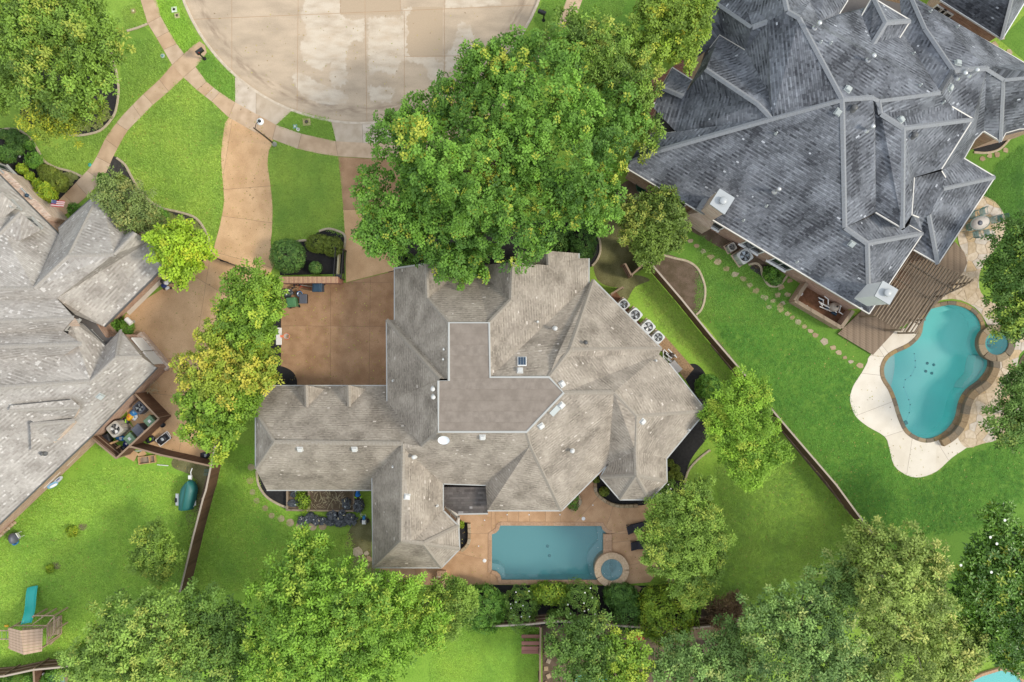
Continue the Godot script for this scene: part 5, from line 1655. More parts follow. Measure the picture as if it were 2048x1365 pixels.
func turquoise_pool() -> void:
	# patio of cream concrete below and irregular flagstones above and to the right
	var flag := ccw(curve(plan([1940, 392, 1975, 395, 1998, 412, 2012, 440, 2011, 462, 1995, 492, 1975, 520, 1962, 540, 1958, 560, 1962, 585, 1985, 606, 2030, 618, 2110, 640, 2110, 700, 2048, 700, 2035, 740, 2046, 800, 2030, 850, 1996, 879, 1965, 888, 1935, 896, 1918, 880, 1905, 840, 1925, 800, 1960, 770, 1985, 735, 1990, 690, 1975, 650, 1950, 615, 1905, 598, 1850, 612, 1835, 640, 1850, 600, 1900, 560, 1930, 520, 1915, 470]), true, 3))
	var inner := Geometry2D.offset_polygon(pool_b, 0.30)[0]
	var spa := ring(1995, 687, 1.45)
	var base := Node3D.new()
	base.name = numbered("flagstone_patio")
	add_child(base)
	base.set_meta("kind", "structure")
	var bs := T()
	for p in pieces(flag, [ccw(inner), ccw(spa)]): prism(bs, p, -0.05, 0.018)
	obj("mortar_bed", bs, M.flag1, base)
	flagstones(base, flag, 0.72, 0.0, 0.034, [M.flag0, M.flag1, M.flag2, M.flag3, M.flag4], 0.035, 77, [ccw(inner), ccw(spa)])
	var cream := ccw(curve(plan([1741, 711, 1735, 725, 1723, 747, 1708, 770, 1701, 790, 1701, 805, 1711, 832, 1735, 853, 1770, 874, 1779, 898, 1789, 932, 1814, 951, 1841, 955, 1874, 943, 1904, 916, 1932, 897, 1950, 880, 1920, 850, 1900, 800, 1860, 660, 1840, 620, 1815, 655, 1790, 662]), true, 3))
	panels("pool_patio", cream, [[1725, 747, 1768, 752], [1712, 832, 1795, 800], [1770, 874, 1812, 860], [1812, 960, 1825, 875], [1900, 925, 1872, 880], [1935, 896, 1905, 860], [1745, 712, 1780, 715]], -0.05, 0.03, [M.cream, M.cream1, M.cream], 0.02, [ccw(inner), flag])
	var o := site_thing("swimming_pool", "turquoise free-form swimming pool with brown slate edge in the right garden", "pool", W(1865, 745))
	shell(o, pool_b, 1.5, M.plaster_turq, M.plaster_turq)
	var st := T()
	prism(st, curve(plan([1768.7, 735, 1777.5, 717.5, 1792, 707, 1794, 735, 1790, 760, 1784, 775, 1771, 756]), true, 3), -1.49, -0.30)
	obj("tanning_shelf", st, M.plaster_pale, o)
	st = T()
	prism(st, curve(plan([1973, 718, 1974.5, 735, 1958, 758, 1934, 778, 1937, 765, 1952, 750, 1956, 730, 1962, 712]), true, 3), -1.49, -0.45)
	obj("bench", st, M.plaster_pale, o)
	for s in [[[1850, 640, 1854, 624, 1880, 614, 1902, 611, 1915, 618, 1895, 625, 1880, 640, 1870, 660, 1848, 668, 1846, 655], 0.9], [[1850, 640, 1854, 624, 1878, 615, 1890, 614, 1876, 630, 1866, 648, 1848, 655], 0.55]]:
		st = T()
		prism(st, curve(plan(s[0]), true, 2), -1.49, -s[1])
		obj("pool_step", st, M.plaster_turq, o)
	for q in [[1855, 727], [1868, 730], [1852, 743], [1864, 747]]:
		st = T()
		lathe(st, at(W(q[0], q[1], -1.5)), [Vector2(0.12, 0), Vector2(0.12, 0.03), Vector2(0, 0.05)], 14)
		obj("drain", st, M.drain, o)
	st = T()
	top_face(st, Geometry2D.offset_polygon(pool_b, 0.01)[0], -0.10)
	obj("water", st, M.water_turq, o)
	var sl := [M.slate0, M.slate1, M.slate2, M.slate3, M.slate4]
	stones_along(o, "coping_stone", pool_b, true, -0.02, 0.31, -0.06, 0.07, 0.62, sl, 0.02, 12)
	stones_along(o, "raised_wall_stone", curve(plan([1987, 722, 1986, 740, 1970, 768, 1942, 789, 1930, 812, 1922, 846, 1902, 872, 1880, 886]), false, 3), false, -0.30, 0.28, -0.06, 0.42, 0.62, [M.slate1, M.slate3, M.slate0], 0.015, 13)
	# pool cleaner with its floating hose
	var cl := site_thing("pool_cleaner", "small dark pool cleaner and beaded hose on the turquoise pool floor", "pool cleaner", W(1812, 846))
	st = T()
	box(st, at(W(1812, 846, -1.0) + Vector3(0, 0, 0), 0.5), Vector3(0.3, 0.16, 0.32), 0.05)
	obj("body", st, M.bin_blue, cl)
	var hose := T()
	var hp: Array = []
	for q in [[1812, 843], [1819, 826], [1821, 810], [1818, 800], [1808, 775], [1811, 760], [1822, 752], [1831, 735], [1831, 722], [1829, 708]]: hp.append(W(q[0], q[1], -0.16))
	tube(hose, hp, [0.012], 6)
	var hs := obj("hose", hose, M.sky_blue, cl)
	for q in hp:
		st = T()
		lump(st, at(q), Vector3(0.1, 0.08, 0.1), 0.0, 1, 8)
		obj("float", st, M.bin_blue, hs)
	# the spa beside it
	var s := site_thing("hot_tub", "round spa with slate rim joined to the turquoise pool", "spa", W(1995, 687))
	var c := W(1995, 687, 0.42)
	c.y = 0
	st = T()
	lathe(st, at(c), [Vector2(1.44, -0.1), Vector2(1.44, 0.34)], 48)
	obj("basin_wall", st, M.slate1, s)
	st = T()
	lathe(st, at(c), [Vector2(0.93, 0.40), Vector2(0.93, -0.05), Vector2(0.50, -0.08), Vector2(0.48, -0.5), Vector2(0, -0.5)], 48)
	obj("basin", st, M.plaster_turq_deep, s)
	var rp := PackedVector2Array()
	for k2 in 49: rp.append(Vector2(c.x, c.z) + Vector2(cos(TAU * k2 / 48.0), sin(TAU * k2 / 48.0)) * 0.92)
	stones_along(s, "rim_stone", rp, false, 0.0, 0.56, 0.30, 0.42, 0.7, sl, 0.02, 18)
	st = T()
	lathe(st, at(c + Vector3(0, 0.33, 0)), [Vector2(0.928, 0), Vector2(0, 0)], 40)
	obj("water", st, M.spa_water, s)
	for q in [[-0.2, -0.1], [0.02, 0.2], [-0.14, 0.18]]:
		st = T()
		lathe(st, at(c + Vector3(q[0], -0.5, q[1])), [Vector2(0.1, 0.0), Vector2(0.1, 0.03), Vector2(0, 0.04)], 12)
		obj("drain", st, M.drain, s)
	# pools of the next street, glimpsed at the bottom edge
	for q in [[[1150, 1352, 1180, 1345, 1214, 1336, 1216, 1460, 1140, 1460], "turquoise pool corner glimpsed below lime tree at bottom edge"], [[1930, 1368, 1962, 1352, 2000, 1340, 2030, 1346, 2042, 1365, 2042, 1460, 1930, 1460], "bright blue pool glimpsed at bottom right between trees"]]:
		var p := site_thing("swimming_pool", q[1], "pool", W(q[0][0], q[0][1]))
		st = T()
		prism(st, plan(q[0]), 0.0, 0.03)
		obj("pool_floor", st, M.plaster_turq, p)
		st = T()
		top_face(st, plan(q[0]), 0.16)
		obj("water", st, M.water_turq, p)
		var cp := plan(q[0])
		st = T()
		sweep(st, ccw(cp), true, 0.0, 0.25, -0.02, 0.2)
		obj("coping", st, M.coping0, p)
func fences() -> void:
	fence("board_fence", "long brown board fence running diagonally between back lawn and deep green lawn", [1302, 528, 1362, 598, 1422, 672, 1492, 753, 1536, 811, 1587, 871, 1673, 971, 1716, 1030, 1762, 1088], 1.9, M.rail_pale, 2.4, "", -1.0)
	fence("board_fence", "short brown fence run under the dark olive tree by the narrow gate", [1258, 480, 1291, 515, 1302, 528], 1.9, M.rail_pale, 2.4, "", -1.0)
	fence("board_fence", "short angled fence with corner post beside the shaded dark nook", [1251, 527, 1263, 550, 1291, 525], 1.8, M.rail_wood)
	fence("board_fence", "stub of brown fence between taupe house and side lawn by condensers", [1222, 588, 1246, 574], 1.8, M.rail_wood)
	fence("board_fence", "brown board fence between the left lawn with the boat and the back lawn", [431, 890, 422, 933, 412, 981, 406, 999, 386, 1076, 360, 1185], 1.9, M.rail_pale, 2.4, "", 1.0)
	fence("board_fence", "brown fence closing the left driveway end behind the garden cart", [260, 893, 321, 910, 358, 918, 421, 932], 1.9, M.rail_wood, 2.4, "", 1.0)
	fence("board_fence", "tall brown fence enclosure round bins and condensers beside the grey house", [270, 788, 318, 838, 232, 918, 180, 875], 1.9, M.rail_wood, 1.8)
	fence("board_fence", "brown fence along the bottom of the lawn with the playset", [-40, 1358, 7, 1354, 67, 1341, 142, 1334, 200, 1326], 1.8, M.rail_pale, 2.4, "", -1.0)
	fence("board_fence", "brown fence behind the flowering shrubs below the rectangular pool", [985, 1254, 1060, 1250, 1120, 1244, 1190, 1250, 1280, 1256, 1385, 1258, 1453, 1250, 1484, 1238], 1.8, M.rail_pale, 2.4, "", -1.0)
	fence("board_fence", "dark fence beside the red picnic table at bottom centre", [1082, 1256, 1081, 1310, 1081, 1420], 1.7, M.rail_wood)
	fence("board_fence", "dark fence corner beside teal roofed box at bottom left", [67, 1342, 70, 1400], 1.7, M.rail_wood)
func pal(a: Color, b: Color, tip: Color, lobe: float, mesh: String, extra := {}) -> Dictionary:
	var d := {"a": a, "b": b, "tip": tip, "lobe": lobe, "mesh": leaf_mesh[mesh]}
	d.merge(extra, true)
	return d
func trees() -> void:
	leaves("maple", 8, 0.23, 0.14, 0.19, 1)
	leaves("oak", 8, 0.21, 0.115, 0.18, 2)
	leaves("fine", 8, 0.19, 0.085, 0.18, 3)
	leaves("small", 10, 0.11, 0.07, 0.11, 4)
	leaves("box", 9, 0.07, 0.05, 0.08, 5)
	leaves("magnolia", 8, 0.26, 0.13, 0.17, 6)
	var maple := pal(Color(0.032, 0.095, 0.007), Color(0.190, 0.385, 0.036), Color(0.500, 0.500, 0.050), 1.45, "maple", {"warm": 0.05, "tuft": 0.42, "per": 9, "tufts": 1.6})
	var maple_y := pal(Color(0.060, 0.130, 0.008), Color(0.255, 0.43, 0.032), Color(0.42, 0.49, 0.040), 0.8, "maple", {"warm": 0.14})
	var lime := pal(Color(0.109, 0.207, 0.007), Color(0.421, 0.620, 0.028), Color(0.529, 0.575, 0.034), 0.7, "maple", {"warm": 0.3, "dens": 66.0})
	var oak := pal(Color(0.049, 0.099, 0.012), Color(0.255, 0.419, 0.047), Color(0.420, 0.460, 0.065), 0.85, "oak", {"warm": 0.15, "dens": 66.0})
	var olive := pal(Color(0.061, 0.095, 0.020), Color(0.255, 0.344, 0.085), Color(0.391, 0.391, 0.115), 0.8, "fine", {"warm": 0.2, "dens": 72.0})
	var elm := pal(Color(0.061, 0.146, 0.011), Color(0.268, 0.485, 0.040), Color(0.391, 0.506, 0.057), 1.05, "oak", {"warm": 0.2, "dens": 62.0})
	var grey := pal(Color(0.055, 0.117, 0.026), Color(0.290, 0.465, 0.109), Color(0.440, 0.500, 0.140), 0.9, "oak", {"warm": 0.2, "dens": 56.0, "bark": "trunk_pale", "limbs": 34})
	var sage := pal(Color(0.081, 0.126, 0.021), Color(0.370, 0.493, 0.090), Color(0.520, 0.520, 0.130), 0.9, "oak", {"warm": 0.25, "dens": 54.0, "bark": "trunk_pale", "limbs": 40})
	var willow := pal(Color(0.065, 0.126, 0.014), Color(0.294, 0.465, 0.056), Color(0.437, 0.506, 0.069), 0.62, "fine", {"warm": 0.25, "tuft": 0.34, "tufts": 2.3, "inner": 26.0, "per": 11})
	var dark := pal(Color(0.038, 0.090, 0.011), Color(0.163, 0.293, 0.043), Color(0.280, 0.360, 0.060), 0.85, "oak", {"warm": 0.1})
	var magnolia := pal(Color(0.022, 0.077, 0.011), Color(0.180, 0.344, 0.043), Color(0.420, 0.430, 0.040), 0.75, "magnolia", {"warm": 0.15, "dens": 70.0, "mat": "glossy_leaf"})
	tree("maple_tree", "huge bright green maple overhanging street edge and house front", [985, 335, 4], [[935, 330, 150, 13.0], [1090, 200, 120, 12.5], [1120, 320, 125, 12.0], [815, 290, 80, 10.0], [795, 400, 82, 9.5], [890, 455, 92, 9.5], [1040, 420, 110, 11.0], [965, 160, 62, 10.5], [1020, 130, 70, 11.0], [1190, 250, 85, 10.0], [1190, 400, 55, 8.5], [770, 470, 40, 8.0], [930, 520, 40, 7.0], [870, 230, 70, 10.0]], maple, 101)
	tree("oak_tree", "olive green tree behind the big maple at top centre", [1190, 120], [[1135, 95, 48, 8.5], [1190, 105, 70, 9.5], [1250, 150, 66, 9.0], [1270, 210, 45, 8.0], [1150, 60, 35, 7.5], [1290, 270, 36, 7.0]], oak, 102)
	tree("pear_tree", "dense tree at the top beside the slate roof", [1340, 50], [[1330, 30, 70, 9.0], [1375, 50, 46, 8.5], [1310, 85, 50, 8.5], [1360, 100, 38, 8.0], [1390, 15, 34, 8.5]], pal(Color(0.065, 0.126, 0.009), Color(0.281, 0.419, 0.034), Color(0.460, 0.460, 0.034), 0.8, "maple", {"warm": 0.2, "dens": 62.0}), 103)
	tree("live_oak_tree", "broad fine-leaved oak filling the top left corner", [130, 120], [[85, 60, 95, 9.5], [165, 75, 80, 9.5], [210, 100, 50, 8.5], [120, 160, 85, 9.0], [180, 170, 52, 8.5], [30, 90, 50, 8.5], [50, 20, 60, 9.0]], oak, 104)
	tree("elm_tree", "yellow-tinged tree below the broad oak at top left", [120, 215], [[115, 215, 60, 7.0], [160, 210, 48, 7.0], [90, 250, 40, 6.0], [145, 245, 34, 6.0]], pal(Color(0.072, 0.117, 0.011), Color(0.308, 0.419, 0.035), Color(0.530, 0.520, 0.030), 0.7, "fine", {"warm": 0.25, "dens": 74.0}), 105)
	tree("elm_tree", "pale yellow-green tree at the left edge below the top left oak", [0, 185], [[-5, 180, 48, 6.5], [10, 140, 30, 6.0], [-20, 210, 40, 6.0]], willow, 106)
	tree("japanese_maple", "lime green tree beside the grey house garage", [362, 500], [[355, 490, 46, 6.0], [385, 500, 38, 5.6], [335, 480, 34, 5.4], [375, 535, 34, 5.2], [350, 520, 34, 5.4]], lime, 107)
	tree("olive_tree", "rounded grey-green tree over the grey house front corner", [258, 405], [[250, 400, 48, 5.2], [285, 420, 38, 5.0], [225, 385, 34, 4.8], [265, 440, 30, 4.6], [300, 440, 24, 4.2]], olive, 108)
	tree("maple_tree", "yellow-green tree beside the motor court near the green bin", [500, 590], [[500, 565, 48, 7.0], [520, 610, 46, 7.0], [480, 610, 40, 6.6], [510, 660, 46, 7.0], [465, 650, 40, 6.6], [540, 580, 26, 6.0]], maple_y, 109)
	tree("maple_tree", "yellow-tipped tree with bronze leaves left of the motor court", [470, 740], [[440, 700, 52, 6.8], [500, 725, 54, 6.8], [530, 740, 34, 6.2], [400, 740, 44, 6.2], [450, 770, 52, 6.6]], pal(Color(0.087, 0.131, 0.011), Color(0.345, 0.445, 0.034), Color(0.552, 0.483, 0.057), 0.75, "maple", {"warm": 0.5, "dens": 62.0}), 110)
	tree("maple_tree", "rounded light green tree at the left driveway end", [430, 840], [[415, 800, 50, 6.0], [460, 830, 52, 6.2], [400, 850, 42, 5.6], [440, 880, 38, 5.4], [490, 800, 34, 5.6]], maple_y, 111)
	tree("crape_myrtle", "small round tree on the left lawn beside the diagonal fence", [312, 1105], [[315, 1085, 40, 4.2], [300, 1115, 36, 4.0], [335, 1120, 34, 4.0], [315, 1140, 26, 3.6]], willow, 112)
	tree("elm_tree", "pale green tree clump at bottom left right of the playset", [290, 1260, 3], [[250, 1240, 62, 8.5], [330, 1240, 66, 9.0], [220, 1310, 66, 8.5], [300, 1320, 70, 9.0], [380, 1290, 60, 8.5], [170, 1330, 40, 7.0]], pal(Color(0.069, 0.134, 0.018), Color(0.300, 0.472, 0.073), Color(0.437, 0.483, 0.092), 0.95, "oak", {"warm": 0.2, "dens": 62.0}), 113)
	tree("elm_tree", "mid green tree between the bottom left clump and the large bottom centre tree", [440, 1260, 3], [[415, 1220, 56, 8.0], [460, 1250, 54, 8.0], [440, 1320, 62, 8.5], [490, 1290, 44, 7.5]], dark, 114)
	tree("elm_tree", "large vivid green tree at bottom centre below the south wing", [660, 1230, 4], [[600, 1150, 78, 9.5], [690, 1180, 80, 10.5], [560, 1220, 62, 9.0], [640, 1250, 86, 11.0], [730, 1240, 76, 10.0], [780, 1200, 54, 8.0], [560, 1320, 74, 9.5], [660, 1330, 78, 10.0], [770, 1310, 66, 9.0], [620, 1110, 44, 8.0]], elm, 115)
	tree("elm_tree", "soft green tree just right of the large bottom centre tree", [840, 1240, 3], [[830, 1230, 50, 6.5], [860, 1260, 36, 6.0], [810, 1190, 30, 6.0]], elm, 116)
	tree("willow_tree", "feathery pale green tree at the lower left of the rectangular pool", [905, 1205], [[900, 1185, 36, 4.5], [925, 1205, 36, 4.5], [885, 1215, 34, 4.2], [905, 1235, 32, 4.0]], willow, 117)
	tree("crape_myrtle", "light green tree overhanging the loungers right of the pool", [1365, 1080], [[1345, 1030, 50, 5.6], [1395, 1040, 50, 5.8], [1330, 1090, 50, 5.6], [1400, 1090, 56, 6.2], [1370, 1140, 52, 5.8], [1410, 1140, 40, 5.4], [1395, 985, 30, 5.0], [1390, 1185, 28, 4.8], [1320, 1055, 34, 5.0]], willow, 118)
	tree("elm_tree", "lime green tree right of the taupe house's east corner", [1485, 850], [[1480, 800, 52, 6.0], [1500, 850, 56, 6.4], [1450, 850, 40, 5.6], [1520, 900, 48, 6.0], [1480, 905, 48, 5.8], [1510, 785, 36, 5.6], [1500, 945, 30, 5.0], [1420, 830, 22, 4.6]], pal(Color(0.076, 0.172, 0.009), Color(0.332, 0.566, 0.040), Color(0.460, 0.552, 0.057), 0.68, "fine", {"warm": 0.25, "tuft": 0.36, "tufts": 2.2, "inner": 22.0, "per": 11}), 119)
	tree("elm_tree", "dark green tree below the fence at bottom, left of the lime tree", [1170, 1300, 2], [[1140, 1275, 50, 6.0], [1190, 1270, 46, 6.0], [1150, 1330, 54, 6.2], [1200, 1320, 44, 6.0]], dark, 120)
	tree("maple_tree", "glowing lime tree at bottom edge beside the glimpsed pool", [1250, 1320, 2], [[1245, 1295, 34, 5.8], [1265, 1330, 38, 6.0], [1230, 1340, 36, 5.8], [1260, 1370, 30, 5.4]], maple_y, 121)
	tree("pecan_tree", "grey-green tree right of the bottom fence with pale twigs", [1600, 1250, 4], [[1540, 1220, 56, 9.0], [1600, 1210, 60, 9.5], [1660, 1180, 52, 9.0], [1560, 1290, 70, 10.0], [1640, 1270, 72, 10.5], [1590, 1340, 66, 9.5], [1680, 1330, 58, 9.5], [1690, 1140, 34, 7.5], [1720, 1350, 44, 9.0]], grey, 122)
	tree("pecan_tree", "tall sage green tree at bottom right with bare pale branches", [1800, 1180, 4], [[1735, 1085, 46, 9.0], [1790, 1100, 60, 10.0], [1850, 1120, 48, 9.5], [1770, 1160, 66, 11.0], [1840, 1190, 62, 10.5], [1860, 1250, 50, 9.5], [1780, 1240, 60, 10.0], [1800, 1320, 66, 9.5], [1870, 1320, 48, 8.5], [1730, 1180, 40, 9.0], [1900, 1310, 44, 8.0], [1930, 1290, 36, 7.5], [1880, 1360, 44, 8.0]], sage, 123)
	tree("pecan_tree", "shadowed grey-green tree left of the pecan at the bottom fence end", [1430, 1310, 2], [[1400, 1300, 46, 6.5], [1450, 1320, 50, 7.0], [1470, 1280, 36, 6.0], [1400, 1350, 44, 6.5], [1490, 1340, 44, 7.0], [1350, 1310, 36, 5.5], [1345, 1350, 40, 6.0]], grey, 124)
	var mg := tree("magnolia_tree", "glossy dark magnolia with white blooms at the right edge", [2000, 1170, 2], [[1995, 1040, 40, 6.5], [2020, 1080, 46, 7.0], [1960, 1110, 46, 7.0], [2010, 1140, 60, 8.0], [1960, 1180, 56, 8.0], [2020, 1210, 58, 8.5], [2000, 1270, 58, 8.0], [2040, 1300, 50, 7.5], [1960, 1240, 40, 7.0], [2050, 1160, 50, 8.0]], magnolia, 125)
	flowers(mg, [[1922, 1131], [1983, 1145], [1994, 1088], [2010, 1041], [1981, 1075], [2026, 1226]], 7.9, 0.10)
	tree("elm_tree", "dark green tree at the right edge above the turquoise pool", [2030, 560], [[2020, 520, 44, 6.5], [2045, 560, 50, 7.0], [2010, 570, 42, 6.5], [2030, 620, 48, 6.5], [2050, 480, 40, 6.5], [2015, 650, 26, 5.5]], elm.merged({"a": Color(0.05, 0.125, 0.014), "b": Color(0.125, 0.235, 0.03)}, true), 126)
	tree("live_oak_tree", "dark green tree at the right edge beside the pool patio", [2030, 830], [[2030, 800, 40, 5.0], [2010, 845, 36, 5.0], [2045, 860, 40, 5.2], [2040, 770, 26, 4.6], [2055, 740, 26, 4.6]], dark, 127)
	tree("yaupon_tree", "dark olive tree over the narrow side gate between the houses", [1300, 455], [[1290, 425, 44, 5.6], [1330, 440, 44, 5.6], [1270, 460, 36, 5.2], [1310, 480, 40, 5.4], [1345, 470, 26, 4.8], [1295, 505, 26, 4.6], [1325, 400, 22, 4.8]], pal(Color(0.040, 0.077, 0.007), Color(0.172, 0.263, 0.028), Color(0.299, 0.322, 0.046), 0.7, "maple", {"warm": 0.15, "dens": 66.0}), 128)
	tree("redbud_tree", "bare-leaved brown shrubby tree beside the bottom fence", [1445, 1225], [[1445, 1225, 34, 2.6], [1465, 1205, 22, 2.2]], pal(Color(0.072, 0.042, 0.019), Color(0.230, 0.135, 0.062), Color(0.253, 0.184, 0.069), 0.6, "fine", {"dens": 30.0}), 129)
func planting() -> void:
	var clip := pal(Color(0.038, 0.098, 0.017), Color(0.167, 0.326, 0.065), Color(0.253, 0.345, 0.069), 0.5, "box", {"dens": 330.0, "rough": 0.05})
	var clip_o := pal(Color(0.072, 0.106, 0.010), Color(0.254, 0.326, 0.041), Color(0.322, 0.345, 0.046), 0.5, "box", {"dens": 330.0, "rough": 0.05})
	var bright := pal(Color(0.102, 0.187, 0.010), Color(0.406, 0.580, 0.036), Color(0.483, 0.517, 0.034), 0.5, "small", {"dens": 170.0, "rough": 0.12, "warm": 0.2})
	var lush := pal(Color(0.038, 0.123, 0.012), Color(0.189, 0.392, 0.043), Color(0.253, 0.391, 0.046), 0.5, "small", {"dens": 150.0, "rough": 0.10})
	var hedge := pal(Color(0.030, 0.089, 0.014), Color(0.152, 0.312, 0.051), Color(0.207, 0.322, 0.046), 0.5, "small", {"dens": 150.0, "rough": 0.10})
	var wild := pal(Color(0.085, 0.166, 0.012), Color(0.348, 0.522, 0.043), Color(0.414, 0.483, 0.034), 0.5, "oak", {"dens": 64.0, "rough": 0.16, "warm": 0.2})
	var roses := pal(Color(0.043, 0.106, 0.013), Color(0.225, 0.384, 0.058), Color(0.345, 0.414, 0.057), 0.5, "small", {"dens": 120.0, "rough": 0.26})
	# gate bed and motor court
	shrub("clipped_shrub", "big clipped dark green ball shrub beside the brick wall", 577, 513, 34, 1.9, clip, 201)
	shrub("clipped_shrub", "low clipped olive mound at the lawn edge of the gate bed", 638, 488, 22, 1.1, clip_o, 202, "", Vector2(1.15, 0.85))
	shrub("clipped_shrub", "clipped olive mound tight against the iron gate", 667, 494, 20, 1.2, clip_o, 203)
	shrub("clipped_shrub", "small clipped round shrub on black mulch before the brick wall", 631, 536, 12, 0.9, clip, 204)
	shrub("hedge", "dark green shrub mass at the front of the taupe house under the maple", 1165, 478, 34, 2.2, hedge, 205, "", Vector2(0.8, 1.5))
	shrub("hedge", "dark shrub in the black bed left of the front door bay", 1110, 480, 30, 1.8, hedge, 206)
	shrub("leafy_plant", "broad-leaved plant beside the house's front left corner", 815, 524, 16, 0.9, lush, 207)
	shrub("leafy_plant", "broad-leaved plant under the maple near the roof valley", 880, 530, 24, 1.2, lush, 208, "", Vector2(1.6, 0.6))
	# grey house front bed
	var k := 210
	for q in [[100, 350, 17, 1.1, clip_o, "tall clipped olive oval shrub in the front bed, upper one"], [119, 366, 18, 1.1, clip_o, "clipped olive ball shrub between oval shrub and front walk"], [93, 386, 21, 1.3, bright.merged({"rough": 0.05, "dens": 240.0}, true), "clipped yellow-green ball shrub nearest the flag"], [46, 339, 9, 0.7, bright, "small yellow shrub beside the brick bay, top of three"], [60, 353, 8, 0.7, bright, "small yellow shrub in the front bed, middle of three"], [75, 368, 9, 0.7, bright, "small yellow shrub in the front bed, lowest of three"], [70, 322, 16, 0.9, lush, "fresh green mound shrub at the centre of the front bed"], [14, 309, 17, 1.0, hedge, "dark green shrub at the left edge of the front bed"], [38, 300, 10, 0.7, clip, "small clipped shrub beside the dark one in front bed"], [60, 291, 9, 0.6, lush, "small round light shrub near the front bed edging"], [47, 281, 11, 0.7, clip, "clipped dark shrub in front bed, third from the picture edge"], [24, 285, 10, 0.7, clip, "clipped dark shrub in front bed, second from the picture edge"], [28, 268, 10, 0.7, clip, "clipped dark shrub at the top curve of front bed"], [10, 270, 10, 0.7, clip, "clipped dark shrub at the picture edge in front bed"], [90, 342, 12, 0.7, clip_o, "low olive shrub left of the upper oval shrub"], [208, 360, 12, 0.8, lush, "light green shrub beside the front walk and grey-green tree"], [150, 420, 12, 0.7, lush, "narrow green plant strip along the eave beside front walk"], [245, 366, 14, 0.8, clip_o, "olive shrub under the grey-green tree"], [315, 440, 24, 1.4, lush, "deep green shrub between grey-green tree and lime tree"], [252, 655, 16, 1.0, lush, "dark leafy shrub between the two garage wings"], [230, 652, 12, 0.9, lush, "small leafy shrub against the brick between garage wings"]]:
		shrub("front_shrub", q[5], q[0], q[1], q[2], q[3], q[4], k)
		k += 1
	# ground cover dots, too many and too small to tell apart
	var xf: Array = []
	var cols: Array = []
	var r := RandomNumberGenerator.new()
	r.seed = 77
	for area in [[[95, 335, 160, 352, 130, 385, 110, 380, 130, 365], 70], [[330, 425, 395, 445, 410, 470, 380, 465, 340, 445], 80], [[140, 258, 190, 262, 225, 235, 220, 215, 180, 250], 40]]:
		var p := plan(area[0])
		var b := Rect2(p[0], Vector2.ZERO)
		for q in p: b = b.expand(q)
		for i in area[1] * 4:
			var q := Vector2(r.randf_range(b.position.x, b.end.x), r.randf_range(b.position.y, b.end.y))
			if not Geometry2D.is_point_in_polygon(q, p): continue
			for j in 3:
				xf.append(Transform3D(Basis(Vector3.UP, r.randf() * TAU).scaled(Vector3.ONE * r.randf_range(0.6, 1.1)), v3(q, 0.06) + Vector3(r.randf_range(-0.06, 0.06), 0, r.randf_range(-0.06, 0.06))))
				cols.append(Color(0.16, 0.20, 0.05).lerp(Color(0.30, 0.32, 0.10), r.randf()))
	tag(scatter("ground_cover", leaf_mesh["small"], xf, cols, M.leaf, self, "stuff"), "pale green ground cover dotted over dark mulch beds", "ground cover")
	# beside the taupe house
	shrub("hedge", "dark rounded shrub at the black mulch by the east corner", 1415, 775, 26, 1.6, lush, 240)
	for q in [[1340, 926, 7], [1350, 938, 9], [1341, 951, 8], [1357, 953, 8]]:
		shrub("clipped_shrub", ["small round shrub on black mulch by turret, upper left of four", "small round shrub on black mulch by turret, upper right of four", "small round shrub on black mulch by turret, lower left of four", "small round shrub on black mulch by turret, lower right of four"][k % 4], q[0], q[1], q[2], 0.6, clip_o, k, "round shrubs beside the turret")
		k += 1
	var rs := shrub("rose_bush", "leafy bush with small white blooms below the turret", 1332, 980, 22, 1.2, roses, 245)
	flowers(rs, [[1325, 975], [1337, 970], [1334, 985], [1342, 978], [1322, 988]], 1.25, 0.06)
	shrub("leafy_plant", "bright green plant in the curved bed at the patio corner", 1146, 1003, 12, 0.5, lush, 246, "", Vector2(1.0, 1.5))
	shrub("leafy_plant", "small olive plant in the stone ringed bed by the turret, upper", 1192, 960, 6, 0.6, clip_o, 247)
	shrub("leafy_plant", "olive plant in the stone ringed bed by the turret, lower", 1208, 983, 9, 0.7, clip_o, 248)
	# row below the pool
	shrub("hedge", "dense dark green round shrub left in the row below the pool", 966, 1215, 46, 2.4, lush, 250)
	var ra := shrub("rose_bush", "white flowering bush below the pool's left half", 1040, 1215, 34, 2.0, roses, 251, "", Vector2(1.0, 1.25))
	flowers(ra, [[1032, 1185], [1058, 1183], [1021, 1209], [1032, 1205], [1022, 1217], [1028, 1231], [1043, 1234], [1059, 1234], [1046, 1212]], 1.95, 0.055)
	shrub("hedge", "fresh green low hedge along the pool's lower edge", 1100, 1185, 34, 1.3, wild, 252, "", Vector2(1.2, 0.6))
	var rb := shrub("rose_bush", "white flowering bush below the pool's right half", 1160, 1215, 42, 2.1, roses, 253, "", Vector2(0.9, 1.3))
	flowers(rb, [[1170, 1186], [1181, 1177], [1136, 1210], [1141, 1228], [1169, 1223], [1177, 1220], [1157, 1243], [1184, 1243], [1190, 1229], [1185, 1196], [1168, 1207]], 2.15, 0.06)
	shrub("leafy_plant", "small green shrub between the two white flowering bushes", 1107, 1232, 13, 1.0, roses, 254)
	shrub("hedge", "clipped green hedge below the round spa, upper lobe", 1240, 1190, 34, 1.6, hedge, 255, "", Vector2(1.0, 0.7))
	shrub("hedge", "clipped dark green hedge below the spa, lower lobe", 1252, 1225, 30, 1.9, hedge, 256, "", Vector2(1.0, 1.3))
	shrub("hedge", "large round yellow-green shrub right of the spa hedge", 1332, 1225, 58, 2.8, wild, 257)
	shrub("leafy_plant", "low plant beside the bay wall planter", 921, 1050, 6, 0.4, bright, 258)
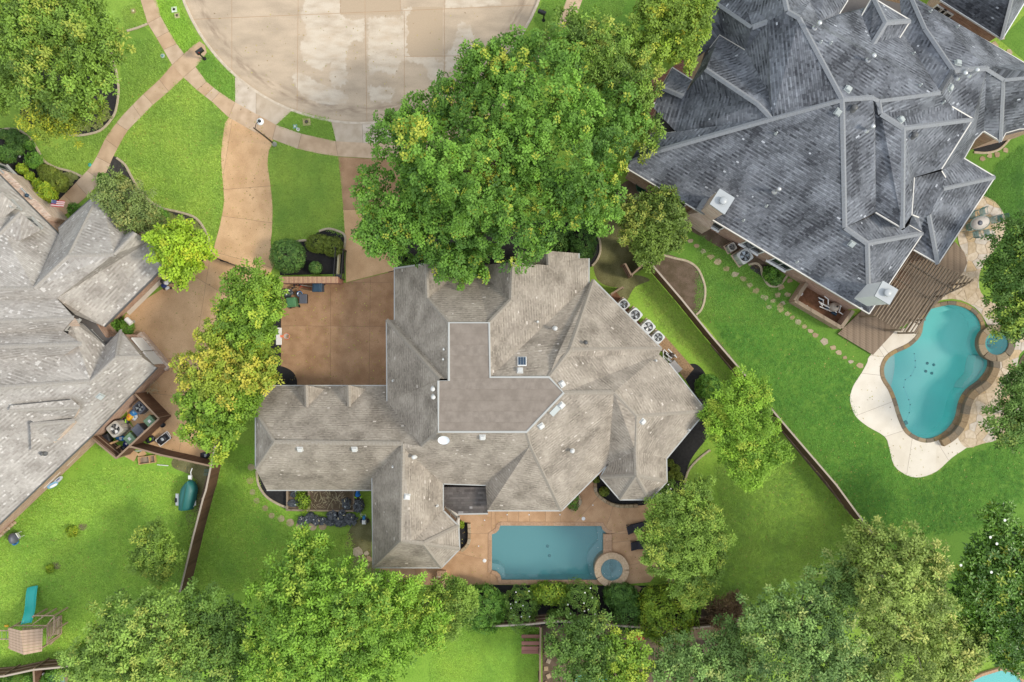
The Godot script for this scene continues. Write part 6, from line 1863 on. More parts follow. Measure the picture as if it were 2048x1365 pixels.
	shrub("tall_grass", "pile of fresh green cuttings in the timber planter", 607, 1000, 14, 0.6, wild.merged({"rough": 0.3}, true), 259, "", Vector2(0.9, 1.4), "plant")
	# slate house side
	shrub("leafy_plant", "dark shrub in the curved bed below the slate roof", 1541, 548, 15, 0.9, lush, 260)
	shrub("leafy_plant", "dark shrub beside the slate house wall near the condensers", 1552, 560, 10, 0.8, hedge, 261)
	shrub("leafy_plant", "small sapling clump with yellow leaves on the left lawn", 144, 1063, 10, 0.5, bright, 262)
	shrub("leafy_plant", "pale seedling on the left lawn near the playset", 100, 1138, 7, 0.4, bright, 263)
	shrub("hedge", "shrub row below the bottom left fence", 45, 1362, 26, 1.6, lush, 264, "", Vector2(2.2, 0.7))
	shrub("hedge", "shrub at bottom left beside the teal box", 110, 1352, 18, 1.2, lush, 265)
	for q in [[165, 1054, "sapling ring upper"], [112, 1132, "sapling ring lower"]]:
		var st := T()
		lump(st, at(W(q[0], q[1], 0.005)), Vector3(0.75, 0.07, 0.6), 0.16, int(q[0]), 18)
		tag(obj("soil_mound", st, M.soil), "small grey soil patch on the left lawn, %s of two" % ("upper" if q[0] > 150 else "lower"), "soil", "soil patches on the left lawn")
	grass()
# short grass: tufts over the lawns, one mass
func grass() -> void:
	var st := T()
	var r := RandomNumberGenerator.new()
	r.seed = 5
	for i in 9:
		var a := r.randf() * TAU
		var b := Vector3(r.randf_range(-0.16, 0.16), 0, r.randf_range(-0.16, 0.16))
		var d := Vector3(cos(a), 0, sin(a))
		var tip := b + d * r.randf_range(0.03, 0.09) + Vector3(0, r.randf_range(0.03, 0.06), 0)
		var s := Vector3(-d.z, 0, d.x) * 0.012
		tri(st, b - s * 1.6, b + s * 1.6, tip)
	st.generate_normals()
	var mesh := st.commit()
	var nz := FastNoiseLite.new()
	nz.seed = 8
	nz.frequency = 0.22
	nz.fractal_octaves = 3
	var lawns := [
		[[365, 158, 392, 181, 455, 236, 445, 270, 440, 320, 446, 400, 435, 460, 418, 480, 405, 445, 370, 425, 320, 412, 285, 385, 262, 345, 235, 312, 245, 285, 285, 236], Color(0.281, 0.436, 0.055), 8000],
		[[545, 285, 600, 302, 676, 316, 680, 360, 686, 470, 650, 455, 600, 480, 548, 490, 548, 400, 538, 340], Color(0.287, 0.429, 0.060), 5000],
		[[262, 80, 310, 80, 340, 130, 300, 170, 220, 250, 160, 275, 232, 250, 240, 180], Color(0.215, 0.364, 0.045), 3500],
		[[310, 0, 350, 0, 372, 45, 395, 80, 370, 104, 350, 80, 322, 30], Color(0.263, 0.468, 0.040), 1500],
		[[415, 105, 468, 155, 468, 200, 440, 182, 412, 160, 394, 134], Color(0.191, 0.364, 0.040), 1200],
		[[0, 905, 90, 985, 230, 930, 390, 960, 395, 1040, 358, 1180, 340, 1240, 150, 1330, -20, 1340], Color(0.270, 0.448, 0.050), 16000],
		[[440, 910, 510, 930, 530, 1010, 600, 1060, 700, 1070, 720, 1160, 500, 1180, 380, 1190, 400, 1080], Color(0.263, 0.429, 0.050), 7000],
		[[1430, 930, 1540, 850, 1700, 1035, 1700, 1100, 1560, 1170, 1480, 1220, 1400, 1210, 1450, 1100, 1440, 1000], Color(0.239, 0.377, 0.050), 8000],
		[[1270, 580, 1310, 560, 1420, 700, 1530, 850, 1420, 740, 1330, 660], Color(0.287, 0.390, 0.060), 4000],
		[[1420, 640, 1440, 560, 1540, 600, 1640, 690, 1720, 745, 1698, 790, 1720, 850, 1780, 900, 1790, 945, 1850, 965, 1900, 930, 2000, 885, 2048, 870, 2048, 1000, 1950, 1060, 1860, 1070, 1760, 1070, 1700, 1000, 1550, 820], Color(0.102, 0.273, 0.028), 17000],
		[[870, 1260, 1078, 1262, 1078, 1365, 860, 1365], Color(0.275, 0.468, 0.050), 4000],
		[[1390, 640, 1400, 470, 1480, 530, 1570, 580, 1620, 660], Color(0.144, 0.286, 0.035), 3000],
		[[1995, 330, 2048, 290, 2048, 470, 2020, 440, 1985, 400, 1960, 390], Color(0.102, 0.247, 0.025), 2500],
		[[555, 250, 584, 225, 658, 242, 668, 280, 600, 264], Color(0.221, 0.370, 0.044), 1500],
		[[90, 300, 150, 280, 200, 268, 225, 255, 205, 280, 165, 345, 110, 330, 85, 310], Color(0.239, 0.380, 0.048), 2000],
		[[245, 20, 275, 5, 290, 45, 255, 60], Color(0.239, 0.380, 0.048), 900], [[1090, 0, 1130, 0, 1112, 42, 1085, 60, 1070, 40], Color(0.239, 0.400, 0.048), 900], [[1172, 0, 1250, 0, 1240, 30, 1150, 50], Color(0.184, 0.340, 0.040), 1200],
	]
	var xf: Array = []
	var cols: Array = []
	for l in lawns:
		var p := plan(l[0])
		var b := Rect2(p[0], Vector2.ZERO)
		for q in p: b = b.expand(q)
		for i in int(l[2] * 1.3):
			var q := Vector2(r.randf_range(b.position.x, b.end.x), r.randf_range(b.position.y, b.end.y))
			if not Geometry2D.is_point_in_polygon(q, p): continue
			xf.append(Transform3D(Basis(Vector3.UP, r.randf() * TAU).scaled(Vector3.ONE * r.randf_range(0.8, 1.5)), v3(q, 0.008)))
			var n := nz.get_noise_2d(q.x, q.y)
			var c: Color = l[1]
			c = c.lerp(Color(c.r * 1.2, c.g * 1.1, c.b * 1.1), clampf(n * 1.6, 0, 1)).lerp(Color(c.r * 0.72, c.g * 0.82, c.b * 0.8), clampf(-n * 1.6, 0, 1))
			cols.append(c * r.randf_range(0.8, 1.4))
	tag(scatter("grass", mesh, xf, cols, M.leaf, self, "stuff"), "short green lawn grass", "grass")
	# fallen leaves and seeds blown over paving, beds and lawns
	var lx: Array = []
	var lc: Array = []
	for q in [[400, 20, 1040, 230, 240], [562, 566, 790, 770, 420], [440, 240, 545, 520, 240], [920, 1020, 1320, 1165, 260], [1700, 700, 2040, 950, 160], [0, 920, 400, 1300, 420], [420, 900, 740, 1180, 260], [1400, 900, 1740, 1200, 260], [1420, 460, 2040, 1080, 520], [250, 540, 440, 900, 260], [240, 160, 450, 440, 200]]:
		for i in q[4]:
			var p := W(r.randf_range(q[0], q[2]), r.randf_range(q[1], q[3]), 0.0)
			if Geometry2D.is_point_in_polygon(Vector2(p.x, p.z), pool_a) or Geometry2D.is_point_in_polygon(Vector2(p.x, p.z), pool_b): continue
			p.y = -0.112 if Geometry2D.is_point_in_polygon(Vector2(p.x, p.z), street_edge) else 0.04
			lx.append(Transform3D(Basis(Vector3.UP, r.randf() * TAU).scaled(Vector3(1, 0.3, 1) * r.randf_range(0.3, 0.8)), p))
			lc.append(Color(0.40, 0.28, 0.06).lerp([Color(0.16, 0.10, 0.04), Color(0.50, 0.46, 0.10), Color(0.22, 0.28, 0.05)][i % 3], r.randf()))
	var ls := T()
	tri(ls, Vector3(-0.10, 0, 0), Vector3(0, 0.02, 0.05), Vector3(0.10, 0, 0))
	tri(ls, Vector3(-0.10, 0, 0), Vector3(0.10, 0, 0), Vector3(0, 0.02, -0.05))
	ls.generate_normals()
	tag(scatter("leaf_litter", ls.commit(), lx, lc, M.leaf, self, "stuff"), "fallen leaves scattered over paving and lawns", "leaf litter")
func ground_at(x: float, y: float, h := 0.0) -> Vector3:
	var p := W(x, y, h)
	p.y = 0.0
	return p
func mailbox(x: float, y: float, turn: float, label: String) -> void:
	var o := thing("mailbox", label, "mailbox", ground_at(x, y), "black street mailboxes", turn)
	var st := T()
	box(st, at(Vector3(0, 0.55, 0)), Vector3(0.10, 1.1, 0.10), 0.01)
	obj("post", st, M.black_metal, o)
	st = T()
	lathe(st, at(Vector3.ZERO), [Vector2(0.16, 0.0), Vector2(0.14, 0.08), Vector2(0.08, 0.16)], 10)
	obj("post_base", st, M.black_metal, o)
	st = T()
	beam(st, Vector3(-0.1, 1.08, 0), Vector3(0.42, 1.08, 0), 0.08, 0.06)
	beam(st, Vector3(0.0, 0.8, 0), Vector3(0.3, 1.06, 0), 0.05, 0.05)
	obj("bracket", st, M.black_metal, o)
	st = T()
	var prof: Array = []
	for k in 9:
		var a := PI * k / 8.0
		prof.append(Vector2(cos(a) * 0.15, 1.28 + sin(a) * 0.13))
	prof.append(Vector2(-0.15, 1.11))
	prof.push_front(Vector2(0.15, 1.11))
	for k in prof.size():
		var a: Vector2 = prof[k]
		var b: Vector2 = prof[(k + 1) % prof.size()]
		quad(st, Vector3(-0.12, a.y, a.x), Vector3(0.5, a.y, a.x), Vector3(0.5, b.y, b.x), Vector3(-0.12, b.y, b.x))
		tri(st, Vector3(-0.12, 1.2, 0), Vector3(-0.12, a.y, a.x), Vector3(-0.12, b.y, b.x))
		tri(st, Vector3(0.5, 1.2, 0), Vector3(0.5, b.y, b.x), Vector3(0.5, a.y, a.x))
	obj("letter_box", st, M.black_metal, o)
	st = T()
	box(st, at(Vector3(0.1, 1.38, 0.17)), Vector3(0.05, 0.18, 0.015))
	obj("signal_flag", st, M.red, o)
func cover(called: String, label: String, cat: String, x: float, y: float, size: float, m: Material, inner: Material, round_ := false, group := "") -> void:
	var o := site_thing(called, label, cat, W(x, y), group)
	var st := T()
	if round_: lathe(st, at(W(x, y)), [Vector2(size / 2, -0.02), Vector2(size / 2, 0.03), Vector2(size * 0.42, 0.045), Vector2(0, 0.05)], 18)
	else: box(st, at(W(x, y, 0.015), 0.1), Vector3(size, 0.05, size), 0.012)
	obj("rim", st, m, o)
	st = T()
	lathe(st, at(W(x, y)), [Vector2(size * 0.24, 0.03), Vector2(size * 0.24, 0.062), Vector2(0, 0.07)], 16)
	obj("lid", st, inner, o)
func street_things() -> void:
	# street lamp: brown post, short arm and a white globe with a dark cap
	var b := W(549, 289)
	var o := site_thing("street_lamp", "tall brown street lamp with white round head at the driveway mouth", "street lamp", b)
	var top := W(516, 252, 4.6)
	top = b + Vector3(-0.05, 4.3, 0.02)
	var st := T()
	lathe(st, at(b), [Vector2(0.2, 0), Vector2(0.19, 0.12), Vector2(0.11, 0.3), Vector2(0.08, 0.6)], 14)
	obj("base", st, M.gutter_grey, o)
	st = T()
	tube(st, [b, b + Vector3(0, 2.0, 0), top], [0.075, 0.065, 0.05], 10)
	obj("post", st, M.brown_metal, o)
	st = T()
	var head := W(519.5, 243, 4.3)
	head.y = 4.25
	tube(st, [top - Vector3(0, 0.25, 0), top.lerp(head, 0.5) + Vector3(0, 0.18, 0), head + Vector3(0, 0.22, 0)], [0.03], 8)
	obj("arm", st, M.brown_metal, o)
	st = T()
	lathe(st, at(head), [Vector2(0, -0.2), Vector2(0.16, -0.18), Vector2(0.26, -0.05), Vector2(0.26, 0.03), Vector2(0.12, 0.12)], 20)
	obj("globe", st, M.lamp_white, o)
	st = T()
	lathe(st, at(head), [Vector2(0.12, 0.12), Vector2(0.11, 0.2), Vector2(0.05, 0.27), Vector2(0, 0.28)], 16)
	obj("cap", st, M.black_metal, o)
	mailbox(409, 118, 0.62, "black post-mounted mailbox on the front walk by the left kerb")
	mailbox(1087, 41, 2.75, "black post-mounted mailbox by the kerb at the top right of the street")
	cover("utility_cover", "square tan utility cover with dark centre on the small street lawn", "utility cover", 613, 244, 0.62, M.concrete1, M.brown_metal)
	cover("utility_cover", "white utility box lid with black hole near the top left kerb", "utility cover", 348, 19, 0.44, M.white, M.black)
	cover("utility_cover", "tan round-holed cover just below the white box lid", "utility cover", 354, 31, 0.42, M.concrete2, M.brown_metal)
	cover("utility_cover", "rusty brown cover on the lawn near the top left oak", "utility cover", 266, 22, 0.40, M.rose_brick, M.litter_cream)
	cover("utility_cover", "blue lidded valve box on the small street lawn", "utility cover", 590, 253, 0.34, M.sky_blue, M.white)
	cover("utility_cover", "white round valve cap touching the blue valve box", "utility cover", 596, 259, 0.32, M.white, M.gutter_grey, true)
	cover("utility_cover", "grey-green round cover on lawn beside the left pavement", "utility cover", 325, 112, 0.36, M.vent_grey, M.drain_cover, true)
	cover("utility_cover", "teal round cover beside the front walk", "utility cover", 179, 330, 0.28, M.teal, M.drain_cover, true)
	cover("utility_cover", "small white light disc in the black front bed", "garden light", 39, 313, 0.18, M.white, M.gutter_grey, true)
	# storm drain mouth at the kerb beside the maple
	o = site_thing("storm_drain", "brick-edged storm drain inlet at the kerb left of the maple", "storm drain", W(905, 200))
	for k in 3:
		st = T()
		beam(st, W(893, 201 + k * 7, 0.02 + 0.03 * k), W(915, 188 + k * 7, 0.02 + 0.03 * k), 0.16, 0.10)
		obj("course", st, M.rose_brick, o)
	# flag on its pole from the grey house porch
	var fp := W(101, 415, 2.3)
	o = site_thing("house_flag", "striped red, white and blue flag on a pole by the front walk", "flag", fp * Vector3(1, 0, 1))
	st = T()
	var tip := W(103, 400, 3.0)
	tube(st, [fp, tip], [0.016], 7)
	obj("pole", st, M.white, o)
	var d := W(130, 407, 2.6) - W(103, 405, 2.8)
	var dn := W(101, 414, 2.35) - W(104, 401, 2.9)
	for k in 7:
		st = T()
		for i in 8:
			var u0 := i / 8.0
			var u1 := (i + 1) / 8.0
			var a0 := tip + d * u0 + dn * (k / 7.0) + Vector3(0, 0.05 * sin(u0 * 9.0), 0)
			var a1 := tip + d * u1 + dn * (k / 7.0) + Vector3(0, 0.05 * sin(u1 * 9.0), 0)
			var w0 := tip + d * u0 + dn * ((k + 1) / 7.0) + Vector3(0, 0.05 * sin(u0 * 9.0), 0)
			var w1 := tip + d * u1 + dn * ((k + 1) / 7.0) + Vector3(0, 0.05 * sin(u1 * 9.0), 0)
			quad(st, a0, a1, w1, w0)
		obj("stripe", st, M.flag_red if k % 2 == 0 else M.white, o)
	st = T()
	for i in 3:
		var u0 := i / 8.0
		var u1 := (i + 1) / 8.0
		var lift := Vector3(0, 0.012, 0)
		quad(st, tip + d * u0 + lift + Vector3(0, 0.05 * sin(u0 * 9.0), 0), tip + d * u1 + lift + Vector3(0, 0.05 * sin(u1 * 9.0), 0), tip + d * u1 + dn * 0.57 + lift + Vector3(0, 0.05 * sin(u1 * 9.0), 0), tip + d * u0 + dn * 0.57 + lift + Vector3(0, 0.05 * sin(u0 * 9.0), 0))
	obj("canton", st, M.flag_blue, o)
	st = T()
	for r in 3:
		for i in 4: lathe(st, at(tip + d * (0.05 + 0.09 * i) + dn * (0.1 + 0.17 * r) + Vector3(0, 0.02 + 0.05 * sin((0.05 + 0.09 * i) * 9.0), 0)), [Vector2(0.018, 0), Vector2(0, 0.004)], 6)
	obj("stars", st, M.white, o)
	# wall lantern by the porch
	o = site_thing("wall_lantern", "dark metal lantern on the pale brick front of the grey house", "lantern", ground_at(56, 392, 2.3))
	st = T()
	lathe(st, at(W(56, 392, 2.32)), [Vector2(0.06, 0), Vector2(0.14, 0.08), Vector2(0.16, 0.2), Vector2(0.05, 0.3), Vector2(0, 0.32)], 8)
	obj("body", st, M.bin_blue, o)
func bin(x: float, y: float, turn: float, label: String, m: Material, size := Vector3(0.62, 1.05, 0.72), sticker := false) -> Node3D:
	var o := thing("wheeled_bin", label, "bin", ground_at(x, y, size.y * 0.9), "wheeled bins", turn)
	var st := T()
	var a := size * 0.42
	var b := size * 0.48
	for s in 4:
		var s0: Vector2 = [Vector2(-1, -1), Vector2(1, -1), Vector2(1, 1), Vector2(-1, 1)][s]
		var s1: Vector2 = [Vector2(1, -1), Vector2(1, 1), Vector2(-1, 1), Vector2(-1, -1)][s]
		quad(st, Vector3(s0.x * a.x, 0.06, s0.y * a.z), Vector3(s1.x * a.x, 0.06, s1.y * a.z), Vector3(s1.x * b.x, size.y * 0.9, s1.y * b.z), Vector3(s0.x * b.x, size.y * 0.9, s0.y * b.z))
	obj("body", st, m, o)
	st = T()
	box(st, at(Vector3(0, size.y * 0.94, 0)), Vector3(size.x * 1.04, 0.09, size.z * 1.02), 0.05)
	box(st, at(Vector3(0, size.y * 0.985, 0)), Vector3(size.x * 0.72, 0.05, size.z * 0.68), 0.03)
	var lid := obj("lid", st, m, o)
	if sticker:
		st = T()
		box(st, at(Vector3(0.03, size.y * 0.985 + 0.032, 0.02)), Vector3(0.2, 0.008, 0.24))
		obj("sticker", st, M.white, lid)
	st = T()
	tube(st, [Vector3(-size.x * 0.4, size.y * 0.9, size.z * 0.58), Vector3(size.x * 0.4, size.y * 0.9, size.z * 0.58)], [0.02], 7)
	obj("handle", st, M.black, o)
	for s in [-1.0, 1.0]:
		st = T()
		tube(st, [Vector3(s * size.x * 0.46, 0.12, size.z * 0.4), Vector3(s * size.x * 0.56, 0.12, size.z * 0.4)], [0.12], 14)
		obj("wheel", st, M.black, o)
	return o
func court_things() -> void:
	# low brick wall closing the motor court
	var o := site_thing("brick_wall", "low brick wall with a soldier course top behind the tools and bins", "wall", W(630, 558))
	var st := T()
	box(st, at(W(623, 562, 0.85) * Vector3(1, 0, 1) + Vector3(0, 0.8, 0)), Vector3(4.6, 1.6, 0.42))
	obj("wall", st, M.brick_red, o)
	for k in 38:
		st = T()
		box(st, at(Vector3(W(623, 0, 0.85).x - 2.22 + k * 0.12, 1.66, W(0, 562, 0.85).z)), Vector3(0.108, 0.13, 0.50), 0.01)
		obj("brick", st, [M.rose_brick, M.coping1, M.coping0][k % 3], o)
	# black iron gate that slides along the brick wall's end
	o = site_thing("iron_gate", "black iron sliding gate and railing at the motor court entrance", "gate", W(680, 530))
	railing(o, W2(672, 497, 1.2), W2(668, 556, 1.2), 1.45, 0.11, M.black_metal)
	railing(o, W2(687, 500, 0.9), W2(683, 558, 0.9), 1.1, 0.11, M.black_metal)
	st = T()
	beam(st, W(679, 498, 0.3), W(675, 556, 0.3), 0.12, 0.5)
	obj("track_beam", st, M.litter_cream, o)
	st = T()
	box(st, at(W(677, 553, 1.0)), Vector3(0.5, 0.28, 0.3), 0.04)
	obj("motor_box", st, M.black_metal, o)
	o = site_thing("iron_gate", "thin black iron gate across the left driveway", "gate", W(440, 522))
	railing(o, W2(420, 512, 1.1), W2(444, 522, 1.1), 1.3, 0.11, M.black_metal)
	railing(o, W2(444, 522, 1.1), W2(475, 533, 1.1), 1.3, 0.11, M.black_metal)
	o = site_thing("iron_fence", "short black iron fence at the front corner of the taupe house", "fence", W(795, 520))
	railing(o, W2(792, 512, 1.0), W2(792, 534, 1.0), 1.3, 0.11, M.black_metal)
	railing(o, W2(804, 500, 1.0), W2(804, 525, 1.0), 1.3, 0.11, M.black_metal)
	bin(634, 574, PI, "dark blue wheeled bin against the brick wall", M.bin_blue, Vector3(0.72, 1.1, 0.8))
	bin(582, 605, 0.12, "green wheeled bin under the yellow-green tree", M.bin_green, Vector3(0.7, 1.1, 0.75), false)
	# black crate with a bucket on it
	o = site_thing("storage_tub", "black plastic tub on the court beside the green bin", "tub", W(606, 598))
	st = T()
	var c := ground_at(606, 598, 0.4)
	box(st, at(c + Vector3(0, 0.22, 0)), Vector3(0.56, 0.42, 0.72), 0.04)
	obj("body", st, M.bin_black, o)
	st = T()
	box(st, at(c + Vector3(0, 0.45, 0)), Vector3(0.6, 0.06, 0.76), 0.03)
	obj("lid", st, M.bin_grey, o)
	o = site_thing("bucket", "blue rimmed bucket beside the black tub", "bucket", W(599, 588))
	c = ground_at(599, 588, 0.4)
	st = T()
	lathe(st, at(c), [Vector2(0.0, 0.01), Vector2(0.15, 0.01), Vector2(0.19, 0.42), Vector2(0.17, 0.42), Vector2(0.14, 0.1), Vector2(0, 0.1)], 20)
	obj("body", st, M.steel, o)
	st = T()
	var hoop: Array = []
	for k in 21: hoop.append(c + Vector3(cos(TAU * k / 20.0) * 0.2, 0.43, sin(TAU * k / 20.0) * 0.2))
	tube(st, hoop, [0.022], 6, false)
	obj("rim", st, M.sack_blue, o)
	# long garden tools lying against the wall
	var k := 0
	for q in [[578, 566, 607, 582, "lumber", "pale wooden tool handle nearest the tree by the brick wall"], [590, 570, 622, 578, "red", "red garden tool handle lying by the brick wall, upper"], [596, 584, 604, 566, "red", "short red tool handle crossing the others by the brick wall"], [586, 576, 624, 584, "lumber", "wooden rake handle pointing at the dark blue bin"], [600, 570, 626, 574, "gutter_grey", "grey tool handle beside the brick wall"]]:
		o = site_thing("garden_tool", q[5], "garden tool", W(q[0], q[1]), "garden tools by the brick wall")
		st = T()
		tube(st, [W(q[0], q[1], 0.15 + 0.08 * k), W(q[2], q[3], 0.3 + 0.1 * k)], [0.02], 7)
		obj("handle", st, M[q[4]], o)
		st = T()
		var e := W(q[0], q[1], 0.15 + 0.08 * k)
		box(st, at(e, 0.4), Vector3(0.3, 0.04, 0.14), 0.01)
		obj("head", st, M.black_metal, o)
		k += 1
	o = site_thing("garbage_bag", "black bag crumpled beside the tools and green bin", "bag", W(576, 587))
	st = T()
	lump(st, at(ground_at(576, 587) + Vector3(0, 0.22, 0)), Vector3(0.8, 0.5, 0.7), 0.34, 31, 16, 0.4)
	obj("film", st, M.bag_film, o)
	# basketball hoop: pole behind the tree, backboard, rim and net
	var b := ground_at(552, 673, 0)
	o = site_thing("basketball_hoop", "basketball hoop with clear backboard and orange rim beside the court", "basketball hoop", W(545, 673))
	var bc := W(557.5, 673, 3.3)
	st = T()
	tube(st, [ground_at(545, 673) - Vector3(0, 0.1, 0), Vector3(W(545, 673).x, 2.4, bc.z), Vector3(bc.x - 0.3, 3.0, bc.z)], [0.075, 0.07, 0.06], 10)
	obj("pole", st, M.black_metal, o)
	st = T()
	for s in [[0, 0.52, 1.5, 0.05], [0, -0.52, 1.5, 0.05]]: box(st, at(bc + Vector3(0, s[1], 0)), Vector3(0.06, 0.05, 1.28))
	for s in [-0.62, 0.62]: box(st, at(bc + Vector3(0.001, 0, s)), Vector3(0.06, 1.0, 0.05))
	for s in [-0.26, 0.26]: box(st, at(bc + Vector3(0.034, -0.15, s)), Vector3(0.012, 0.4, 0.04))
	box(st, at(bc + Vector3(0.034, 0.04, 0)), Vector3(0.012, 0.04, 0.5))
	obj("backboard_frame", st, M.white, o)
	st = T()
	box(st, at(bc), Vector3(0.03, 1.0, 1.2))
	obj("backboard", st, M.lamp_white, o)
	st = T()
	var rc := bc + Vector3(0.48, -0.25, 0)
	var rp: Array = []
	for i in 25: rp.append(rc + Vector3(cos(TAU * i / 24.0), 0, sin(TAU * i / 24.0)) * 0.235)
	tube(st, rp, [0.022], 6, false)
	beam(st, bc + Vector3(0.03, -0.25, 0), rc - Vector3(0.22, 0, 0), 0.16, 0.05)
	obj("rim", st, M.orange, o)
	st = T()
	for i in 12:
		var a := TAU * i / 12.0
		var a2 := a + 0.5
		tube(st, [rc + Vector3(cos(a), 0, sin(a)) * 0.22, rc + Vector3(cos(a2) * 0.13, -0.4, sin(a2) * 0.13)], [0.012], 4)
		tube(st, [rc + Vector3(cos(a2), 0, sin(a2)) * 0.22, rc + Vector3(cos(a) * 0.13, -0.4, sin(a) * 0.13)], [0.012], 4)
	obj("net", st, M.white, o)
	# things before the grey house garage
	o = site_thing("folded_stroller", "black and white folded buggy before the wide garage door", "buggy", W(334, 567))
	c = ground_at(334, 567)
	for q in [[-0.2, 0.28, -0.1, 0.5, 0.35, "bin_black"], [0.1, 0.35, 0.0, 0.42, 0.3, "white"], [-0.05, 0.42, 0.25, 0.4, 0.24, "deep_blue"], [0.28, 0.22, -0.2, 0.3, 0.26, "white"], [0.1, 0.2, 0.4, 0.36, 0.26, "white"]]:
		st = T()
		lump(st, at(c + Vector3(q[0], q[1], q[2]), q[0] * 5.0), Vector3(q[3], q[4], q[3] * 0.8), 0.3, int(q[3] * 100), 12)
		obj("cloth_panel", st, M[q[5]], o)
	for q in [[-0.35, -0.3], [0.35, -0.25], [-0.2, 0.45], [0.35, 0.4]]:
		st = T()
		tube(st, [c + Vector3(q[0] - 0.02, 0.1, q[1]), c + Vector3(q[0] + 0.03, 0.1, q[1])], [0.1], 14)
		obj("wheel", st, M.black, o)
	st = T()
	tube(st, [c + Vector3(0.2, 0.4, 0), c + Vector3(0.9, 0.25, 0.05), c + Vector3(1.15, 0.12, 0.1)], [0.025], 7)
	obj("push_bar", st, M.black_metal, o)
	o = site_thing("spare_tyre", "black tyre lying on the driveway beside the folded buggy", "tyre", W(364, 569))
	c = ground_at(364, 569)
	st = T()
	var rr: Array = []
	for i in 25: rr.append(c + Vector3(cos(TAU * i / 24.0) * 0.26, 0.13, sin(TAU * i / 24.0) * 0.26))
	tube(st, rr, [0.11], 10, false)
	obj("tyre", st, M.black, o)
	st = T()
	lathe(st, at(c), [Vector2(0.17, 0.04), Vector2(0.17, 0.14), Vector2(0.06, 0.16), Vector2(0, 0.16)], 14)
	obj("rim", st, M.bin_grey, o)
	o = site_thing("meter_box", "pale grey meter cylinder on the brick corner by the garage", "meter", W(257, 643))
	st = T()
	tube(st, [W(252, 638, 0.9), W(262, 648, 0.9)], [0.2], 14)
	obj("drum", st, M.white, o)
	st = T()
	box(st, at(ground_at(255, 643, 0.9) + Vector3(0, 0.4, 0)), Vector3(0.2, 0.8, 0.2))
	obj("stand", st, M.gutter_grey, o)
func condenser(x: float, y: float, size: float, h: float, turn: float, label: String, shell_m: Material, blade_m: Material, blades := 4, group := "air conditioning condensers") -> void:
	var o := thing("air_conditioner", label, "air conditioner", ground_at(x, y, h), group, turn)
	var st := T()
	box(st, at(Vector3(0, 0.04, 0)), Vector3(size + 0.14, 0.08, size + 0.14), 0.015)
	obj("pad", st, M.concrete2, o)
	st = T()
	var s := size / 2
	var rr := s * 0.80
	# case: rounded square sides and a top plate with a round opening
	var n := 32
	for k in n:
		var a0 := TAU * k / n
		var a1 := TAU * (k + 1) / n
		var p0 := sq(a0) * s
		var p1 := sq(a1) * s
		quad(st, v3(p0, 0.08), v3(p1, 0.08), v3(p1, h - 0.04), v3(p0, h - 0.04))
		quad(st, v3(p0, h - 0.04), v3(p1, h - 0.04), v3(p1 * 0.95, h), v3(p0 * 0.95, h))
		var c0 := Vector2(cos(a0), sin(a0)) * rr
		var c1 := Vector2(cos(a1), sin(a1)) * rr
		quad(st, v3(p0 * 0.95, h), v3(p1 * 0.95, h), v3(c1, h), v3(c0, h))
		quad(st, v3(c0, h), v3(c1, h), v3(c1, h - 0.22), v3(c0, h - 0.22))
	obj("case", st, shell_m, o)
	st = T()
	lathe(st, at(Vector3(0, h - 0.22, 0)), [Vector2(rr, 0), Vector2(0, 0)], 28)
	obj("fan_well", st, M.fan_pit, o)
	for k in blades:
		st = T()
		var a := TAU * k / blades + x
		var d := Vector3(cos(a), 0, sin(a))
		var e := Vector3(-d.z, 0, d.x)
		quad(st, d * rr * 0.18 - e * rr * 0.12 + Vector3(0, h - 0.14, 0), d * rr * 0.9 - e * rr * 0.34 + Vector3(0, h - 0.16, 0), d * rr * 0.85 + e * rr * 0.30 + Vector3(0, h - 0.08, 0), d * rr * 0.18 + e * rr * 0.14 + Vector3(0, h - 0.10, 0))
		obj("blade", st, blade_m, o)
	st = T()
	lathe(st, at(Vector3(0, h - 0.14, 0)), [Vector2(rr * 0.22, -0.05), Vector2(rr * 0.22, 0.07), Vector2(rr * 0.12, 0.1), Vector2(0, 0.1)], 14)
	obj("hub", st, M.fan_pit, o)
	st = T()
	for k in 3: tube(st, [Vector3(cos(PI * k / 3.0) * rr, h + 0.004, sin(PI * k / 3.0) * rr), Vector3(-cos(PI * k / 3.0) * rr, h + 0.004, -sin(PI * k / 3.0) * rr)], [0.007], 4)
	for q in [0.45, 0.75]:
		var g: Array = []
		for i in 25: g.append(Vector3(cos(TAU * i / 24.0) * rr * q, h + 0.006, sin(TAU * i / 24.0) * rr * q))
		tube(st, g, [0.006], 4, false)
	obj("grille", st, shell_m, o)
	st = T()
	for k in 20:
		var p := sq(TAU * k / 20.0) * (s + 0.006)
		box(st, at(v3(p, h * 0.48)), Vector3(0.02, h * 0.72, 0.02))
	obj("side_louvre", st, M.bin_grey, o)
func sq(a: float) -> Vector2:
	var c := cos(a)
	var s := sin(a)
	return Vector2(signf(c) * pow(absf(c), 0.32), signf(s) * pow(absf(s), 0.32))
func pipe_run(parent: Node, pts: Array, r: float, m: Material) -> void:
	var st := T()
	for i in pts.size() - 1: tube(st, [pts[i], pts[i + 1]], [r], 8)
	for i in range(1, pts.size() - 1): lump(st, at(pts[i]), Vector3.ONE * r * 2.9, 0.0, 1, 8)
	obj("pipe", st, m, parent)
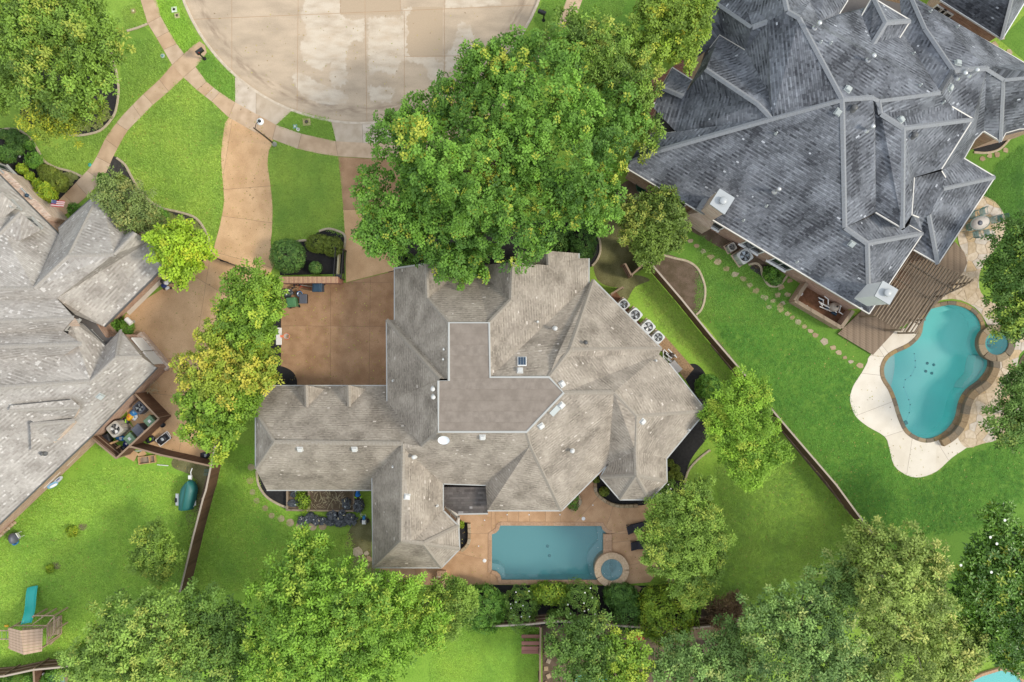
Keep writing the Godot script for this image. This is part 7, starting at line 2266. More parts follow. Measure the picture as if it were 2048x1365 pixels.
func utility_things() -> void:
	condenser(1248, 609, 0.78, 0.85, 0.7, "smaller condenser unit topmost of the row by the east wall", M.ac_shell, M.fan_blade, 3)
	condenser(1271, 630, 0.92, 0.95, 0.78, "pale condenser unit second in the row by the east wall", M.ac_white, M.steel, 3)
	condenser(1297, 654, 0.92, 0.95, 0.75, "condenser with four pale blades, third in the row by the east wall", M.ac_white, M.white, 4)
	condenser(1317, 675, 0.84, 0.95, 0.80, "condenser with dark fan, lowest of the row by the east wall", M.ac_white, M.vent_grey, 4)
	condenser(1465, 494, 0.62, 0.7, 0.5, "small round-topped condenser beside the slate house wall", M.ac_tan, M.bin_grey, 3)
	condenser(1491, 512, 1.05, 1.1, 0.6, "large grey condenser with dark blades beside the slate house wall", M.ac_shell, M.fan_blade, 4)
	# pool equipment at the east wall: pumps, filter and white pipes
	var o := site_thing("pool_equipment", "white pipes and pumps of pool equipment against the taupe house's east wall", "pool equipment", W(1335, 712))
	var st := T()
	var c := W(1338, 712, 0.0)
	lathe(st, at(c + Vector3(0.1, 0, -0.05)), [Vector2(0.2, 0.0), Vector2(0.23, 0.1), Vector2(0.23, 0.6), Vector2(0.15, 0.75), Vector2(0, 0.8)], 16)
	obj("filter", st, M.brown_metal, o)
	for q in [[-0.35, -0.25], [0.25, 0.35]]:
		st = T()
		tube(st, [c + Vector3(q[0], 0.2, q[1]), c + Vector3(q[0] + 0.35, 0.2, q[1] + 0.3)], [0.11], 12)
		obj("pump", st, M.black, o)
	for q in [[[-0.5, 0.5, -0.5], [-0.15, 0.5, -0.15], [-0.15, 0.5, 0.2], [0.2, 0.5, 0.5]], [[-0.4, 0.7, -0.2], [0.0, 0.7, 0.15], [0.35, 0.7, -0.1]], [[-0.2, 0.6, -0.55], [0.15, 0.6, -0.2], [0.45, 0.6, 0.1], [0.45, 0.1, 0.1]], [[-0.5, 0.3, 0.0], [-0.2, 0.62, 0.3], [0.1, 0.62, 0.55]], [[-0.55, 0.45, -0.45], [-0.55, 0.45, 0.15], [-0.2, 0.45, 0.5]]]:
		var p: Array = []
		for v in q: p.append(c + Vector3(v[0], v[1], v[2]))
		pipe_run(o, p, 0.045, M.pvc)
	o = site_thing("pool_heater", "flat pale beige equipment box below the white pool pipes", "heater", W(1350, 735))
	st = T()
	c = ground_at(1351, 735, 0.8)
	box(st, at(c + Vector3(0, 0.4, 0), -0.84), Vector3(0.95, 0.78, 0.62), 0.04)
	obj("case", st, M.beige_box, o)
	st = T()
	box(st, at(c + Vector3(0, 0.82, 0), -0.84), Vector3(0.98, 0.05, 0.65), 0.03)
	obj("lid", st, M.beige_box, o)
	# green hose ring by the slate house
	o = site_thing("wading_ring", "small round green tub on the bare ground beside the slate house", "tub", W(1283, 373))
	st = T()
	c = ground_at(1283, 373, 0.2)
	lathe(st, at(c), [Vector2(0.0, 0.02), Vector2(0.34, 0.03), Vector2(0.40, 0.26), Vector2(0.45, 0.27), Vector2(0.44, 0.22), Vector2(0.38, 0.0)], 26, 1.0, 1.15)
	obj("tub", st, M.green_plastic, o)
	# brick equipment yard with a coped wall
	var wl := plan([1612, 567, 1588, 602, 1680, 656, 1704, 622], 0.9)
	o = site_thing("equipment_yard", "brick walled equipment yard with wooden coping below the slate roof", "enclosure", W(1645, 610))
	for i in 3:
		st = T()
		beam(st, v3(wl[i], 0.55), v3(wl[i + 1], 0.55), 0.20, 1.1)
		obj("wall", st, M.brick, o)
		st = T()
		beam(st, v3(wl[i], 1.14), v3(wl[i + 1], 1.14), 0.28, 0.07)
		obj("coping", st, M.weathered, o)
	st = T()
	prism(st, ccw(plan([1616, 570, 1592, 601, 1678, 651, 1700, 622])), -0.02, 0.02)
	obj("gravel_floor", st, M.bark, o)
	c = W(1655, 606, 0)
	var e := site_thing("pool_equipment", "white pool pipes and black pumps inside the brick equipment yard", "pool equipment", c)
	for q in [[[-0.9, 0.4, -0.4], [-0.5, 0.4, -0.2], [-0.5, 0.4, 0.15], [-0.1, 0.4, 0.3]], [[-0.8, 0.55, 0.0], [-0.4, 0.55, 0.25], [0.1, 0.55, 0.5], [0.5, 0.55, 0.8]], [[-0.5, 0.6, -0.5], [-0.2, 0.6, -0.25], [-0.2, 0.6, 0.2]], [[0.5, 0.5, 0.1], [0.85, 0.5, 0.3], [0.7, 0.5, 0.75], [1.0, 0.5, 0.95]], [[-0.75, 0.3, 0.3], [-0.2, 0.3, 0.55], [0.2, 0.3, 0.7]], [[-0.9, 0.5, -0.1], [-0.6, 0.5, 0.3]]]:
		var p: Array = []
		for v in q: p.append(c + Vector3(v[0], v[1], v[2]))
		pipe_run(e, p, 0.045, M.pvc)
	for q in [[-0.75, -0.35], [-0.2, 0.35], [0.25, 0.75]]:
		st = T()
		tube(st, [c + Vector3(q[0], 0.22, q[1]), c + Vector3(q[0] + 0.35, 0.22, q[1] + 0.2)], [0.12], 12)
		obj("pump", st, M.bin_blue, e)
	e = site_thing("filter_tank", "round tan filter tank inside the brick equipment yard", "tank", W(1672, 613))
	st = T()
	lathe(st, at(ground_at(1673, 614, 0.9)), [Vector2(0.30, 0.0), Vector2(0.36, 0.1), Vector2(0.36, 0.7), Vector2(0.26, 0.9), Vector2(0.1, 0.98), Vector2(0.1, 1.05), Vector2(0, 1.06)], 24)
	obj("tank", st, M.tank_tan, e)
	st = T()
	lathe(st, at(ground_at(1673, 614, 0.9) + Vector3(0, 1.06, 0)), [Vector2(0.08, 0), Vector2(0.08, 0.08), Vector2(0, 0.1)], 10)
	obj("valve", st, M.black, e)
	for q in [[1602, 588, 0.5, "white", "white pole end with red tip at the brick yard's left corner"], [1614, 613, 0.3, "white", "white ball float near the brick yard's lower left wall"], [1625, 574, 0.4, "white", "white bag by the house inside the brick yard"]]:
		var b := site_thing("yard_item", q[4], "equipment", W(q[0], q[1]))
		st = T()
		lump(st, at(ground_at(q[0], q[1], 0.3) + Vector3(0, 0.15, 0)), Vector3(q[2], 0.28, q[2] * 0.7), 0.1, int(q[0]), 12)
		obj("body", st, M[q[3]], b)
		if q[0] == 1602:
			st = T()
			tube(st, [W(1594, 604, 0.6), W(1605, 582, 0.6)], [0.03], 7)
			obj("pole", st, M.white, b)
			st = T()
			lump(st, at(W(1593, 605, 0.6)), Vector3(0.22, 0.18, 0.18), 0.1, 4, 10)
			obj("tip", st, M.red, b)
func sack(called: String, label: String, x: float, y: float, size: Vector3, turn: float, m: Material, stripe: Material = null, lift := 0.0) -> void:
	var p := ground_at(x, y, size.y)
	p.y = lift
	var o := thing(called, label, "bag", p, "", turn)
	var st := T()
	lump(st, at(Vector3(0, size.y * 0.45, 0)), size, 0.16, int(x + y), 16, 0.42, 1.2)
	obj("body", st, m, o)
	if stripe:
		st = T()
		lump(st, at(Vector3(size.x * 0.08, size.y * 0.5, 0)), size * Vector3(0.42, 1.06, 0.7), 0.16, int(x), 12, 0.42, 1.2)
		obj("print", st, stripe, o)
func trash_bag(x: float, y: float, size: Vector3, turn: float, label: String, seed_: int, group := "black bags of garden waste", h := 0.0) -> void:
	var p := ground_at(x, y, 0.3)
	p.y = h
	var o := thing("garbage_bag", label, "bag", p, group, turn)
	var st := T()
	lump(st, at(Vector3(0, size.y * 0.42, 0)), size, 0.32, seed_, 24, 0.40, 1.9)
	var f := obj("film", st, M.bag_film, o)
	st = T()
	lump(st, at(Vector3(size.x * 0.42, size.y * 0.75, -size.z * 0.2), 0.6), Vector3(0.22, 0.16, 0.14), 0.4, seed_ + 3, 12)
	obj("knot", st, M.bag_film, f)
	for k in 2:
		st = T()
		var a := seed_ * 1.7 + k * 2.3
		lump(st, at(Vector3(cos(a) * size.x * 0.26, size.y * 0.80, sin(a) * size.z * 0.3), a), Vector3(0.20, 0.05, 0.09), 0.35, seed_ + k, 10)
		obj("pale_crease", st, M.bag_pale if k != 1 else M.litter_cream, f)
func yard_things() -> void:
	var st: SurfaceTool
	var o: Node3D
	# inside the fenced bin yard of the grey house
	condenser(277, 816, 0.85, 0.9, 0.75, "dark grey condenser in the fenced bin yard's top corner", M.bin_grey, M.vent_grey, 4)
	condenser(228, 859, 1.05, 1.25, 0.7, "big tan condenser with black fan in the fenced bin yard", M.ac_tan, M.white, 3)
	bin(299, 843, 0.75, "pale green wheeled bin in the fenced yard, upper one with white sticker", M.bin_pale_green, Vector3(0.72, 1.05, 0.72), true)
	bin(276, 861, 0.75, "dark grey wheeled bin between the two pale green bins", M.bin_grey, Vector3(0.72, 1.1, 0.85))
	bin(259, 878, 0.75, "pale green wheeled bin in the fenced yard, lower one with white sticker", M.bin_pale_green, Vector3(0.72, 1.05, 0.72), true)
	sack("soil_sack", "bright blue printed sack in the fenced bin yard", 265, 826, Vector3(0.75, 0.35, 0.55), 0.6, M.sack_blue, M.sky_blue)
	sack("soil_sack", "orange-yellow sack in the fenced bin yard", 256, 835, Vector3(0.62, 0.4, 0.5), 0.9, M.yellow, M.orange)
	sack("soil_sack", "black and green printed sack beside the orange sack", 249, 843, Vector3(0.5, 0.35, 0.6), 0.2, M.bin_black, M.lime)
	sack("soil_sack", "white printed sack edge beneath the blue sack", 268, 836, Vector3(0.55, 0.22, 0.4), 0.9, M.white, M.sky_blue)
	sack("soil_sack", "blue and white sack at the foot of the tan condenser", 238, 877, Vector3(0.8, 0.3, 0.5), -0.3, M.sack_blue, M.white)
	sack("soil_sack", "navy sack with white print beside the lower green bin", 250, 889, Vector3(0.6, 0.35, 0.5), 0.5, M.deep_blue, M.white)
	sack("soil_sack", "black sack at the bin yard's bottom corner", 243, 898, Vector3(0.5, 0.4, 0.4), 0.2, M.bin_black)
	sack("soil_sack", "white crumpled sack against the wall by the tan condenser", 226, 838, Vector3(0.7, 0.3, 0.4), 0.7, M.white)
	o = site_thing("storage_box", "long black storage box in the fenced bin yard", "box", W(205, 880))
	st = T()
	box(st, at(ground_at(206, 879, 0.5) + Vector3(0, 0.28, 0), 0.35), Vector3(1.0, 0.55, 0.7), 0.05)
	obj("body", st, M.black, o)
	for k in 2:
		st = T()
		box(st, at(ground_at(206, 879, 0.5) + Vector3(-0.24 + 0.48 * k, 0.58, 0.1 - 0.17 * k), 0.35), Vector3(0.46, 0.08, 0.62), 0.04)
		obj("lid", st, M.bin_black, o)
	for q in [[207, 893, 236, 882, "timber board leaning across the bin yard's lower end"], [222, 905, 240, 892, "timber plank beside the black sack in the bin yard"], [226, 909, 244, 903, "short timber offcut at the bin yard's bottom corner"]]:
		o = site_thing("timber_plank", q[4], "plank", W(q[0], q[1]), "timber planks")
		st = T()
		beam(st, W(q[0], q[1], 0.9), W(q[2], q[3], 0.5), 0.14, 0.04)
		obj("plank", st, M.lumber, o)
	# cart and sacks on the driveway end
	o = site_thing("garden_cart", "white framed flat cart loaded with dark and green printed sacks", "cart", W(328, 878))
	var c := ground_at(326, 879, 0.4)
	var ca := cos(0.66)
	var sa := sin(0.66)
	var ux := Vector3(ca, 0, -sa)
	var uz := Vector3(sa, 0, ca)
	st = T()
	beam(st, c + Vector3(0, 0.3, 0) - ux * 0.5, c + Vector3(0, 0.3, 0) + ux * 0.5, 0.58, 0.04)
	obj("deck", st, M.bin_black, o)
	st = T()
	for s in [-1.0, 1.0]:
		tube(st, [c + Vector3(0, 0.42, 0) - ux * 0.52 + uz * 0.31 * s, c + Vector3(0, 0.42, 0) + ux * 0.52 + uz * 0.31 * s], [0.025], 7)
		tube(st, [c + Vector3(0, 0.42, 0) + ux * 0.52 * s - uz * 0.31, c + Vector3(0, 0.42, 0) + ux * 0.52 * s + uz * 0.31], [0.025], 7)
	obj("rail", st, M.white, o)
	st = T()
	tube(st, [c + ux * 0.52 - uz * 0.26 + Vector3(0, 0.4, 0), c + ux * 0.85 - uz * 0.24 + Vector3(0, 0.9, 0), c + ux * 0.92 + Vector3(0, 0.95, 0), c + ux * 0.85 + uz * 0.24 + Vector3(0, 0.9, 0), c + ux * 0.52 + uz * 0.26 + Vector3(0, 0.4, 0)], [0.022], 7)
	obj("handle", st, M.white, o)
	for s in [[-1, -1], [1, -1], [-1, 1], [1, 1]]:
		st = T()
		tube(st, [c + ux * 0.38 * s[0] + uz * (0.2 * s[1]) + Vector3(0, 0.1, 0), c + ux * 0.38 * s[0] + uz * (0.26 * s[1]) + Vector3(0, 0.1, 0)], [0.1], 12)
		obj("wheel", st, M.black, o)
	sack("soil_sack", "dark sack with lime print lying on the white framed cart", 326, 879, Vector3(0.85, 0.25, 0.5), 0.66, M.bin_black, M.bag_pale, 0.32)
	sack("soil_sack", "dark sack with lime print on the driveway left of the cart", 298, 880, Vector3(0.8, 0.3, 0.5), 0.5, M.bin_black, M.lime)
	sack("soil_sack", "black printed sack against the fence at the driveway end", 408, 912, Vector3(0.8, 0.3, 0.5), -0.1, M.bin_black, M.bag_pale)
	o = site_thing("plant_pot", "small dark pot on the driveway beside the bin yard corner", "pot", W(328, 850))
	st = T()
	lathe(st, at(W(328, 850)), [Vector2(0.0, 0.02), Vector2(0.14, 0.02), Vector2(0.2, 0.3), Vector2(0.17, 0.3), Vector2(0.15, 0.2), Vector2(0, 0.2)], 16)
	obj("pot", st, M.bin_black, o)
	o = site_thing("dried_grass", "bundle of dry pale branches by the brick wall at driveway", "branches", W(307, 775))
	st = T()
	var r := RandomNumberGenerator.new()
	r.seed = 4
	for k in 60:
		var p := W(306, 776, 0.1) + Vector3(r.randf_range(-0.5, 0.5), r.randf_range(0, 0.3), r.randf_range(-0.5, 0.5))
		tube(st, [p, p + Vector3(r.randf_range(-0.4, 0.4), r.randf_range(0.0, 0.3), r.randf_range(-0.4, 0.4))], [0.012, 0.005], 4)
	obj("twigs", st, M.litter_cream, o)
	# lumber on the lawn under the fence
	for q in [[262, 910, 22, 20, -0.5, "flat weathered plywood piece on the lawn by the bin yard"], [283, 909, 16, 10, 0.6, "tilted tan board leaning on the fence near the bin yard"]]:
		o = site_thing("plywood_sheet", q[5], "board", W(q[0], q[1]))
		st = T()
		box(st, Transform3D(Basis(Vector3.UP, q[4]) * Basis(Vector3.RIGHT, 0.12), W(q[0], q[1], 0.10)), Vector3(q[2] * UNIT, 0.03, q[3] * UNIT))
		obj("sheet", st, M.lumber, o)
	o = site_thing("wooden_crate_frame", "open wooden frame box lying on the lawn below the fence", "frame", W(294, 920))
	c = W(294, 920, 0.12)
	var fx := Basis(Vector3.UP, 0.13)
	for q in [[0, -0.28, 1.35, 0.05], [0, 0.28, 1.35, 0.05], [-0.65, 0, 0.05, 0.56], [0.65, 0, 0.05, 0.56], [0.2, 0, 0.05, 0.5]]:
		st = T()
		box(st, Transform3D(fx, c + fx * Vector3(q[0], 0, q[1])), Vector3(q[2], 0.24, q[3]))
		obj("rail", st, M.lumber, o)
	st = T()
	box(st, Transform3D(fx, c - Vector3(0, 0.1, 0)), Vector3(1.3, 0.02, 0.5))
	obj("base", st, M.weathered, o)
	for q in [[255, 903, 300, 902, "white pipe lying along the fence foot near the lumber"], [314, 930, 336, 932, "short white pipe lying on the lawn below the fence"]]:
		o = site_thing("white_pipe", q[4], "pipe", W(q[0], q[1]), "white pipes on the lawn")
		st = T()
		tube(st, [W(q[0], q[1], 0.06), W(q[2], q[3], 0.06)], [0.035], 8)
		obj("pipe", st, M.white, o)
	# covered boat on its trailer
	o = site_thing("covered_boat", "small boat under a dark green cover on a trailer by the fence", "boat", W(371, 990))
	st = T()
	var bow := W(377, 962, 0.9)
	var stern := W(367, 1021, 0.9)
	var ax := stern - bow
	var rows: Array = []
	for i in 13:
		var t := i / 12.0
		var wd := 0.66 * sqrt(clampf(t * 3.2, 0, 1)) * (1.0 - 0.14 * clampf((t - 0.6) / 0.4, 0, 1))
		if i == 0: wd = 0.02
		var p := bow + ax * t
		var row: Array = []
		for k in 11:
			var a := PI * k / 10.0
			row.append(p + Vector3(cos(a) * wd, -0.1 + 0.42 * sin(a) * (0.7 + 0.3 * sin(PI * t)) - 0.35 * (1.0 - sin(a)), 0))
		rows.append(row)
	st.set_smooth_group(1)
	for i in 12:
		for k in 10: quad(st, rows[i][k], rows[i][k + 1], rows[i + 1][k + 1], rows[i + 1][k])
	for k in range(1, 10): tri(st, rows[12][0], rows[12][k], rows[12][k + 1])
	obj("cover", st, M.boat_cover, o)
	st = T()
	beam(st, bow + Vector3(0, 0.36, 0.1), stern + Vector3(0, 0.36, 0), 0.04, 0.04)
	obj("ridge_seam", st, M.green_plastic, o)
	st = T()
	tube(st, [bow + Vector3(0.05, -0.4, 0.3), W(381, 945, 0.45), W(384, 937, 0.5)], [0.04], 8)
	box(st, at(W(380, 955, 0.5)), Vector3(0.25, 0.2, 0.3))
	obj("trailer_tongue", st, M.white, o)
	for s in [-1.0, 1.0]:
		st = T()
		box(st, at(W(371 + s * 17, 1000, 0.45)), Vector3(0.26, 0.10, 0.95), 0.04)
		var fd := obj("fender", st, M.white, o)
		st = T()
		tube(st, [W(371 + s * 15, 1000, 0.28), W(371 + s * 19, 1000, 0.28)], [0.28], 16)
		obj("wheel", st, M.black, o)
	for q in [[360, 1012], [386, 1012]]:
		st = T()
		box(st, at(W(q[0], q[1], 0.5)), Vector3(0.14, 0.08, 0.2))
		obj("tail_light_bracket", st, M.white, o)
	for q in [[415, 942, "upper"], [414, 949, "lower"]]:
		o = site_thing("folding_chair", "folded teal chair leaning on the fence near the boat, %s" % q[2], "chair", W(q[0], q[1]), "folded teal chairs")
		for k in 3:
			st = T()
			beam(st, W(q[0] - 7, q[1] - 2 + k * 2.0, 0.15), W(q[0] + 4, q[1] - 2.5 + k * 2.0, 0.9), 0.03, 0.02)
			obj("slat", st, M.green_paint, o)
	# boards by the back wall of the grey house
	o = site_thing("surfboard", "white and navy board leaning on the grey house back wall", "board", W(115, 961))
	st = T()
	lump(st, Transform3D(Basis(Vector3.UP, 0.72) * Basis(Vector3.RIGHT, 0.5), W(115, 961, 0.4)), Vector3(0.95, 0.08, 0.36), 0.0, 1, 16)
	obj("board", st, M.white_gloss, o)
	st = T()
	lump(st, Transform3D(Basis(Vector3.UP, 0.72) * Basis(Vector3.RIGHT, 0.5), W(115, 960, 0.43)), Vector3(0.6, 0.05, 0.16), 0.0, 1, 14)
	obj("pad", st, M.deep_blue, o)
	o = site_thing("surfboard", "pale blue board leaning on the grey house back wall", "board", W(104, 971))
	st = T()
	lump(st, Transform3D(Basis(Vector3.UP, 0.5) * Basis(Vector3.RIGHT, 0.4), W(104, 971, 0.4)), Vector3(0.95, 0.1, 0.42), 0.0, 1, 16)
	obj("board", st, M.sky_blue, o)
	st = T()
	lump(st, Transform3D(Basis(Vector3.UP, 0.5) * Basis(Vector3.RIGHT, 0.4), W(106, 972, 0.45)), Vector3(0.7, 0.06, 0.2), 0.0, 1, 14)
	obj("deck_pad", st, M.white, o)
	# grill, tub and chair on the lawn
	o = site_thing("covered_grill", "black covered barrel grill on the left lawn", "grill", W(22, 1079))
	st = T()
	lump(st, at(ground_at(22, 1079, 0.7) + Vector3(0, 0.45, 0), 0.2), Vector3(0.5, 0.9, 0.85), 0.1, 6, 16, 0.5)
	obj("cover", st, M.bin_grey, o)
	o = site_thing("blue_tub", "bright blue plastic tub beside the covered grill", "tub", W(33, 1082))
	st = T()
	lathe(st, at(ground_at(33, 1083)), [Vector2(0.0, 0.02), Vector2(0.2, 0.02), Vector2(0.25, 0.3), Vector2(0.22, 0.3), Vector2(0.18, 0.1), Vector2(0, 0.1)], 18)
	obj("tub", st, M.sack_blue, o)
	o = site_thing("garden_chair", "white framed garden chair beside the covered grill", "chair", W(42, 1070))
	c = ground_at(42, 1070)
	st = T()
	box(st, at(c + Vector3(0, 0.4, 0), 0.6), Vector3(0.42, 0.04, 0.42))
	obj("seat", st, M.bin_grey, o)
	st = T()
	box(st, Transform3D(Basis(Vector3.UP, 0.6) * Basis(Vector3.BACK, -0.35), c + Vector3(0.22, 0.65, -0.14)), Vector3(0.04, 0.5, 0.42))
	obj("backrest", st, M.white, o)
	for s in [[-1, -1], [1, -1], [-1, 1], [1, 1]]:
		st = T()
		tube(st, [c + Basis(Vector3.UP, 0.6) * Vector3(0.19 * s[0], 0, 0.19 * s[1]), c + Basis(Vector3.UP, 0.6) * Vector3(0.19 * s[0], 0.42, 0.19 * s[1])], [0.02], 6)
		obj("leg", st, M.white, o)
	o = site_thing("rock_border", "row of tan rocks at the foot of the grey house back wall", "rocks", W(10, 1045))
	for k in 9:
		st = T()
		lump(st, at(W(28 - k * 4, 1046 + k * 3.6, 0.06)), Vector3(0.36, 0.2, 0.28), 0.25, k, 10)
		obj("rock", st, M["step%d" % (k % 4)], o)
	playset()
	# red picnic table
	o = site_thing("picnic_table", "dark red picnic table on the lawn by the dark fence", "picnic table", W(1062, 1291))
	c = ground_at(1062, 1291, 0.6)
	for q in [[-0.20, 0.72, 0.30], [0.20, 0.72, 0.30], [-0.62, 0.44, 0.28], [0.62, 0.44, 0.28]]:
		st = T()
		box(st, at(c + Vector3(0, q[1], q[2] * 0.0 + q[0])), Vector3(1.5, 0.05, q[2]), 0.012)
		obj("bench_board" if absf(q[0]) > 0.5 else "top_board", st, M.picnic_wood, o)
	for s in [-0.5, 0.5]:
		for z in [-1.0, 1.0]:
			st = T()
			beam(st, c + Vector3(s, 0, 0.55 * z), c + Vector3(s, 0.7, 0.12 * z), 0.06, 0.05)
			obj("leg", st, M.picnic_wood, o)
		st = T()
		beam(st, c + Vector3(s, 0.4, -0.7), c + Vector3(s, 0.4, 0.7), 0.05, 0.08)
		obj("cross_brace", st, M.picnic_wood, o)
	o = site_thing("kayak", "red plastic kayak half hidden below the bottom fence", "kayak", W(1270, 1270))
	st = T()
	lump(st, at(W(1272, 1271, 0.25), -0.5), Vector3(1.5, 0.35, 0.55), 0.05, 2, 18)
	obj("hull", st, M.red, o)
	o = site_thing("tool_shed", "teal topped box behind the fence at bottom left", "box", W(112, 1358))
	st = T()
	box(st, at(ground_at(112, 1360, 0.9) + Vector3(0, 0.45, 0)), Vector3(1.2, 0.9, 0.9), 0.02)
	obj("body", st, M.weathered, o)
	st = T()
	box(st, at(ground_at(112, 1360, 0.9) + Vector3(0, 0.93, 0)), Vector3(1.3, 0.08, 1.0), 0.03)
	obj("lid", st, M.green_paint, o)
	o = site_thing("garden_globe", "white round garden light beside the bottom left fence post", "garden light", W(87, 1349))
	st = T()
	lathe(st, at(ground_at(87, 1349, 0.8)), [Vector2(0.04, 0), Vector2(0.04, 0.6), Vector2(0.1, 0.65), Vector2(0.13, 0.78), Vector2(0.1, 0.9), Vector2(0, 0.93)], 14)
	obj("globe", st, M.lamp_white, o)
	# timber planter with cuttings behind the garage
	o = site_thing("timber_planter", "long timber raised bed of dry cuttings behind the garage wing", "planter", W(650, 990))
	for q in [[575, 975, 575, 1020], [573, 1020, 708, 1022], [708, 960, 708, 1022], [618, 975, 618, 1019]]:
		st = T()
		beam(st, W(q[0], q[1], 0.14), W(q[2], q[3], 0.14), 0.14, 0.3)
		obj("timber", st, M.weathered, o)
	st = T()
	prism(st, plan([577, 960, 706, 960, 706, 1019, 577, 1019]), 0.0, 0.16)
	obj("soil", st, M.soil, o)
	o = site_thing("branch_pile", "pile of dry brown branches in the timber raised bed", "branches", W(660, 1000))
	st = T()
	for k in 90:
		var p := W(r.randf_range(625, 700), r.randf_range(975, 1014), 0.2) + Vector3(0, r.randf_range(0, 0.15), 0)
		var a := r.randf() * TAU
		tube(st, [p, p + Vector3(cos(a) * 0.4, r.randf_range(-0.02, 0.1), sin(a) * 0.4)], [0.014, 0.006], 4)
	obj("twigs", st, M.litter_cream, o)
	trash_bag(590, 988, Vector3(0.75, 0.4, 0.55), 0.1, "grey-black bag resting on the planter corner, upper of two", 51)
	trash_bag(586, 1008, Vector3(0.95, 0.45, 0.55), 0.05, "grey-black bag resting on the planter corner, lower of two", 52)
	trash_bag(692, 1008, Vector3(0.7, 0.5, 0.9), 0.2, "crumpled black bag inside the planter's right end", 53)
	trash_bag(717, 1012, Vector3(0.75, 0.6, 1.1), 0.0, "open black bag before the bending worker", 54)
	var names := ["leftmost black bag in the long pile on the lawn", "second black bag from the left in the long pile", "third black bag from the left in the long pile", "fourth black bag from the left in the long pile", "black bag near the middle of the long pile, upper row", "fifth black bag from the left in the long pile, lower row", "large black bag second from the right in the pile", "large shiny black bag at the right end of the pile", "upper right black bag of the long pile"]
	var k2 := 0
	for q in [[603, 1043, 0.7, 0.65], [618, 1037, 0.85, 0.75], [633, 1042, 0.75, 0.7], [646, 1043, 0.6, 0.6], [665, 1033, 0.9, 0.8], [660, 1045, 0.7, 0.55], [681, 1043, 0.9, 0.85], [701, 1040, 0.85, 1.0], [684, 1030, 0.8, 0.6]]:
		trash_bag(q[0], q[1], Vector3(q[2], 0.55, q[3]), 0.6 * k2, names[k2], 60 + k2)
		k2 += 1
	# cultivator standing by the wall
	o = site_thing("garden_tiller", "small white and blue garden machine beside the south wing wall", "garden machine", W(728, 1040))
	c = ground_at(728, 1041, 0.3)
	st = T()
	box(st, at(c + Vector3(0, 0.3, 0.15)), Vector3(0.3, 0.3, 0.32), 0.06)
	obj("tank", st, M.white, o)
	st = T()
	box(st, at(c + Vector3(0, 0.32, -0.2)), Vector3(0.22, 0.18, 0.3), 0.04)
	obj("engine", st, M.sack_blue, o)
	for s in [-1.0, 1.0]:
		st = T()
		tube(st, [c + Vector3(0.2 * s, 0.16, 0.1), c + Vector3(0.3 * s, 0.16, 0.1)], [0.16], 14)
		obj("wheel", st, M.black, o)
	st = T()
	tube(st, [c + Vector3(-0.18, 0.4, -0.3), c + Vector3(-0.2, 0.8, -0.6), c + Vector3(0.2, 0.8, -0.6), c + Vector3(0.18, 0.4, -0.3)], [0.018], 6)
	obj("handle_bar", st, M.white, o)
	person()
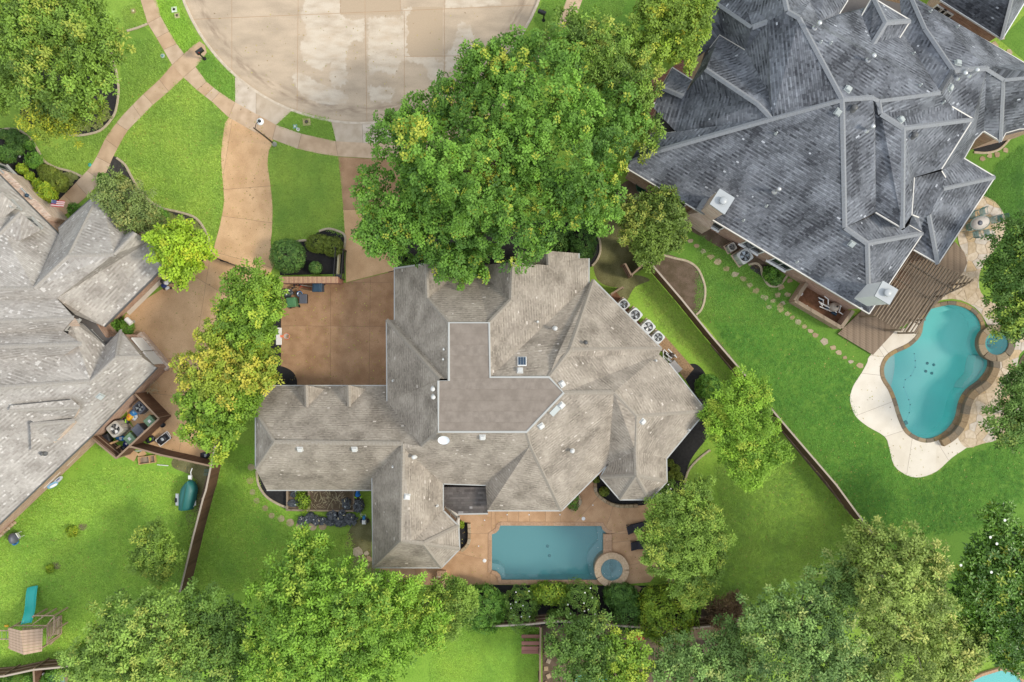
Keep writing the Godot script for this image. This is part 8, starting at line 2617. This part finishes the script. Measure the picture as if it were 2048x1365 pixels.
func playset() -> void:
	# wooden climbing frame with a gabled board roof, open tower and a wavy teal slide
	var o := site_thing("playset", "wooden playset with gabled board roof, tower frame and teal slide", "playset", W(70, 1255))
	var st: SurfaceTool
	var H := 2.7
	var eave := 2.2
	# roof boards running down both slopes
	var ra := W(40, 1262, H)
	var rb := W(47, 1311, H)
	for side in 2:
		var ea := W(16, 1256, eave) if side == 0 else W(85, 1258, eave)
		var eb := W(17, 1299, eave) if side == 0 else W(83, 1304, eave)
		for k in 8:
			var t0 := k / 8.0 + 0.006
			var t1 := (k + 1) / 8.0 - 0.006
			var a := ra.lerp(rb, t0)
			var b := ra.lerp(rb, t1)
			var c := eb.lerp(ea, 1.0 - t1)
			var d := eb.lerp(ea, 1.0 - t0)
			st = T()
			var dn := Vector3(0, -0.03, 0)
			quad(st, a, b, c, d)
			quad(st, a + dn, d + dn, c + dn, b + dn)
			quad(st, a, d, d + dn, a + dn)
			quad(st, b, b + dn, c + dn, c)
			quad(st, c, c + dn, d + dn, d)
			obj("roof_board", st, M.play_wood, o)
	# posts and rails of the tower and side frame
	var tower := [[22, 1256], [84, 1258], [84, 1296], [22, 1292]]
	for q in tower:
		st = T()
		var p := ground_at(q[0], q[1], 2.0)
		box(st, at(p + Vector3(0, 1.15, 0)), Vector3(0.1, 2.3, 0.1), 0.01)
		obj("post", st, M.play_wood, o)
	var frame := [[94, 1252], [108, 1232], [108, 1262], [94, 1286], [66, 1234], [85, 1234]]
	for q in frame:
		st = T()
		var p := ground_at(q[0], q[1], 1.6)
		box(st, at(p + Vector3(0, 0.85, 0)), Vector3(0.1, 1.7, 0.1), 0.01)
		obj("post", st, M.play_wood, o)
	for q in [[66, 1232, 108, 1232, 1.7], [108, 1232, 108, 1264, 1.7], [86, 1234, 64, 1250, 1.7], [108, 1264, 94, 1286, 1.5], [94, 1250, 108, 1234, 1.7], [94, 1250, 94, 1288, 1.7], [28, 1252, 94, 1252, 1.9], [122, 1232, 122, 1268, 0.1], [122, 1268, 100, 1290, 0.1], [100, 1240, 122, 1232, 0.1]]:
		st = T()
		beam(st, W(q[0], q[1], q[4]), W(q[2], q[3], q[4]), 0.06, 0.10)
		obj("rail", st, M.play_wood, o)
	for k in 7:
		st = T()
		beam(st, W(97 + k * 3.4, 1250 - k * 2.6, 0.9), W(97 + k * 3.4, 1274 - k * 0.8, 0.9), 0.09, 0.03)
		obj("deck_board", st, M.play_wood, o)
	for k in 9:
		st = T()
		beam(st, W(46 + k * 4.0, 1256, 1.5), W(46 + k * 4.0, 1290, 1.5), 0.11, 0.03)
		obj("deck_board", st, M.play_wood, o)
	for k in 8:
		st = T()
		beam(st, W(50 + k * 5.0, 1256, 1.5), W(50 + k * 5.0, 1255, 2.0), 0.03, 0.05)
		obj("baluster", st, M.play_wood, o)
	# swing beam end with green ladder at the picture edge
	for q in [[-30, 1262, 17, 1262], [-30, 1279, 17, 1279]]:
		st = T()
		beam(st, W(q[0], q[1], 1.2), W(q[2], q[3], 1.2), 0.07, 0.07)
		obj("ladder_rail", st, M.play_wood, o)
	for k in 5:
		st = T()
		tube(st, [W(12 - k * 9, 1262, 1.22), W(12 - k * 9, 1279, 1.22)], [0.02], 6)
		obj("rung", st, M.bin_pale_green, o)
	# slide: a trough that waves down to the lawn
	st = T()
	var path: Array = []
	for i in 15:
		var t := i / 14.0
		var h := 1.45 * (1.0 - t) + 0.12 + 0.10 * sin(t * TAU * 1.4)
		if t > 0.9: h = maxf(h, 0.14)
		path.append(W(lerpf(54, 69, t) + 2.0 * sin(t * 5.0), lerpf(1247, 1173, t), h))
	st.set_smooth_group(1)
	var prof := [Vector2(-0.44, 0.14), Vector2(-0.41, 0.20), Vector2(-0.37, 0.16), Vector2(-0.3, 0.02), Vector2(0, 0.0), Vector2(0.3, 0.02), Vector2(0.37, 0.16), Vector2(0.41, 0.20), Vector2(0.44, 0.14)]
	for i in path.size() - 1:
		var d: Vector3 = (path[14] - path[0])
		var s := Vector3(-d.z, 0, d.x).normalized()
		for k in prof.size() - 1:
			var a: Vector2 = prof[k]
			var b: Vector2 = prof[k + 1]
			quad(st, path[i] + s * a.x + Vector3(0, a.y, 0), path[i] + s * b.x + Vector3(0, b.y, 0), path[i + 1] + s * b.x + Vector3(0, b.y, 0), path[i + 1] + s * a.x + Vector3(0, a.y, 0))
	obj("slide", st, M.teal, o)
	st = T()
	box(st, at(W(12, 1253, 0.3)), Vector3(0.3, 0.1, 0.15), 0.03)
	obj("swing_seat", st, M.yellow, o)
# a worker bending forward: one body surface meshed round its bones
func field_mesh(bones: Array, cell: float, blend: float) -> SurfaceTool:
	var lo := Vector3.ONE * 1e9
	var hi := -lo
	for b in bones:
		for i in 2:
			var p: Vector3 = b[i]
			var rr: float = b[2 + i] + blend + cell * 2.0
			lo = lo.min(p - Vector3.ONE * rr)
			hi = hi.max(p + Vector3.ONE * rr)
	var n := Vector3i(((hi - lo) / cell).ceil()) + Vector3i.ONE
	var val := PackedFloat32Array()
	val.resize(n.x * n.y * n.z)
	for z in n.z:
		for y in n.y:
			for x in n.x:
				var p := lo + Vector3(x, y, z) * cell
				var s := 0.0
				var dmin := 1e9
				for b in bones:
					var ab: Vector3 = b[1] - b[0]
					var t := clampf((p - b[0]).dot(ab) / maxf(1e-6, ab.length_squared()), 0, 1)
					var d := p.distance_to(b[0] + ab * t) - lerpf(b[2], b[3], t)
					dmin = minf(dmin, d)
					s += exp(-d / blend)
				val[(z * n.y + y) * n.x + x] = -blend * log(s) if s > 1e-30 else dmin
	var idx := {}
	var st := T()
	st.set_smooth_group(1)
	for z in n.z - 1:
		for y in n.y - 1:
			for x in n.x - 1:
				var sum := Vector3.ZERO
				var cnt := 0
				for e in [[0, 0, 0, 1, 0, 0], [0, 1, 0, 1, 1, 0], [0, 0, 1, 1, 0, 1], [0, 1, 1, 1, 1, 1], [0, 0, 0, 0, 1, 0], [1, 0, 0, 1, 1, 0], [0, 0, 1, 0, 1, 1], [1, 0, 1, 1, 1, 1], [0, 0, 0, 0, 0, 1], [1, 0, 0, 1, 0, 1], [0, 1, 0, 0, 1, 1], [1, 1, 0, 1, 1, 1]]:
					var va := val[((z + e[2]) * n.y + y + e[1]) * n.x + x + e[0]]
					var vb := val[((z + e[5]) * n.y + y + e[4]) * n.x + x + e[3]]
					if (va < 0) != (vb < 0):
						var t := va / (va - vb)
						sum += Vector3(x + e[0], y + e[1], z + e[2]).lerp(Vector3(x + e[3], y + e[4], z + e[5]), t)
						cnt += 1
				if cnt > 0: idx[Vector3i(x, y, z)] = lo + sum / cnt * cell
	for c in idx:
		var at0 := val[(c.z * n.y + c.y) * n.x + c.x]
		for ax in 3:
			var d := Vector3i.ZERO
			d[ax] = 1
			var q: Vector3i = c + d
			if q.x >= n.x or q.y >= n.y or q.z >= n.z: continue
			var v1 := val[(q.z * n.y + q.y) * n.x + q.x]
			if (at0 < 0) == (v1 < 0): continue
			var u := Vector3i.ZERO
			u[(ax + 1) % 3] = 1
			var w := Vector3i.ZERO
			w[(ax + 2) % 3] = 1
			var ks := [c, c - u, c - u - w, c - w]
			if not (idx.has(ks[1]) and idx.has(ks[2]) and idx.has(ks[3])): continue
			if at0 < 0: quad(st, idx[ks[0]], idx[ks[3]], idx[ks[2]], idx[ks[1]])
			else: quad(st, idx[ks[0]], idx[ks[1]], idx[ks[2]], idx[ks[3]])
	return st
func person() -> void:
	# bending from the hips, facing the open bag (toward +z), feet under the eave
	var base := ground_at(721, 978, 0.0)
	var o := site_thing("person", "worker in lime and blue shirt bending over black bags under the eave", "person", base)
	var f := func(x: float, y: float, z: float) -> Vector3: return base + Vector3(x, y, z)
	var hipl: Vector3 = f.call(-0.10, 0.84, -0.16)
	var hipr: Vector3 = f.call(0.10, 0.84, -0.16)
	var chest: Vector3 = f.call(0.0, 1.02, 0.28)
	var shl: Vector3 = f.call(-0.19, 1.04, 0.33)
	var shr: Vector3 = f.call(0.19, 1.04, 0.33)
	var hand_l: Vector3 = f.call(-0.06, 0.55, 0.66)
	var hand_r: Vector3 = f.call(0.10, 0.52, 0.60)
	var el: Vector3 = f.call(-0.24, 0.80, 0.50)
	var er: Vector3 = f.call(0.24, 0.78, 0.46)
	var head: Vector3 = f.call(0.02, 1.02, 0.56)
	# body with trousers
	var body := field_mesh([[hipl, f.call(-0.12, 0.46, -0.04), 0.10, 0.065], [f.call(-0.12, 0.46, -0.04), f.call(-0.12, 0.08, -0.10), 0.062, 0.045], [hipr, f.call(0.12, 0.46, -0.02), 0.10, 0.065], [f.call(0.12, 0.46, -0.02), f.call(0.12, 0.08, -0.08), 0.062, 0.045], [hipl, hipr, 0.11, 0.11], [f.call(0, 0.86, -0.12), chest, 0.13, 0.15], [shl, shr, 0.085, 0.085], [shl, el, 0.055, 0.045], [el, hand_l, 0.043, 0.03], [shr, er, 0.055, 0.045], [er, hand_r, 0.043, 0.03], [chest + Vector3(0, 0.02, 0.1), head, 0.06, 0.055], [f.call(-0.12, 0.06, -0.12), f.call(-0.13, 0.05, 0.10), 0.05, 0.042], [f.call(0.12, 0.06, -0.10), f.call(0.13, 0.05, 0.12), 0.05, 0.042]], 0.028, 0.022)
	obj("body", body, M.cloth_dark, o)
	# head with face looking down, cap-like dark hair
	var hd := field_mesh([[head, head + Vector3(0, -0.02, 0.06), 0.085, 0.082], [head + Vector3(0, -0.07, 0.03), head + Vector3(0, -0.09, 0.07), 0.06, 0.05], [head + Vector3(0, -0.10, 0.06), head + Vector3(0, -0.115, 0.065), 0.014, 0.010], [head + Vector3(-0.088, -0.02, 0.0), head + Vector3(-0.092, -0.03, 0.01), 0.016, 0.014], [head + Vector3(0.088, -0.02, 0.0), head + Vector3(0.092, -0.03, 0.01), 0.016, 0.014]], 0.012, 0.012)
	var hn := obj("head", hd, M.skin, o)
	var hair := field_mesh([[head + Vector3(0, 0.03, -0.01), head + Vector3(0, 0.02, 0.07), 0.088, 0.085]], 0.015, 0.01)
	obj("hair", hair, M.cloth_dark, hn)
	for s in [-1.0, 1.0]:
		var es := T()
		lump(es, at(head + Vector3(0.032 * s, -0.085, 0.085)), Vector3.ONE * 0.022, 0.0, 1, 8)
		obj("eye", es, M.white, hn)
	# shirt: blue back, lime sleeves
	var shirt := field_mesh([[f.call(0, 0.90, -0.06), chest + Vector3(0, 0.005, 0), 0.145, 0.165], [f.call(-0.1, 1.03, 0.3), f.call(0.15, 1.03, 0.3), 0.10, 0.10]], 0.022, 0.02)
	obj("shirt", shirt, M.shirt_blue, o)
	for a in [[shl, el, hand_l], [shr, er, hand_r]]:
		var sl := field_mesh([[a[0], a[1], 0.088, 0.062], [a[1], (a[1] as Vector3).lerp(a[2], 0.75), 0.060, 0.045]], 0.02, 0.015)
		obj("sleeve", sl, M.lime, o)
	# gloved hands: palm, four fingers and a thumb, closed on the bag's lip
	for q in [[hand_l, 1.0], [hand_r, -1.0]]:
		var h: Vector3 = q[0]
		var bones: Array = [[h, h + Vector3(0, -0.05, 0.05), 0.032, 0.034]]
		for k in 4:
			var kx := -0.033 + 0.022 * k
			var p0 := h + Vector3(kx, -0.06, 0.065)
			var p1 := p0 + Vector3(0, -0.03, 0.022 - 0.003 * absf(k - 1.3))
			var p2 := p1 + Vector3(0, -0.024, -0.012)
			bones.append([p0, p1, 0.0095, 0.009])
			bones.append([p1, p2, 0.009, 0.008])
		var t0 := h + Vector3(0.03 * q[1], -0.025, 0.03)
		bones.append([t0, t0 + Vector3(0.03 * q[1], -0.03, 0.02), 0.012, 0.01])
		bones.append([t0 + Vector3(0.03 * q[1], -0.03, 0.02), t0 + Vector3(0.022 * q[1], -0.055, 0.03), 0.010, 0.008])
		obj("hand", field_mesh(bones, 0.006, 0.004), M.white, o)
func patio_things() -> void:
	var st: SurfaceTool
	var o: Node3D
	# loungers by the pool
	for q in [[1273, 1056, 0.22, "dark upholstered lounger right of the pool, upper one"], [1281, 1091, 0.06, "dark lounger half under the light green tree, lower one"]]:
		o = thing("sun_lounger", q[3], "lounger", ground_at(q[0], q[1], 0.3), "dark loungers beside the pool", q[2])
		st = T()
		box(st, at(Vector3(0.35, 0.30, 0)), Vector3(1.25, 0.10, 0.66), 0.04)
		obj("seat_cushion", st, M.navy_cloth, o)
		st = T()
		box(st, Transform3D(Basis(Vector3.BACK, -0.5), Vector3(-0.5, 0.45, 0)), Vector3(0.62, 0.10, 0.66), 0.04)
		obj("backrest", st, M.navy_cloth, o)
		st = T()
		for s in [-0.32, 0.32]: beam(st, Vector3(-0.75, 0.22, s), Vector3(0.98, 0.22, s), 0.04, 0.05)
		obj("frame", st, M.black_metal, o)
		for s in [[-0.7, -0.3], [-0.7, 0.3], [0.9, -0.3], [0.9, 0.3]]:
			st = T()
			box(st, at(Vector3(s[0], 0.1, s[1])), Vector3(0.05, 0.2, 0.05))
			obj("leg", st, M.black_metal, o)
	# bird bath among the roses
	o = site_thing("bird_bath", "grey stone bird bath between the white flowering bushes", "bird bath", W(1105, 1204))
	st = T()
	lathe(st, at(ground_at(1105, 1204, 0.8)), [Vector2(0.18, 0), Vector2(0.16, 0.08), Vector2(0.07, 0.16), Vector2(0.06, 0.6), Vector2(0.12, 0.7), Vector2(0.27, 0.82), Vector2(0.25, 0.84), Vector2(0.15, 0.77), Vector2(0, 0.75)], 22)
	obj("basin", st, M.vent_grey, o)
	st = T()
	lathe(st, at(ground_at(1105, 1204, 0.8) + Vector3(0, 0.81, 0)), [Vector2(0.22, 0), Vector2(0, 0)], 20)
	obj("water", st, M.spa_water, o)
	# low stone rings round the planting beds of the patio
	var k := 0
	for q in [[[1190, 965, 1192, 985, 1205, 998, 1220, 1007, 1240, 1012, 1275, 1011], "curved low rubble stone edging round the turret bed"], [[938, 1046, 939, 1070, 937, 1085, 930, 1095, 922, 1101], "low rubble stone edging of the bay bed left of the pool"], [[760, 1148, 772, 1152, 778, 1160, 781, 1172], "low stone edging below the south wing's left end"], [[1156, 990, 1160, 1003, 1152, 1015, 1140, 1020], "thin curved edging round the small bed at the patio corner"]]:
		o = site_thing("stone_edging", q[1], "edging", W(q[0][0], q[0][1]))
		stones_along(o, "stone", curve(plan(q[0]), false, 4), false, -0.13, 0.13, 0.0, 0.28, 0.38, [M.step0, M.step1, M.step2, M.step3], 0.03, 90 + k)
		k += 1
	sheet("mulch_bed", curve(plan([1192, 955, 1194, 985, 1207, 997, 1222, 1005, 1240, 1010, 1290, 1010, 1290, 990, 1230, 985, 1205, 955])), 0.032, M.mulch)
	sheet("mulch_bed", curve(plan([922, 1050, 936, 1048, 937, 1070, 934, 1088, 922, 1099, 915, 1090])), 0.032, M.mulch)
	# brick pier and bench wall at the lower left of the pool patio
	o = site_thing("garden_wall", "L-shaped tan brick wall at the patio's lower left corner", "wall", W(887, 1160))
	for q in [[874, 1148, 892, 1148], [889, 1150, 889, 1190]]:
		st = T()
		beam(st, W(q[0], q[1], 0.35), W(q[2], q[3], 0.35), 0.36, 0.75)
		obj("wall", st, M.brick_cream, o)
		st = T()
		beam(st, W(q[0], q[1], 0.74), W(q[2], q[3], 0.74), 0.42, 0.07)
		obj("coping", st, M.coping2, o)
	# wooden deck of the slate house: each board
	var dk := Node3D.new()
	dk.name = numbered("timber_deck")
	add_child(dk)
	dk.set_meta("kind", "structure")
	var outline := ccw(plan([1713, 630, 1779, 568, 1828, 498, 1877, 526, 1907, 484, 1926, 505, 1932, 526, 1924, 545, 1880, 600, 1840, 635, 1792, 658, 1744, 710, 1674, 668]))
	var d := (W2(1744, 710) - W2(1674, 668)).normalized()
	var nn := d.orthogonal()
	var o0 := W2(1744, 720)
	for i in range(-10, 90):
		var a := o0 + nn * (i * 0.16)
		var strip := PackedVector2Array([a - d * 30.0, a + d * 30.0, a + d * 30.0 + nn * 0.148, a - d * 30.0 + nn * 0.148])
		for p in Geometry2D.intersect_polygons(outline, strip):
			st = T()
			prism(st, p, 0.10, 0.20)
			obj("deck_board", st, M.deck_wood, dk)
	# pergola over the deck
	var pg := site_thing("pergola", "weathered slatted wooden pergola between slate house and turquoise pool", "pergola", W(1840, 590))
	var po := ccw(plan([1828, 500, 1880, 530, 1948, 559, 1937, 569, 1910, 582, 1887, 593, 1868, 610, 1849, 638, 1832, 668, 1801, 663, 1744, 630, 1781, 570], 2.7))
	var sd := (W2(1781, 570, 2.7) - W2(1828, 500, 2.7)).normalized()
	var sn := sd.orthogonal()
	var s0 := W2(1828, 500, 2.7)
	for i in range(-36, 40):
		var a := s0 + sn * (i * 0.235)
		var strip := PackedVector2Array([a - sd * 30.0, a + sd * 30.0, a + sd * 30.0 + sn * 0.06, a - sd * 30.0 + sn * 0.06])
		for p in Geometry2D.intersect_polygons(po, strip):
			st = T()
			prism(st, p, 2.62, 2.75)
			obj("slat", st, M.weathered, pg)
	for q in [[1790, 556, 1917, 632], [1812, 523, 1935, 596], [1762, 603, 1850, 656]]:
		st = T()
		var pa := W2(q[0], q[1], 2.5)
		var pb := W2(q[2], q[3], 2.5)
		var inside := Geometry2D.intersect_polyline_with_polygon(PackedVector2Array([pa, pb]), po)
		for l in inside: beam(st, v3(l[0], 2.52), v3(l[l.size() - 1], 2.52), 0.09, 0.2)
		if inside.size(): obj("beam", st, M.weathered, pg)
	st = T()
	var rim := curve(plan([1950, 560, 1930, 572, 1900, 586, 1880, 598, 1866, 613, 1850, 640, 1834, 668], 2.7), false, 3)
	sweep(st, rim, false, -0.05, 0.05, 2.45, 2.62)
	obj("curved_beam", st, M.weathered, pg)
	st = T()
	sweep(st, curve(plan([1930, 552, 1895, 572, 1870, 590, 1852, 612, 1835, 638, 1816, 664], 2.7), false, 3), false, -0.05, 0.05, 2.45, 2.62)
	obj("curved_beam", st, M.weathered, pg)
	for q in [[1938, 566], [1887, 592], [1849, 640], [1832, 666], [1803, 660], [1752, 632]]:
		st = T()
		var p := W(q[0], q[1], 2.4)
		box(st, at(Vector3(p.x, 1.25, p.z)), Vector3(0.14, 2.5, 0.14), 0.01)
		obj("post", st, M.weathered, pg)
	o = site_thing("deck_table", "round tan table under the pergola slats", "table", W(1803, 560))
	st = T()
	lathe(st, at(ground_at(1803, 560, 0.8)), [Vector2(0.06, 0.2), Vector2(0.06, 0.85), Vector2(0.72, 0.88), Vector2(0.72, 0.93), Vector2(0, 0.94)], 28)
	obj("top", st, M.coping3, o)
	# oval glass table with metal slat chairs
	var tc := W(1961, 446, 0.72)
	o = site_thing("patio_table", "oval glass-topped patio table on the flagstones", "table", Vector3(tc.x, 0, tc.z))
	st = T()
	lathe(st, Transform3D(Basis(Vector3.UP, 0.32), tc), [Vector2(1.0, -0.03), Vector2(1.0, 0.0), Vector2(0, 0.0)], 32, 0.80, 0.52)
	obj("top", st, M.beige_box, o)
	st = T()
	var tr: Array = []
	for i in 33: tr.append(tc + Basis(Vector3.UP, 0.32) * Vector3(cos(TAU * i / 32.0) * 0.81, 0, sin(TAU * i / 32.0) * 0.53))
	tube(st, tr, [0.025], 6, false)
	obj("rim", st, M.green_paint, o)
	st = T()
	lathe(st, at(tc + Vector3(0, 0.004, 0)), [Vector2(0.2, 0), Vector2(0.2, 0.01), Vector2(0, 0.012)], 16)
	obj("lazy_susan", st, M.bin_grey, o)
	for s in [[-1, -1], [1, -1], [-1, 1], [1, 1]]:
		st = T()
		var l := tc + Basis(Vector3.UP, 0.32) * Vector3(0.45 * s[0], 0, 0.28 * s[1])
		tube(st, [Vector3(l.x, 0.03, l.z), l], [0.025], 6)
		obj("leg", st, M.green_paint, o)
	var names := ["metal slat chair left of the oval patio table nearest the roof", "metal slat chair at the table's upper left", "metal slat chair at the table's upper middle", "metal slat chair below the oval patio table, left one", "metal slat chair below the oval patio table, right one", "metal slat chair at the table's right end nearest the table", "metal slat chair at the far right end of the patio table"]
	k = 0
	for q in [[1938, 455, 1.7], [1946, 431, 0.25], [1966, 424, 0.25], [1953, 469, 3.3], [1975, 465, 3.3], [1989, 440, -1.4], [2003, 436, -1.4]]:
		var ch := thing("patio_chair", names[k], "chair", ground_at(q[0], q[1], 0.5), "metal slat chairs round the patio table", q[2])
		ch.position.y = 0.03
		for i in 6:
			st = T()
			box(st, at(Vector3(-0.2 + i * 0.08, 0.43, 0.02)), Vector3(0.055, 0.02, 0.46), 0.005)
			obj("seat_slat", st, M.green_paint, ch)
			st = T()
			box(st, Transform3D(Basis(Vector3.RIGHT, -0.25), Vector3(-0.2 + i * 0.08, 0.68, -0.28)), Vector3(0.055, 0.48, 0.02), 0.005)
			obj("back_slat", st, M.green_paint, ch)
		for s in [-1.0, 1.0]:
			st = T()
			tube(st, [Vector3(0.26 * s, 0, 0.24), Vector3(0.27 * s, 0.64, 0.2), Vector3(0.27 * s, 0.66, -0.2), Vector3(0.24 * s, 0.92, -0.34)], [0.018], 6)
			obj("arm", st, M.green_paint, ch)
			st = T()
			tube(st, [Vector3(0.25 * s, 0, -0.3), Vector3(0.25 * s, 0.44, -0.2)], [0.018], 6)
			obj("leg", st, M.green_paint, ch)
		k += 1
	# tan paving and trellis below the bottom fence
	var pv := site_thing("stone_edging", "row of tan stepping slabs right of the dark bottom fence", "edging", W(1095, 1300))
	for i in 7:
		st = T()
		box(st, at(W(1092 + (i % 2) * 5, 1278 + i * 15, 0.04), i * 0.4), Vector3(0.36, 0.08, 0.34), 0.015)
		obj("slab", st, M["step%d" % (i % 4)], pv)
